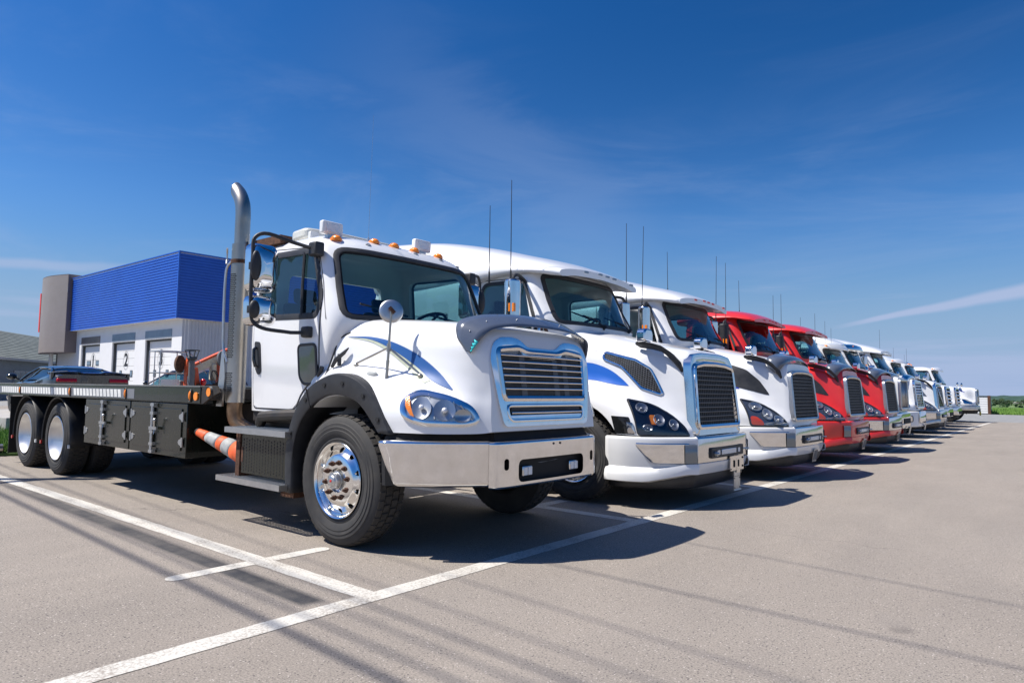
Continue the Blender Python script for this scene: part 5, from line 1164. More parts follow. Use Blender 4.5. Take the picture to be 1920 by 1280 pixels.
# ------------------------------------------------------------------ simpler tractors further down the row
def generic(i, x0, yc, label, paint=WHITE, roof='sleeper', visor=None, grille='flat', bumper='chrome', hoodlen=1.85, hood_z=1.80, shield=None, lampcol=LENS, cabx=0.0, decal=None, fog=False, roofz=2.75, nose_w=.58, group='semi trucks parked nose out in a row', round_mirrors=False, name='semi_truck', visor_m=CHROME, bz=None):
    T = empty(name, label, 'truck', (x0, yc, 0), 0, group)
    k = hoodlen/1.85; nw = nose_w; hz = hood_z; key = 'g%d' % i
    boxy = (grille == 'flat')
    D = [(-1.95, [(0, hz+.12), (.45, hz+.11), (.80, hz+.02), (.93, hz-.15), (.97, hz-.32), (1.0, 1.35), (1.06, 1.26), (1.09, 1.1), (1.1, .95), (1.1, .85)]),
         (-1.3, [(0, hz+.08), (.42, hz+.07), (.74, hz-.01), (.85, hz-.16), (.88, hz-.33), (.93, 1.36), (1.08, 1.30), (1.15, 1.15), (1.17, 1.0), (1.17, .85)]),
         (-.8, [(0, hz+.03), (.40, hz+.02), (.66, hz-.05), (.75, hz-.2), (.78, hz-.36), (.84, 1.28), (1.02, 1.23), (1.13, 1.10), (1.15, .97), (1.15, .85)]),
         (-.42, [(0, hz), (.38, hz-.01), (.60, hz-.06), (.67, hz-.2), (.69, hz-.36), (.74, 1.18), (.88, 1.12), (1.02, 1.03), (1.06, .93), (1.06, .84)]),
         (-.15, [(0, hz-.03), (.36, hz-.035), (nw, hz-.08), (nw+.05, hz-.22), (nw+.06, hz-.36), (nw+.07, 1.15), (nw+.12, 1.05), (.84, .97), (.87, .90), (.87, .83)]),
         (-.04, [(0, hz-.06), (.34, hz-.065), (nw-.03, hz-.10), (nw+.02, hz-.24), (nw+.03, hz-.38), (nw+.035, 1.15), (nw+.05, 1.03), (nw+.09, .94), (nw+.11, .88), (nw+.11, .82)])]
    lean = .03 if boxy else .10
    S_ = [[(x*(k if x < -.3 else 1)-lean*max(0, z-.85), y, z) for (y, z) in p] for x, p in D]
    hm = loft(S_, 3, 3).mesh('hood'); hb = bvh_of(hm); hm2 = boolean(hm, well_cutter(-1.2, .63, .50, .70)); finish(hm2, [paint], True, 40); hm2.materials.clear(); hm2.materials.append(paint); newobj('hood', hm2, T)
    ps = Proj(hb, 'side'); pd = Proj(hb, 'diag'); gx = lambda z: -.035-lean*max(0, z-.85)
    w0, w1, z0, z1 = nw-.07, nw-.04, .93, hz-.15
    if grille in ('v3',): w0, w1 = nw-.10, nw-.22
    gl = dens(rpoly([(-w0, z1), (w0, z1), (w1, z0), (-w1, z0)], .05), .05)
    frame_mb(gl, -.01, .06, .05, .08, .015, gx).obj('grille_frame', CHROME if grille != 'flat' else SATIN, T, ang=50)
    mb = MB(); mb.grid([[(gx(z)+.018, y, z) for y in (-w0, w0)] for z in (z0, z1)]); mb.obj('grille_backing', BLACKM if grille != 'flat' else GREYP, T)
    if grille == 'flat':
        for q in range(18):
            y = -w1+.03+q*(2*w1-.06)/17; mb = MB(); mb.add([(gx(z0)+.03, y-.005, z0), (gx(z0)+.03, y+.005, z0), (gx(z1)+.03, y+.005, z1), (gx(z1)+.03, y-.005, z1)], [(0, 1, 2, 3)]); mb.obj('grille_bar', SATIN, T, solid=.01)
    elif grille == 'grid':
        for q in range(9):
            z = z0+.05+q*(z1-z0-.08)/8; mb = MB(); x = gx(z)+.05; mb.box(x-.03, x+.012, -w1, w1, z-.014, z+.014); mb.obj('grille_bar', CHROME, T, bev=.006)
        for y in (-.25, 0, .25): mb = MB(); mb.add([(gx(z0)+.05, y-.02, z0), (gx(z0)+.05, y+.02, z0), (gx(z1)+.05, y+.02, z1), (gx(z1)+.05, y-.02, z1)], [(0, 1, 2, 3)]); mb.obj('grille_post', CHROME, T, solid=.02)
    elif grille == 'v3':
        for q in range(4):
            z = z0+.10+q*(z1-z0-.14)/3.6; mb = MB(); x = gx(z)+.05; ww = w1+(w0-w1)*(z-z0)/(z1-z0); mb.tube([(x-.02, -ww, z+.02), (x+.04, -ww*.5, z), (x+.06, 0, z-.01), (x+.04, ww*.5, z), (x-.02, ww, z+.02)], .034, 8); mb.obj('grille_bar', CHROME, T)
        mb = MB(); rows = [[(gx(z)+.03, s*(nw+.02)-s*.0, z), (gx(z)+.055, s*w, z)] for s in (-1,) for z, w in ((hz-.10, nw-.12), (z0, nw-.26))]; mb.grid(rows); o = mb.obj('grille_wing', CHROME, T, solid=.01); mirror(o)
        mb = MB(); mb.grid([[(gx(z)+.03, y, z) for y in (-nw, 0, nw)] for z in (hz-.16, hz-.07)]); mb.obj('grille_cap', CHROME, T, solid=.01)
    # lamps
    hl = rpoly([(-1.13, 1.14), (-1.10, .92), (-.72, .90), (-.68, 1.0), (-.84, 1.12)], .05, 4)
    a = pd.fill(hl, .004, rings=3).obj('headlight', CHROME_D, T); l_ = pd.fill(grow(hl, -.004), .026, .022, rings=3).obj('lens', lampcol, a); b_ = newobj('headlight', mirror_me(a.data), T); newobj('lens', mirror_me(l_.data), b_)
    # bumper
    P = [(-.70, -1.18), (-.40, -1.12), (-.12, -.90), (.0, -.72), (.03, -.6), (.05, 0), (.03, .6), (.0, .72), (-.12, .90), (-.40, 1.12), (-.70, 1.18)]
    bmat = {'chrome': CHROME, 'white': paint, 'grey': SATIN, 'chrome_c': CHROME}[bumper]; z_t, z_b = (.82, bz or .40) if bumper != 'white' else (.80, .34)
    mb = MB(); wrap(P, [(z_t, -.10), (z_t, -.02), (z_t-.015, 0), (z_t-.03, .006), (z_t-.04, .007), (z_b+.06, .007), (z_b+.03, .005), (z_b, -.01), (z_b-.01, -.06)], mb, sub=4); mb.obj('bumper', bmat, T, solid=.01, ang=50)
    mb = MB(); mb.box(.045, .066, -.42, .42, .52, .66); mb.obj('bumper_slot', BLACKM, T, bev=.01)
    mb = MB(); wrap(P, [((bz or .4)-.18, -.5), ((bz or .4)-.16, -.12), ((bz or .4)+.02, -.05), (.74, -.05), (.84, -.14), (.84, -.5)], mb); mb.obj('bumper_backing', BLACKM, T)
    if not bz: mb = MB(); mb.obox((.09, .12, .34), (.004, 0, 0), (0, .10, 0), (.02, 0, .10)); mb.obj('plate_holder', SATIN, T)
    if fog:
        pb = Proj(bvh_of(wrap(P, [(.82, .012), (.3, .012)], sub=4).mesh('t')), 'diag'); lo = rpoly([(-.80, .66), (-.68, .66), (-.67, .50), (-.79, .50)], .04); q = pb.fill(lo, .006, .006, rings=2).obj('fog_lamp', CHROME_D, T); pb.ring(lo, -.005, .015, .012, .01).obj('fog_rim', BLACKP, q)
        mb = MB(); wrap([(.03, -.62), (.055, 0), (.03, .62)], [(.80, .02), (.78, .03), (.50, .03), (.45, .02)], mb, sub=4); mb.obj('bumper_centre', CHROME, T, solid=.01)
    # cab from the shared shells
    use_v = roof in ('sleeper', 'sleeper_low')
    if use_v:
        cab_common(T, 'v', vnl_cab, VWS, VSW, paint, rpoly([(-2.95, 1.08), (-2.2, 1.08), (-2.02, 1.35), (-1.93, 1.95), (-2.16, 2.70), (-2.93, 2.72)], [.05, .1, .1, .08, .1, .08]))
        zr = 1.0 if roof == 'sleeper' else .35
        R = [(-2.0, [(0, 2.88), (.45, 2.87), (.86, 2.80), (1.0, 2.76), (.98, 2.75), (0, 2.86)]), (-2.35, [(0, 2.9+.14*zr), (.5, 2.89+.13*zr), (.92, 2.84+.1*zr), (1.07, 2.78), (1.06, 2.76), (0, 2.86)]),
             (-2.9, [(0, 2.9+.36*zr), (.55, 2.89+.34*zr), (.98, 2.86+.24*zr), (1.13, 2.80), (1.12, 2.76), (0, 2.86)]), (-3.6, [(0, 2.9+.55*zr), (.6, 2.89+.52*zr), (1.0, 2.86+.4*zr), (1.16, 2.84), (1.16, 2.68), (0, 2.68)]), (-4.8, [(0, 2.9+.62*zr), (.62, 2.89+.6*zr), (1.04, 2.86+.46*zr), (1.18, 2.84), (1.18, 2.68), (0, 2.68)])]
        loft([[(x, y, z) for y, z in p] for x, p in R], 4, 4).obj('roof_fairing', paint, T, ang=45)
        loft([[(x, 0, 2.76), (x, .6, 2.76), (x, 1.0, 2.76), (x, 1.15, 2.68), (x, 1.18, 2.2), (x, 1.18, 1.4), (x, 1.16, .8), (x, 0, .78)] for x in (-3.02, -3.8, -4.8)], 2, 3).obj('sleeper_box', paint, T, ang=40)
        vx, vz = -1.86, 2.80
    else:
        def m2(): return CACHE['m2cab']
        ws = rpoly([(-.945, 1.87), (.945, 1.87), (.86, 2.52), (-.86, 2.52)], .11); sw = rpoly([(-2.80, 1.93), (-1.83, 1.90), (-1.80, 2.05), (-1.96, 2.47), (-2.03, 2.50), (-2.80, 2.52)], [.08, .06, .08, .08, .08, .1])
        cab_common(T, 'm', m2, ws, sw, paint, rpoly([(-2.87, 1.055), (-2.14, 1.055), (-2.05, 1.20), (-1.79, 1.40), (-1.775, 2.0), (-1.93, 2.53), (-2.86, 2.60)], [.06, .10, .06, .08, .1, .1, .1]), xw=-1.5, zc=1.86, w=.98)
        if roof == 'daysleeper':
            R = [(-2.4, [(0, 2.80), (.5, 2.79), (.85, 2.70), (.95, 2.65), (.9, 2.64), (0, 2.72)]), (-2.9, [(0, 3.12), (.55, 3.10), (1.0, 2.98), (1.1, 2.75), (1.1, 2.5), (0, 2.5)]), (-3.5, [(0, 3.32), (.6, 3.3), (1.04, 3.18), (1.16, 2.9), (1.16, 2.5), (0, 2.5)]), (-4.6, [(0, 3.4), (.6, 3.38), (1.06, 3.25), (1.18, 3.0), (1.18, 2.5), (0, 2.5)])]
            loft([[(x, y, z) for y, z in p] for x, p in R], 4, 4).obj('roof_fairing', paint, T, ang=45)
            loft([[(x, 0, 2.6), (x, .6, 2.6), (x, 1.1, 2.6), (x, 1.18, 2.2), (x, 1.18, 1.4), (x, 1.16, .8), (x, 0, .78)] for x in (-3.0, -3.8, -4.6)], 2, 3).obj('sleeper_box', paint, T, ang=40)
        vx, vz = -1.66, 2.62
    if visor:
        mb = MB(); rows = []
        for q in range(21):
            y = -1+2*q/20; xx = vx+.20-.17*y*y-.0; rows.append([(xx-.20, y*.97, vz+.10-.05*abs(y)**2), (xx-.04, y*1.0, vz+.04-.03*y*y), (xx+.03, y*.98, vz-.09), (xx+.02, y*.96, vz-.16 if visor == 'drop' else vz-.11)])
        mb.grid(rows); mb.obj('sun_visor', visor_m if visor != 'roof' else paint, T, solid=.012, ang=50)
    for y in (-.55, .0, .13, .26, .62):
        cb_ = CACHE['vbvh' if use_v else 'mbvh']; q_ = hit(cb_, (vx-.16, y, 4), (0, 0, -1), .0) if visor != 'drop' else Vector((vx+.12-.1*y*y, y, vz+.0)); mb = MB(); mb.ball(q_, .05, .04, .032, 10, 6); mb.obj('clearance_lamp', AMBER, T)
    if shield:
        rows = []; base = [(-.26, -.70, hz-.26), (-.2, -.62, hz-.10), (-.17, -.4, hz-.035), (-.15, 0, hz-.02), (-.17, .4, hz-.035), (-.2, .62, hz-.10), (-.26, .70, hz-.26)]
        for p in spline(base, 4): p = Vector(p); rows.append([p, p+Vector((-.06, p.y*.05, .07)), p+Vector((-.17, p.y*.08, .12))])
        mb = MB(); mb.grid(rows); mb.obj('hood_deflector', shield, T, solid=.006, ang=60)
    if decal:
        o = ps.strip([(-1.0, 1.70), (-.85, 1.68), (-.62, 1.58), (-.45, 1.46)], [(-1.0, 1.62), (-.85, 1.60), (-.65, 1.52), (-.46, 1.455)], .004, n=20).obj('blue_swoosh', decal, T); mirror(o)
    for s in (-1, 1):
        tall_mirror(T, -1.95 if use_v else -1.9, s*1.32, 2.05 if use_v else 1.9, 2.58 if use_v else 2.42, s, CHROME, lamp=False)
        steer_wheel(T, -1.2, s*1.18, .52, s < 0, detail=False)
        mb = MB(); yy = s*.78; mb.tube([(-.78, yy*1.05, 1.35), (-.76, yy, hz+.05)], .014, 6); mb.ball((-.74, yy, hz+.13), .05, .11, .10, 12, 8); mb.obj('hood_mirror', CHROME if not round_mirrors else BLACKP, T)
        for xx in (-5.6, -6.85): drive_wheel(T, xx, s*1.18, .505, s < 0, dish=(i % 2 == 0))
    mb = MB(); mb.box(-3.3, -1.95, -1.15, -.95, .4, 1.03); o = mb.obj('side_skirt', SATIN if not use_v else paint, T, bev=.03); mirror(o)
    mbw = MB(); mbw.lathe([(.632, 0), (.63, .42)], 28, 'y', (-1.2, -1.10, .50), a0=radians(-12), a1=radians(192)); o = mbw.obj('wheel_well', CHASSIS, T); mirror(o)
    frame_rails(T, -.3, -7.4, .78, tank=False)
    return T
# ------------------------------------------------------------------ ground
def ground_z(x, y): return -.012-max(0, y-58)*.0078
def node_mat(name):
    m = bpy.data.materials.new(name); m.use_nodes = True; MATS[name] = m; t = m.node_tree; return m, t, t.nodes['Principled BSDF']
def N(t, ty, **k):
    n = t.nodes.new(ty)
    for a, b in k.items(): setattr(n, a, b)
    return n
def asphalt():
    m, t, b = node_mat('asphalt'); L = t.links.new; c = N(t, 'ShaderNodeTexCoord'); g = c.outputs['Object']
    def noise(s, d=4, r=.5, st=None):
        n = N(t, 'ShaderNodeTexNoise'); n.inputs['Scale'].default_value = s; n.inputs['Detail'].default_value = d; n.inputs['Roughness'].default_value = r
        if st: mp_ = N(t, 'ShaderNodeMapping'); mp_.inputs['Scale'].default_value = st; L(g, mp_.inputs[0]); L(mp_.outputs[0], n.inputs['Vector'])
        else: L(g, n.inputs['Vector'])
        return n.outputs[0]
    def mr(v, a, b_, c_=0, d=1):
        n = N(t, 'ShaderNodeMapRange'); L(v, n.inputs[0]); n.inputs[1].default_value = a; n.inputs[2].default_value = b_; n.inputs[3].default_value = c_; n.inputs[4].default_value = d; return n.outputs[0]
    def mixc(f, a, b_):
        n = N(t, 'ShaderNodeMix', data_type='RGBA'); 
        if isinstance(f, float): n.inputs[0].default_value = f
        else: L(f, n.inputs[0])
        for i, v in ((6, a), (7, b_)):
            if isinstance(v, tuple): n.inputs[i].default_value = (*v, 1)
            else: L(v, n.inputs[i])
        return n.outputs[2]
    base = mixc(mr(noise(.35, 5, .6), .35, .68), (.268, .236, .203), (.229, .201, .173))
    base = mixc(mr(noise(1.4, 6, .65, (1, .35, 1)), .42, .72, 0, .5), base, (.32, .277, .232))
    fine = mixc(mr(noise(95, 4, .8), .36, .62), (.58, .58, .58), (1.38, 1.38, 1.38))
    mu = N(t, 'ShaderNodeMix', data_type='RGBA', blend_type='MULTIPLY'); mu.inputs[0].default_value = .95; L(base, mu.inputs[6]); L(fine, mu.inputs[7]); base = mu.outputs[2]
    v = N(t, 'ShaderNodeTexVoronoi'); v.inputs['Scale'].default_value = 75; L(g, v.inputs['Vector'])
    hs = N(t, 'ShaderNodeSeparateColor'); L(v.outputs['Color'], hs.inputs[0])
    peb = N(t, 'ShaderNodeMath', operation='MULTIPLY'); L(mr(v.outputs['Distance'], .34, .22), peb.inputs[0]); L(mr(hs.outputs[0], .86, .90), peb.inputs[1])
    base = mixc(peb.outputs[0], base, (.52, .47, .42))
    peb2 = N(t, 'ShaderNodeMath', operation='MULTIPLY'); L(mr(v.outputs['Distance'], .40, .25), peb2.inputs[0]); L(mr(hs.outputs[1], .80, .84), peb2.inputs[1])
    base = mixc(peb2.outputs[0], base, (.085, .075, .072))
    # tyre smear beside the first bay line, and a few oil marks (marks with a shape of their own)
    sx = N(t, 'ShaderNodeSeparateXYZ'); L(g, sx.inputs[0])
    def math(op, a, b_, c_=None):
        n = N(t, 'ShaderNodeMath', operation=op)
        for i, vv in enumerate((a, b_, c_)):
            if vv is None: continue
            if isinstance(vv, (int, float)): n.inputs[i].default_value = vv
            else: L(vv, n.inputs[i])
        return n.outputs[0]
    d = math('ABSOLUTE', math('ADD', sx.outputs['Y'], math('MULTIPLY_ADD', sx.outputs['X'], .030, .345)), None)
    k = math('MULTIPLY', mr(d, .10, .05), mr(sx.outputs['X'], -.12, -.20)); k = math('MULTIPLY', k, mr(sx.outputs['X'], -9.5, -4.0)); k = math('MULTIPLY', k, mr(noise(2.2, 6, .7), .25, .60, .55, .98))
    base = mixc(k, base, (.034, .036, .042))
    st = math('MULTIPLY', mr(noise(.9, 3, .5), .66, .76), .35); base = mixc(st, base, (.19, .17, .16))
    # faint sealed cracks
    vc = N(t, 'ShaderNodeTexVoronoi', feature='DISTANCE_TO_EDGE'); vc.inputs['Scale'].default_value = .16; mpc = N(t, 'ShaderNodeMapping'); L(g, mpc.inputs[0]); L(mpc.outputs[0], vc.inputs['Vector'])
    nd = N(t, 'ShaderNodeTexNoise'); nd.inputs['Scale'].default_value = 1.3; nd.inputs['Detail'].default_value = 6; L(g, nd.inputs['Vector']); va = N(t, 'ShaderNodeVectorMath', operation='MULTIPLY_ADD'); L(nd.outputs['Color'], va.inputs[0]); va.inputs[1].default_value = (.9, .9, .9); L(g, va.inputs[2]); L(va.outputs[0], vc.inputs['Vector'])
    ck = math('MULTIPLY', mr(vc.outputs['Distance'], .0012, .0004), mr(noise(.28, 2, .5), .52, .58)); base = mixc(math('MULTIPLY', ck, .55), base, (.07, .06, .055))
    dv_ = N(t, 'ShaderNodeTexVoronoi'); dv_.inputs['Scale'].default_value = .75; L(g, dv_.inputs['Vector']); dc = N(t, 'ShaderNodeSeparateColor'); L(dv_.outputs['Color'], dc.inputs[0])
    dr = math('MULTIPLY', mr(math('ADD', dv_.outputs['Distance'], math('MULTIPLY', noise(9, 4, .6), .10)), .115, .07), mr(dc.outputs[0], .74, .76)); base = mixc(math('MULTIPLY', dr, .45), base, (.085, .075, .07))
    sk = math('MULTIPLY', mr(noise(.55, 5, .6, (2.2, .5, 1)), .56, .74), .30); base = mixc(sk, base, (.35, .307, .262))
    L(base, b.inputs['Base Color']); b.inputs['Roughness'].default_value = .88; b.inputs['Specular IOR Level'].default_value = .3
    bp = N(t, 'ShaderNodeBump'); bp.inputs['Strength'].default_value = .55; bp.inputs['Distance'].default_value = .006; L(noise(190, 4, .75), bp.inputs['Height']); L(bp.outputs[0], b.inputs['Normal'])
    return m
ASPH = asphalt()
def linepaint():
    m, t, b = node_mat('line_paint'); L = t.links.new; c = N(t, 'ShaderNodeTexCoord')
    n = N(t, 'ShaderNodeTexNoise'); n.inputs['Scale'].default_value = 55; n.inputs['Detail'].default_value = 5; n.inputs['Roughness'].default_value = .75; L(c.outputs['Object'], n.inputs['Vector'])
    n2 = N(t, 'ShaderNodeTexNoise'); n2.inputs['Scale'].default_value = 2.2; n2.inputs['Detail'].default_value = 4; L(c.outputs['Object'], n2.inputs['Vector'])
    ad = N(t, 'ShaderNodeMath', operation='MULTIPLY_ADD'); L(n2.outputs[0], ad.inputs[0]); ad.inputs[1].default_value = .45; L(n.outputs[0], ad.inputs[2])
    r = N(t, 'ShaderNodeMapRange'); L(ad.outputs[0], r.inputs[0]); r.inputs[1].default_value = .70; r.inputs[2].default_value = .86
    x = N(t, 'ShaderNodeMix', data_type='RGBA'); L(r.outputs[0], x.inputs[0]); x.inputs[6].default_value = (.56, .535, .48, 1); x.inputs[7].default_value = (.30, .265, .225, 1)
    L(x.outputs[2], b.inputs['Base Color']); b.inputs['Roughness'].default_value = .8
    bp = N(t, 'ShaderNodeBump'); bp.inputs['Strength'].default_value = .4; bp.inputs['Distance'].default_value = .005; L(n.outputs[0], bp.inputs['Height']); L(bp.outputs[0], b.inputs['Normal']); return m
LINEP = linepaint()
GRASSG = pm('field_grass', (.075, .155, .028), .9, var=.6, vs=.35, col2=(.12, .17, .045))
GRASSN = pm('tall_grass', (.105, .215, .040), .75, var=.5, vs=3, col2=(.20, .34, .05))
GRAVEL = pm('gravel', (.27, .27, .265), .95, var=.35, vs=3, bump=.6, bs=90)
CONC = pm('concrete', (.40, .385, .36), .9, var=.25, vs=4, bump=.2, bs=80)
FOREST = pm('forest_green', (.020, .052, .036), .95, var=.6, vs=.05, col2=(.035, .075, .045), bump=1, bs=.2)
LEAF = [pm('leaf_%s' % n, c, .8, var=.4, vs=2) for n, c in (('deep', (.055, .10, .045)), ('mid', (.09, .15, .06)), ('light', (.13, .20, .075)))]  # far foliage tones, lightened so distance haze is part of the colour
BARK = pm('bark', (.12, .09, .065), .9)
mb = MB(); xs = [-2500, -900, -300, -120, -60, -30, 0, 30, 60, 120, 300, 900, 2500]; ys_ = [-2500, -600, -150, -60, 0, 40, 58, 100, 200, 400, 800, 1600, 3200]
mb.grid([[(x, y, ground_z(x, y)) for x in xs] for y in ys_]); mb.obj('ground', GRASSG, None, kind='structure', smooth=False)
mb = MB(); mb.grid([[(-42, -150, 0), (170, -150, 0)], [(-42, 39.5, 0), (170, 39.5, 0)]]); lot = mb.obj('parking_lot', ASPH, None, kind='structure', smooth=False)
mb = MB(); mb.grid([[(-60, 39.5, -.004), (60, 39.5, -.004)], [(-60, 58.0, -.008), (60, 57.2, -.008)]]); mb.obj('gravel_yard', GRAVEL, None, kind='structure', smooth=False)
mb = MB(); mb.grid([[(-90, -40, -.006), (-42.0, -40, -.006)], [(-90, 39.4, -.006), (-42.0, 39.4, -.006)]]); mb.obj('side_yard', GRAVEL, None, kind='structure', smooth=False)
def line(x0, x1, y0, y1, z=.003, tip=False):
    mb = MB(); n = max(2, int(max(abs(x1-x0), abs(y1-y0))/.12)); rr = random.Random(int(abs(x0*31+y0*17)*10)+3); horiz = abs(x1-x0) > abs(y1-y0); A = []; B = []
    for i in range(n+1):
        t = i/n; j1, j2 = rr.uniform(-.004, .004), rr.uniform(-.004, .004)
        if horiz: x = x0+(x1-x0)*t; A.append((x, y0+j1, z)); B.append((x, y1+j2, z))
        else: y = y0+(y1-y0)*t; A.append((x0+j1, y, z)); B.append((x1+j2, y, z))
    mb.grid([A, B]); mb.obj('painted_line', LINEP, lot, smooth=False)
line(-.075, .075, -9, 39.3)
for k in range(12):
    y = 3.28*k-.02
    line(-16.5, -.077, y-.085, y+.065); line(-1.335, -1.205, y-.62, y-.086, .003); line(-1.335, -1.205, y+.066, y+.50, .003)
mb = MB()                                                   # rounded brush ends of the first cross tick
for (x, y) in ((-1.265, -.64), (-1.265, .48)): mb.cyl((x, y, .002), (x, y, .0034), .064, n=14)
mb.obj('painted_line', LINEP, lot, smooth=False)
# grass island on the left and a concrete kerb
GI = [(-10.9, .95), (-10.9, 2.3), (-13, 3.2), (-19, 4.5), (-22, 5.0), (-22, .2), (-12.5, -.6), (-11.3, -.2)]
mb = MB(); mb.prism(GI, 'z', .004, .05); mb.obj('grass_island', GRASSG, None, kind='structure', smooth=False)
rr = random.Random(5); mb = MB()
for k in range(9000):
    x = rr.uniform(-17, -11.0); y = rr.uniform(.2, 3.0)
    if not inside(Vector((x, y)), [Vector(p) for p in GI]): continue
    h = rr.uniform(.10, .36); a = rr.uniform(0, 6.28); w = .010; lx, ly = rr.uniform(-.14, .14), rr.uniform(-.14, .14)
    mb.add([(x-w*cos(a), y-w*sin(a), .04), (x+w*cos(a), y+w*sin(a), .04), (x+lx*.4+w*.6, y+ly*.4, h*.6), (x+lx, y+ly, h)], [(0, 1, 2), (0, 2, 3)])
mb.obj('tall_grass', GRASSN, None, kind='stuff', smooth=False, fix=False)
mb = MB(); mb.box(-27.5, -22.2, -2, 9, 0, .14); mb.obj('kerb', CONC, None, kind='structure', bev=.02)
mb = MB(); mb.cyl((-11.15, .15, .13), (-11.05, .78, .13), .075, n=16); o = mb.obj('steel_pipe', STEEL, None); o['label'] = 'short grey steel pipe end lying on the grass edge at far left'; o['category'] = 'pipe'

# ------------------------------------------------------------------ dealership building
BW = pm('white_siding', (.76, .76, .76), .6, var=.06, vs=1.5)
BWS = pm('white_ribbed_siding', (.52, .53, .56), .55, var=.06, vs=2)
BLUE = pm('blue_cladding', (.012, .105, .54), .38, 0, .25, var=.12, vs=.5)
HEADER = pm('grey_blue_panel', (.20, .28, .36), .35, var=.2, vs=1.5)
BROWNP = pm('brown_panel', (.16, .14, .14), .3, var=.4, vs=2)
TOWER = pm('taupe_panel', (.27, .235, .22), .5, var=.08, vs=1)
TOWER_SHADE = pm('shaded_taupe_panel', (.16, .13, .13), .5, var=.08, vs=1)  # tower side and caps: the same taupe with shade put into the colour
REDSIGN = pm('red_sign', (.85, .06, .035), .4)
DOORW = pm('white_door', (.80, .80, .79), .45, var=.04, vs=2)
DARKG = pm('dark_frame', (.05, .055, .06), .5)
def building():
    T = empty('garage_building', 'white garage building with ribbed blue upper cladding and numbered roll-up doors', 'building', (-35.9, 15, 0))
    X = 0.0; doors = [(-1.26, -4.87, '3'), (-6.39, -10.0, '2'), (-12.15, -15.6, '1')]; zt = 3.98
    mb = MB(); xs = [0]+[v for d in doors for v in d[:2]]+[-20.5]
    for a, b in zip(xs[0::2], xs[1::2]): mb.box(b, a, 0, .5, 0, zt)
    mb.box(-20.5, 0, 0, .5, zt, 5.3); mb.box(-20.5, 0, .5, .7, 5.0, 8.4); mb.obj('front_wall', BW, T, smooth=False)
    mb = MB(); mb.box(-20.5, -.5, .5, 30, 5.3, 5.4); mb.box(-20.5, 0, 30.2, 30.5, 0, 5.0); mb.box(-20.8, -20.5, 0, 30.5, 0, 8.3); mb.obj('roof', DARKG, T, smooth=False)
    # ribbed end wall
    pts = []; y = .0
    while y < 30: pts += [(0, y), (0, y+.10), (-.035, y+.13), (-.035, y+.17)]; y += .20
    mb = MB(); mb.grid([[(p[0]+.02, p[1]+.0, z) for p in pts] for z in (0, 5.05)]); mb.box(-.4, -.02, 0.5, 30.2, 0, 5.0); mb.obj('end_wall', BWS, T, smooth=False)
    # blue cladding of horizontal ribs, on the long side and the end
    prof = []; z = 5.04; n = 23; h = (8.82-5.04)/n
    for k in range(n): prof += [(z, 0), (z+h*.55, .0), (z+h*.68, -.045), (z+h*.88, -.045)]; z += h
    prof.append((8.82, 0)); off = .48
    mb = MB(); mb.grid([[(x, -off-o, z_) for x in (-16.6, .30+0*o)] for z_, o in prof]); mb.grid([[(.30+o, yy, z_) for yy in (-off, 27)] for z_, o in prof]); mb.obj('blue_cladding', BLUE, T, smooth=False)
    mb = MB(); mb.box(-20.4, .26, -off+.01, 27, 5.045, 5.10); mb.box(-20.4, .26, -off+.01, 27, 8.7, 8.80); mb.obj('canopy_core', BW, T, smooth=False)
    mb = MB(); mb.box(-16.6, .34, -off-.04, -off+.06, 8.82, 8.88); mb.box(.24, .34, -off+.06, 27, 8.82, 8.88); mb.box(.27, .345, -off-.05, -off+.03, 5.03, 8.82); mb.obj('cladding_trim', BLUE, T, smooth=False)
    for (a, b, t_) in doors:
        mb = MB(); mb.box(b, a, .30, .34, 0, zt); mb.box(b-.02, a+.02, .0, .02, zt+.0, zt+.02); fr = mb.obj('door_opening', DARKG, T, smooth=False)
        nsec = 8
        for k in range(nsec):
            z0 = .02+k*(zt-.08)/nsec; z1 = z0+(zt-.08)/nsec-.015; mb = MB(); mb.box(b+.09, a-.04, .24, .30, z0, z1); mb.obj('door_section', DOORW, T, smooth=False, bev=.006)
        mb = MB(); mb.box(b-.0, a+.0, -.03, .02, zt+.10, zt+.56); mb.obj('door_header', HEADER if t_ != '1' else BROWNP, T, smooth=False)
        mb = MB(); mb.box(b, b+.05, .1, .3, 0, zt); mb.box(b, a, .1, .3, zt-.05, zt); mb.obj('door_seal', DARKG, T, smooth=False)
        xc = (a+b)/2-.05
        wn_ = [(xc-.95, 1.75), (xc+.75, 1.75)] if t_ != '1' else [(xc-1.15, 2.55), (xc+.55, 2.55)]
        for (xx, zz) in wn_:
            ww, hh = (.34, .42) if t_ != '1' else (.75, .34)
            mb = MB(); mb.box(xx, xx+ww, .215, .235, zz, zz+hh); w_ = mb.obj('door_window', DARKG, T, smooth=False); mb = MB(); mb.box(xx+.04, xx+ww-.04, .205, .212, zz+.04, zz+hh-.04); mb.obj('pane', HEADER, w_, smooth=False)
        cu_ = bpy.data.curves.new('door_number', 'FONT'); cu_.body = t_; cu_.size = 1.15; cu_.extrude = .005; cu_.offset = .02; cu_.align_x = 'CENTER'; cu_.align_y = 'CENTER'
        to = bpy.data.objects.new('tmpt', cu_); COL.objects.link(to); dg = bpy.context.evaluated_depsgraph_get(); dg.update(); tm = bpy.data.meshes.new_from_object(to.evaluated_get(dg)); bpy.data.objects.remove(to)
        tm.transform(Matrix.Translation((xc, .225, 2.82)) @ Matrix.Rotation(pi/2, 4, 'X')); tm.materials.clear(); tm.materials.append(BLACKP); newobj('door_number', tm, T)
        mb = MB(); rows = []
        for r in (.50, .515): rows.append([(xc+r*.82*cos(q*2*pi/40), .222, 2.82+r*1.15*sin(q*2*pi/40)) for q in range(40)])
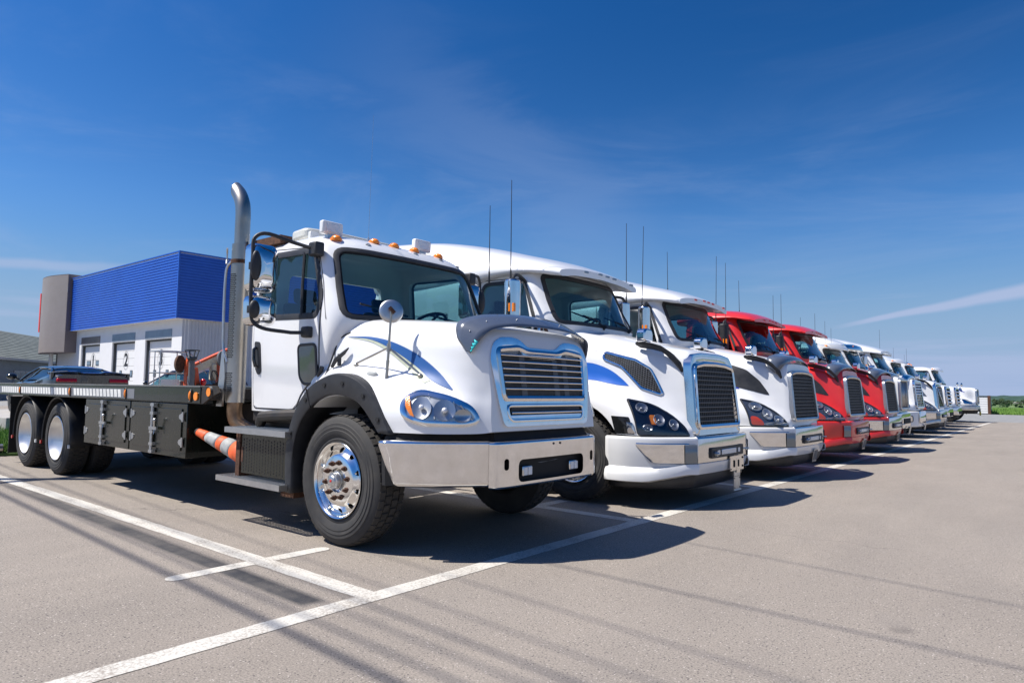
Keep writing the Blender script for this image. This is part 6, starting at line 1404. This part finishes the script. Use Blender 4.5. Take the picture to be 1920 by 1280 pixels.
        mb.grid(rows, closed=True); mb.obj('number_ring', BLACKP, T, smooth=False, solid=.004)
    # tower with a curved face
    mb = MB(); arcp = [(-16.7, -.75)]+[(-16.7-5.6*t, -.75-.55*sin(pi*t)) for t in [k/14 for k in range(1, 14)]]+[(-22.3, -.75)]
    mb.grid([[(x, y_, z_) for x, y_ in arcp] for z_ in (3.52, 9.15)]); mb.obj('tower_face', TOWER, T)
    mb = MB(); mb.box(-16.72, -16.66, -.74, 1.0, 3.52, 9.15); mb.obj('tower_side', TOWER_SHADE, T, smooth=False)
    mb = MB(); mb.prism([(x, y_) for x, y_ in arcp]+[(-22.3, 1.0), (-16.7, 1.0)], 'z', 3.50, 3.53); mb.prism([(x, y_) for x, y_ in arcp]+[(-22.3, 1.0), (-16.7, 1.0)], 'z', 9.12, 9.17); mb.obj('tower_cap', TOWER_SHADE, T, smooth=False)
    mb = MB(); mb.box(-22.62, -22.40, -.78, -.70, 5.2, 8.2); mb.obj('red_sign', REDSIGN, T, smooth=False)
    mb = MB(); mb.cyl((-20.9, -.3, 0), (-20.9, -.3, 3.5), .14, n=14); mb.obj('column', BW, T)
building()
def grey_house():
    T = empty('grey_house', 'long grey building with green-grey shingle roof behind the truck bed at far left', 'building', (-68.2, 18.4, 0))
    dx = Vector((-68.23+59.97, 18.43-12.25, 0)).normalized(); nx = Vector((-dx.y, dx.x, 0))     # dx away to the right
    if nx.dot(Vector((3.3+68, -2.8-18, 0))) < 0: nx = -nx
    P = lambda a, b, z: tuple(dx*a+nx*b+Vector((0, 0, z)))
    SH = pm('grey_shingles', (.135, .155, .145), .9, var=.5, vs=1.2, col2=(.20, .225, .21)); GW = pm('grey_siding', (.22, .25, .30), .6, var=.06, vs=2); GT = pm('grey_trim', (.42, .43, .46), .6)
    def quadbox(a0, a1, b0, b1, z0, z1, name, m):
        mb = MB(); v = [P(a0, b0, z0), P(a1, b0, z0), P(a1, b1, z0), P(a0, b1, z0), P(a0, b0, z1), P(a1, b0, z1), P(a1, b1, z1), P(a0, b1, z1)]; mb.add(v, [(0, 3, 2, 1), (4, 5, 6, 7), (0, 1, 5, 4), (1, 2, 6, 5), (2, 3, 7, 6), (3, 0, 4, 7)]); return mb.obj(name, m, T, smooth=False)
    quadbox(-26, 14, -9, 0, 0, 3.2, 'wall', GW)
    mb = MB(); rows = []
    for k in range(57):
        y_ = -26.6+41.2*k/56.0
    n = 17
    for k in range(n):                                      # shingle courses, each lapping the one below
        t0, t1 = k/n, (k+1)/n; b0 = .6-5.1*t0; b1 = .6-5.1*t1; z0 = 3.15+2.75*t0; z1 = 3.15+2.75*t1
        mb.add([P(-26.5, b0, z0+.03), P(14.5, b0, z0+.03), P(14.5, b1, z1), P(-26.5, b1, z1)], [(0, 1, 2, 3)]); mb.add([P(-26.5, b0, z0-.01), P(14.5, b0, z0-.01), P(14.5, b0, z0+.03), P(-26.5, b0, z0+.03)], [(0, 1, 2, 3)])
    mb.add([P(-26.5, -4.5, 5.9), P(14.5, -4.5, 5.9), P(14.5, -9.6, 3.15), P(-26.5, -9.6, 3.15)], [(0, 1, 2, 3)]); rf = mb.obj('roof', SH, T, smooth=False)
    quadbox(-26.5, 14.5, .55, .62, 3.0, 3.2, 'fascia', GT)
    o = quadbox(-3.0, -2.2, -4.6, -4.2, 5.7, 6.25, 'roof_vent', BLACKM); o.parent = rf
    for k in range(3):
        a = -7.9+k*.98+0; q = quadbox(a, a+.92, 0.0, .06, .6, 2.25, 'window', GT); quadbox(a+.12, a+.80, .05, .08, .75, 2.1, 'pane', pm('pane_grey', (.10, .11, .13), .15)).parent = q
grey_house()

# ------------------------------------------------------------------ vehicles on the lot behind
def car(name, label, loc, rz, paint, kind='coupe', glassm=None):
    T = empty(name, label, 'car', loc, rz); g = glassm or DGLASS
    if kind == 'coupe':
        B = [(2.35, .70, .45, .62), (2.2, .82, .30, .70), (1.5, .90, .26, .80), (.6, .92, .25, .86), (-.6, .92, .25, .88), (-1.5, .93, .26, .99), (-2.1, .90, .30, 1.05), (-2.32, .82, .42, 1.01)]
        G = [(.95, .70, .84, .86), (.35, .68, .85, 1.12), (-.05, .64, .86, 1.24), (-.6, .62, .87, 1.26), (-1.1, .62, .88, 1.20), (-1.75, .66, .92, 1.0)]; wx = 1.45
    else:
        B = [(2.3, .80, .40, .85), (2.15, .88, .32, 1.0), (1.2, .93, .30, 1.08), (.2, .94, .3, 1.1), (-1.2, .94, .3, 1.1), (-2.2, .92, .35, 1.08), (-2.3, .88, .4, 1.0)]
        G = [(1.15, .78, 1.08, 1.12), (.55, .74, 1.1, 1.60), (.1, .72, 1.1, 1.72), (-1.2, .72, 1.1, 1.74), (-2.0, .74, 1.1, 1.66), (-2.22, .78, 1.08, 1.2)]; wx = 1.4
    body = loft([[(x, 0, zt), (x, w*.7, zt), (x, w*.95, zt-.05), (x, w, (zt+zb)/2+.08), (x, w*.98, zb+.05), (x, w*.85, zb), (x, 0, zb)] for x, w, zb, zt in B], 4, 3).mesh('body')
    bc = boolean(body, well_cutter(wx, .37, .33, .62)+well_cutter(-wx-.05, .37, .33, .62)); finish(bc, paint, True, 40); newobj('body', bc, T)
    loft([[(x, 0, zt), (x, w*.6, zt-.01), (x, w*.88, zt-.05), (x, w*1.0, zt*.5+zb*.5), (x, w*1.18, zb), (x, 0, zb)] for x, w, zb, zt in G], 4, 3).obj('window_glass', g, T, ang=50)
    ri = G[2:5] if kind == 'coupe' else G[1:5]
    loft([[(x, 0, zt+.012), (x, w*.6, zt+.004), (x, w*.86, zt-.03), (x, w*.80, zt-.06), (x, 0, zt-.05)] for x, w, zb, zt in ri], 4, 3).obj('roof', paint, T, ang=50)
    for s in (-1, 1):
        mb = MB()
        for (xa, wa, za, xb, wb, zb_) in ((G[0][0], G[0][1]*1.14, G[0][3], G[2][0], G[2][1]*.93, G[2][3]-.03), (G[-1][0], G[-1][1]*1.15, G[-1][3]-.02, G[-2][0], G[-2][1]*.95, G[-2][3]-.04), (G[2][0], G[2][1]*.93, G[2][3]-.03, G[4 if kind == 'coupe' else 3][0], G[3][1]*.93, G[4 if kind == 'coupe' else 3][3]-.03)): mb.tube([(xa, s*wa, za), ((xa+xb)/2, s*(wa+wb)/2+s*.01, (za+zb_)/2+.02), (xb, s*wb, zb_)], .030, 8)
        mb.obj('pillar', paint if kind != 'coupe' else BLACKG, T)
        mb = MB(); mb.ball((G[0][0]-.15, s*1.03, G[0][2]+.13), .09, .13, .085, 12, 8); mb.tube([(G[0][0]-.15, s*.85, G[0][2]+.05), (G[0][0]-.15, s*1.0, G[0][2]+.10)], .025, 6); mb.obj('side_mirror', BLACKG, T)
        for x in (wx, -wx-.05):
            mb = MB(); mb.lathe([(.2, -.02), (.33, -.02), (.345, .02), (.345, .2), (.2, .2)], 28, 'y', (x, s*.88-(.0 if s < 0 else .2), .345)); mb.cyl((x, s*.87, .345), (x, s*.80, .345), .22, n=20); mb.obj('wheel', RUBBER, T)
        if kind == 'coupe':
            mb = MB(); mb.obox((-2.33, s*.58, .88), (.03, 0, 0), (0, .22, 0), (.02, 0, .045)); mb.obj('tail_lamp', REDL, T, bev=.02)
        else: mb = MB(); mb.obox((-2.27, s*.80, 1.0), (.05, 0, 0), (0, .10, 0), (.0, 0, .14)); mb.obj('tail_lamp', REDL, T, bev=.02)
    if kind == 'coupe':
        mb = MB(); rows = [[(-2.30+.20*abs(y)**1.5, y, 1.085-.10*max(0, abs(y)-.55)**1.0-(.03 if abs(y) < .28 else 0)) for y in [v/10 for v in range(-9, 10)]], [(-2.08+.20*abs(y)**1.5, y, 1.115-.12*max(0, abs(y)-.55)-(.03 if abs(y) < .28 else 0)) for y in [v/10 for v in range(-9, 10)]]]; mb.grid(rows)
        sp = mb.obj('spoiler', BLACKG, T, solid=.035); mb = MB()
        for y in (-.86, -.28, .28, .86): mb.box(-2.2, -2.08, y-.03, y+.03, .9, 1.07)
        mb.obj('spoiler_leg', BLACKG, sp)
    return T
mb = MB(); mb.box(-21.5, -15.5, 1.9, 5.6, 0, .47); mb.obj('raised_pavement', CONC, None, kind='structure', bev=.02)
BLKCAR = pm('black_car_paint', (.012, .012, .014), .18, 0, .9, var=.3, vs=6, col2=(.03, .03, .032)); NAVY = pm('navy_car_paint', (.018, .03, .075), .2, 0, .9)
car('sports_car', 'black sports coupe with rear spoiler seen over the truck bed', (-18.1, 3.82, .47), radians(180-2), BLKCAR, 'coupe')
car('parked_suv', 'dark blue car parked behind the orange boom lift', (-24.5, 10.1, 0.12), radians(205), NAVY, 'suv', GLASS)
mb = MB(); mb.box(-27.5, -21.9, 7.5, 13, 0, .12); mb.obj('pavement', CONC, None, kind='structure')

def boom_lift():
    T = empty('boom_lift', 'orange towable boom lift with wire basket behind the flatbed', 'lift', (-16.3, 6.2, 0))
    def part(n, m, f, **k):
        mb = MB(); f(mb)
        if not n.startswith(('basket', 'kick')): mb.v = [(x_, -.12+(y_-.3)*.56, z_) for x_, y_, z_ in mb.v]
        return mb.obj(n, m, T, **k)
    # basket (left in view): Y from -.75 to .55
    def bask(mb):
        z0, z1 = .95, 2.20; c = [(-.35, -.78), (-.35, -.02), (.35, -.02), (.35, -.78)]
        for (x, y) in c: mb.tube([(x, y, z0), (x, y, z1)], .018, 6)
        for z in (z0, 1.60, z1): mb.tube([(*c[0], z), (*c[1], z), (*c[2], z), (*c[3], z), (*c[0], z)], .016, 6)
        mb.tube([(0, -.78, z0), (0, -.78, z1)], .014, 6); mb.tube([(.35, -.02, z1), (.35, .30, 1.95), (.30, .55, 1.6)], .014, 6); mb.tube([(.35, -.40, z1), (.35, .22, 2.02)], .012, 6)
        mb.tube([(-.1, .6, 2.08), (-.1, 1.15, 2.12), (-.1, 1.6, 2.05), (-.1, 1.62, 1.3)], .014, 6); mb.tube([(-.1, .9, 1.5), (-.1, 1.15, 2.1)], .012, 6)
    part('basket', SATIN, bask)
    part('basket_floor', CONC, lambda mb: mb.box(-.36, .36, -.80, 0, .90, .96)); part('kick_panel', REFLW, lambda mb: mb.box(.36, .37, -.75, -.25, .95, 1.42)); part('basket_box', GREYP, lambda mb: mb.box(-.1, .34, -.22, .35, .7, 1.40), bev=.03)
    def post(mb): mb.prism(rpoly([(.22, .1), (.50, .1), (.52, 1.35), (.62, 1.62), (.50, 1.72), (.45, 2.05), (.33, 2.08), (.25, 1.9)], .05), 'x', .40, .56)
    part('lift_post', ORANGEP, post, bev=.015)
    part('warning_label', REFLW, lambda mb: mb.box(.561, .565, .29, .39, 1.30, 1.52)); part('lower_link', ORANGEP, lambda mb: mb.prism(rpoly([(.70, 1.75), (.95, 1.78), (1.10, 1.30), (.98, .9), (.86, .9), (.92, 1.2), (.72, 1.5)], .04), 'x', .2, .4), bev=.01)
    part('hydraulic_ram', BLACKG, lambda mb: mb.cyl((.45, .62, .5), (.45, .66, 1.70), .10, n=14))
    def boom(mb): mb.obox((.25, 1.65, 1.93), (.09, 0, 0), (0, .98, .27), (0, -.025, .10))
    part('boom_beam', CREAM, boom, bev=.01)
    part('boom_cover', ORANGEP, lambda mb: mb.obox((.25, 1.62, 2.07), (.095, 0, 0), (0, 1.0, .28), (0, -.008, .032)), bev=.01)
    part('boom_underside', SATIN, lambda mb: mb.obox((.25, 1.68, 1.80), (.06, 0, 0), (0, .95, .26), (0, -.008, .03)))
    part('boom_knuckle', ORANGEP, lambda mb: mb.ball((.25, .78, 1.72), .12, .16, .13, 12, 8))
    part('rear_post', ORANGEP, lambda mb: mb.obox((.35, 2.1, 1.25), (.09, 0, 0), (0, .10, 0), (0, .03, .78)), bev=.01)
    part('counterweight', CREAM, lambda mb: mb.obox((.30, 1.82, 1.66), (.1, 0, 0), (0, .13, 0), (0, 0, .24)), bev=.03)
    part('round_drum', GREYP, lambda mb: mb.cyl((.6, 1.93, 2.05), (.7, 1.93, 2.05), .22, n=28))
    def hose(mb):
        for k in range(4): mb.tube([(.45+.02*k, 1.78+.20*cos(t*.5+k), 1.50+.20*sin(t*.5+k*.7)) for t in range(12)], .012, 5)
    part('coiled_hose', BLACKP, hose)
    part('deck_plate', RUST, lambda mb: mb.box(-.2, .5, .9, 2.0, 1.26, 1.30)); part('lift_base', ORANGEP, lambda mb: (mb.box(-.3, .5, .1, 2.3, .35, .6), mb.box(-.1, .3, -.9, 3.0, .3, .45)))
    part('small_lamp', REDL, lambda mb: mb.ball((.55, 1.12, 1.36), .10, .14, .10, 12, 8)); part('cable_spool', RUST, lambda mb: mb.cyl((.3, .06, 1.86), (.42, .06, 1.86), .24, n=20))
    for s in (0, 2.2): part('lift_wheel', RUBBER, lambda mb: mb.cyl((0, s, .33), (0, s+.2, .33), .33, n=24))
boom_lift()
def stack_cage():
    T = empty('chimney_cage', 'grey pipe stack topped by a dark flared cage beyond the boom lift', 'stack', (-15.6, 6.12, 0))
    mb = MB(); mb.cyl((0, 0, 0), (0, 0, 1.98), .08, n=16); mb.obj('pipe', GREYP, T)
    mb = MB(); mb.lathe([(.08, 1.96), (.12, 2.0), (.13, 2.06)], 16, 'z'); mb.lathe([(.185, 2.22), (.20, 2.22), (.20, 2.25), (.185, 2.25)], 16, 'z'); mb.obj('cage_ring', DARKG, T, solid=.01)
    for k in range(8): a = 2*pi*k/8; mb = MB(); mb.tube([(.125*cos(a), .125*sin(a), 2.04), (.19*cos(a), .19*sin(a), 2.24)], .012, 5); mb.obj('cage_bar', DARKG, T)
stack_cage()
# traffic cone slung beside the cab
def cone():
    T = empty('traffic_cone', 'orange and white striped traffic cone slung on its side behind the cab step', 'cone', (-3.62, .60, .79))
    a = Vector((1.0, .17, -.25)).normalized(); e1 = a.orthogonal().normalized(); e2 = a.cross(e1); L_ = .92
    def seg(n, t0, t1, m):
        mb = MB(); rows = []
        for k in range(5): t = t0+(t1-t0)*k/4; r = .038+.085*t; rows.append([a*(L_*t)+e1*(r*cos(q*2*pi/32))+e2*(r*sin(q*2*pi/32)) for q in range(32)])
        mb.grid(rows, closed=True); mb.obj(n, m, T, solid=.006)
    CW = pm('dirty_white_collar', (.42, .43, .42), .5, var=.5, vs=9, col2=(.22, .22, .21))
    seg('cone_tip', 0, .20, ORANGE); seg('white_band', .20, .42, CW); seg('orange_band', .42, .52, ORANGE); seg('white_band', .52, .68, CW); seg('cone_skirt', .68, 1.0, ORANGE)
    mb = MB(); q = a*L_; mb.obox(q, a*.015, e1*.12, e2*.12); mb.obj('cone_base', BLACKP, T, bev=.01)
    mb = MB(); mb.ball(a*.01, .042, .042, .042, 14, 8); mb.obj('cone_mouth', BLACKM, T)
cone()

# ------------------------------------------------------------------ power pole and wires that throw the shadows on the lot
def pole():
    T = empty('utility_pole', 'wooden utility pole with crossarm beside the lot, left of the trucks', 'pole', (-11.2, -4.0, 0))
    mb = MB(); mb.cyl((0, 0, 0), (0, 0, 10.2), .14, .09, n=16); mb.obj('pole_shaft', BARK, T); mb = MB(); mb.box(-.06, .06, -2.2, 2.9, 9.0, 9.12); mb.obj('crossarm', BARK, T)
pole()
for k, (ys0, sl, r, h) in enumerate(((-.69, -.045, .024, 8.6), (-.50, -.045, .012, 8.7), (-.30, -.050, .009, 9.0), (-.13, -.055, .012, 9.2), (.15, -.07, .007, 9.3), (.62, -.08, .007, 9.4), (1.36, -.02, .010, 9.0), (2.78, -.10, .007, 9.0))):
    mb = MB(); pts = []
    for x in range(-70, 71, 5): hh = h+.00045*(x*x-(12)**2); xs_ = x+hh*KX; pts.append((x, ys0+sl*xs_-hh*KY, hh))
    mb.tube(pts, r, 6); o = mb.obj('power_line', BLACKP, None); o['label'] = ('thickest and lowest overhead line, nearest the lot edge', 'second overhead line from the lot edge', 'third overhead line from the lot edge, thin', 'fourth overhead line from the lot edge', 'fifth overhead line from the lot edge, thin', 'sixth overhead line from the lot edge, thin', 'overhead line second nearest to the trucks', 'overhead line nearest to the trucks')[k]; o['category'] = 'cable'; o['group'] = 'overhead power lines'

# ------------------------------------------------------------------ far right: container, trees, houses, hills
def container():
    T = empty('steel_container', 'small white ribbed container with a dark corner post at the lot edge', 'container', (-1.55, 57.6, ground_z(0, 57.6)))
    for k in range(7): z = .06+k*.17; mb = MB(); mb.box(-2.6, -.16, 0, .05, z, z+.15); mb.obj('wall_panel', WHITE2, T, smooth=False, bev=.01)
    mb = MB(); mb.box(-2.6, -.1, .05, 2.0, .03, 1.26); mb.obj('container_body', BWS, T, smooth=False)
    mb = MB(); mb.box(-.16, .02, -.05, .12, 0, 1.36); mb.obj('corner_post', RUST, T, smooth=False); mb = MB(); mb.box(-2.65, .03, -.04, .1, -.0, .05); mb.box(-2.65, -.16, -.03, .1, 1.27, 1.33); mb.obj('rail', DARKG, T, smooth=False)
container()
def tree(x, y, h, w, label, seed, dark):
    r = random.Random(seed); T = empty('field_tree', label, 'tree', (x, y, ground_z(x, y)), 0, 'broadleaf trees beyond the green field')
    mb = MB(); mb.tube([(0, 0, -.2), (.02*h, 0, h*.4), (0, .02*h, h*.8)], .03*h, 7, rs=[.035*h, .025*h, .01*h])
    for k in range(6): a = r.uniform(0, 6.28); z = h*r.uniform(.25, .6); mb.tube([(0, 0, z), (w*.35*cos(a), w*.35*sin(a), z+h*.2)], .012*h, 5)
    mb.obj('trunk', BARK, T)
    mb = MB(); cl = [(r.gauss(0, w*.20), r.gauss(0, w*.20), h*r.uniform(.28, .88), r.uniform(.13, .24)*w) for _ in range(16)]
    for k in range(1300):
        c = cl[k % 16]; q = Vector((r.gauss(0, 1), r.gauss(0, 1), r.gauss(0, 1))).normalized()*c[3]*r.uniform(.5, 1.15); p = Vector(c[:3])+q; s = w*.035*r.uniform(.6, 1.5)
        a = Vector((r.uniform(-1, 1), r.uniform(-1, 1), r.uniform(-1, 1))).normalized()*s; b = a.orthogonal().normalized()*s
        mb.add([p-a, p+b, p+a, p-b], [(0, 1, 2, 3)], r.choice((0, 0, 1, 1, 2) if not dark else (0, 0, 0, 1)))
    mb.obj('crown', LEAF, T, smooth=False, fix=False)
lbl = ['small green tree just behind the white container', 'bushy tree right of the container on the far field edge', 'tallest broad tree left of the narrow white house', 'small dark tree left of the tiny beige house', 'rounded tree between the tiny and the wide beige house', 'slim pale tree at the left end of the wide beige house', 'bushy tree in front of the wide beige house', 'tree on the field edge at the right border of the photo', 'tree on the field edge just outside the right border']
k = 0
for px, hpx, wpx in ((1850, 14, 11), (1866, 16, 11), (1877, 15, 12), (1884, 12, 8), (1893, 13, 10), (1899, 12, 7), (1911, 13, 9), (1921, 15, 10), (1934, 14, 12)):
    Y = 190+(k % 3)*18; v = ray(px, 757); t = (Y-CAMP.y)/v.y; X = CAMP.x+v.x*t; s = t*(v.dot(cd))/1275.57
    tree(X, Y, hpx*s, wpx*s*1.3, lbl[k], k+11, k % 2); k += 1
def house(px, Y, wpx, hpx, label, wall, roofm):
    v = ray(px, 758); t = (Y-CAMP.y)/v.y; X = CAMP.x+v.x*t; s = t*(v.dot(cd))/1275.57; w, h = wpx*s, hpx*s; z0 = ground_z(X, Y)
    T = empty('far_house', label, 'house', (X, Y, z0), radians(8), 'small far houses beyond the field'); mb = MB(); mb.box(-w/2, w/2, 0, w*.7, -.3, h*.6); mb.obj('wall', wall, T, smooth=False)
    mb = MB(); mb.prism([(-.05*w, h*.6), (w*.75, h*.6), (w*.35, h)], 'x', -w*.54, w*.54); mb.obj('roof', roofm, T, smooth=False)
    for q in (-.3, .0, .28): mb = MB(); mb.box(w*q-w*.05, w*q+w*.05, -.06, .0, h*.15, h*.42); mb.obj('window', DARKG, T, smooth=False)
BEIGE = pm('beige_siding', (.50, .42, .32), .8); LTROOF = pm('pale_roof', (.45, .43, .40), .8); BRR = pm('brown_roof', (.26, .17, .12), .8)
house(1888, 215, 9, 7, 'tiny beige house between the far field trees', BEIGE, LTROOF); house(1908, 222, 17, 9, 'wide beige house with pale roof at the far right of the field', BEIGE, LTROOF); house(1873, 235, 4, 10, 'narrow white gabled house behind the far trees', BW, LTROOF)
rr = random.Random(3); mb = MB(); rows = []
# wooded hills round the horizon
def hills(Y0, top, seed, name, m):
    r = random.Random(seed); n = 420; rows = [[], [], [], []]
    for k in range(n+1):
        a = radians(-75+170*k/n); R = Y0; x = 0-R*sin(-a)*1.0; y = R*cos(a); x = R*sin(a)
        hh = top*(1+.22*sin(a*5.3+seed)+.12*sin(a*13+1))+r.uniform(-.6, .6); zb = ground_z(x, y)-2
        for q, (f, g) in enumerate(((1.0, 0), (1.02, .6), (1.06, .92), (1.12, 1.0))): rows[q].append((x*f, y*f, zb+(hh-zb)*g+(r.uniform(-.9, .9) if q else 0)))
    mb = MB(); mb.grid(rows); mb.obj(name, m, None, kind='structure', smooth=False)
hills(1200, 2.6, 2, 'hills', FOREST)
mb = MB(); r = random.Random(9)
for k in range(6000):                                       # scrubby bushes along the field
    t = r.random(); Y = 170+r.random()*90; X = r.uniform(-60, 40); s = r.uniform(.2, .5); z = ground_z(X, Y); c = int(X/3.1)
    hgt = (.25+.4*sin(c*2.3)+.3*sin(c*7.7)); p = Vector((X, Y, z+r.random()*max(.3, hgt)*1.2)); a = Vector((r.uniform(-1, 1), r.uniform(-1, 1), r.uniform(-1, 1))).normalized()*s; b = a.orthogonal().normalized()*s
    mb.add([p-a, p+b, p+a, p-b], [(0, 1, 2, 3)], r.choice((0, 1, 1, 2)))
mb.obj('far_bushes', LEAF, None, smooth=False, fix=False, kind='stuff')
mb = MB()
for k in range(45000):
    Y = 58.5+r.random()**2*60; X = r.uniform(-10, 10); h = r.uniform(.08, .28)*(1.3 if sin(X*1.7+Y*.3) > .3 else .7); z = ground_z(X, Y); a = r.uniform(0, 6.28); w = .03
    mb.add([(X-w*cos(a), Y-w*sin(a), z), (X+w*cos(a), Y+w*sin(a), z), (X+r.uniform(-.1, .1), Y+r.uniform(-.1, .1), z+h)], [(0, 1, 2)])
mb.obj('field_grass', GRASSN, None, smooth=False, fix=False, kind='stuff')

# ------------------------------------------------------------------ the row of trucks
T1 = rollback()
SP = 3.28
def yc(k): return 1.72+SP*k
v1 = vnl(1, .07, yc(1), 'white sleeper truck with chrome mesh side vent, directly beside the flatbed truck', WHITE, WHITE, 'high', chrome_grille=True, shield=False, vent='mesh', lamp='black', swoosh=BLUE2, plate='bracket', visor_lamp=HEADER)
v2 = vnl(2, .09, yc(2), 'white sleeper truck with black side vent and smoked hood deflector, left of the red trucks', WHITE, WHITE, 'high', shield=True, vent='black', lamp='clear', swoosh=NAVYDEC, visor_lamp=REDO)
v3 = vnl(3, .06, yc(3), 'first red truck in the row, with an all red bumper', RED, RED, 'day', shield=True, vent='black', lamp='clear', bump='body', visor_lamp=RED)
v4 = vnl(4, .06, yc(4), 'second red truck in the row, with chrome panels set in its bumper', RED, RED, 'day', shield=True, vent='black', lamp='clear', visor_lamp=REDO)
g5 = generic(5, -.25, yc(5), 'white truck with a tall flat upright grey grille, right after the second red truck', WHITE2, roof='daysleeper', visor='roof', grille='flat', bumper='chrome', shield=SMOKE, nose_w=.50)
g6 = generic(6, -.38, yc(6), 'white sleeper truck with chrome ladder grille, white bumper and chrome visor', WHITE, roof='sleeper', visor='drop', grille='grid', bumper='white', fog=True, shield=CHROME, hood_z=1.82)
v7 = vnl(7, -.28, yc(7), 'white truck with a diagonal bar across its black grille and a chrome hood front', WHITE, WHITE, 'high', shield=False, vent='smoke', lamp='clear', bump='chrome', diag=True, front_mat=SATIN)
g8 = generic(8, -.42, yc(8), 'nearer of the two white trucks with three thick chrome grille bars', WHITE, roof='day', visor='roof', grille='v3', bumper='chrome', hood_z=1.70, round_mirrors=True, bz=.50)
g9 = generic(9, -.50, yc(9), 'farther of the two white trucks with three thick chrome grille bars', WHITE, roof='day', grille='v3', bumper='chrome', hood_z=1.70, bz=.50)
g10 = generic(10, -1.15, yc(10), 'white high-roof sleeper truck with chrome visor set back near the end of the row', WHITE, roof='sleeper', visor='drop', grille='grid', bumper='chrome')
g11 = generic(11, -.45, yc(11), 'last white truck in the row, with a blue swoosh on its hood and grey bumper', WHITE, roof='day', visor='roof', grille='flat', bumper='grey', decal=NAVYDEC, hood_z=1.72, nose_w=.46, bz=.60)
# whip antennas, each clamped to a cab mirror
for T, lst in ((v1, [(-2.44, -1.36, 2.66, 3.62, .02), (-2.10, -1.34, 2.64, 3.90, .03), (-2.02, 1.34, 2.66, 3.86, 0)]), (v2, [(-2.10, -1.34, 2.62, 3.92, -.06), (-2.0, 1.34, 2.66, 3.86, -.03), (-2.6, .55, 3.1, 3.9, .02)]),
               (v3, [(-2.02, -1.34, 2.62, 3.84, 0), (-2.4, .35, 2.98, 3.75, .02), (-2.0, 1.34, 2.6, 3.5, 0)]), (v4, [(-2.02, -1.34, 2.62, 3.60, 0), (-2.02, 1.34, 2.62, 3.4, 0)]), (g5, [(-2.3, -1.2, 2.5, 3.40, .0), (-2.3, 1.2, 2.5, 3.5, 0)]), (g6, [(-2.2, -1.3, 2.5, 3.35, 0)]), (v7, [(-2.1, 1.3, 2.6, 3.75, .0)]), (g9, [(-2.1, 1.3, 2.4, 3.4, 0)]), (g10, [(-2.1, 1.3, 2.5, 3.3, 0), (-2.1, -1.3, 2.5, 3.5, 0)])):
    for (x, y, z0, z1, ln) in lst: antenna(T, x, y, z0, z1, (-ln, ln))
for T in (g5, g11):
    pass
pb = MB(); pb.cyl((.0, .55, .43), (.06, .55, .43), .10, n=18); pb.obj('yellow_lamp', pm('yellow_cover', (.75, .60, .03), .4), g11)
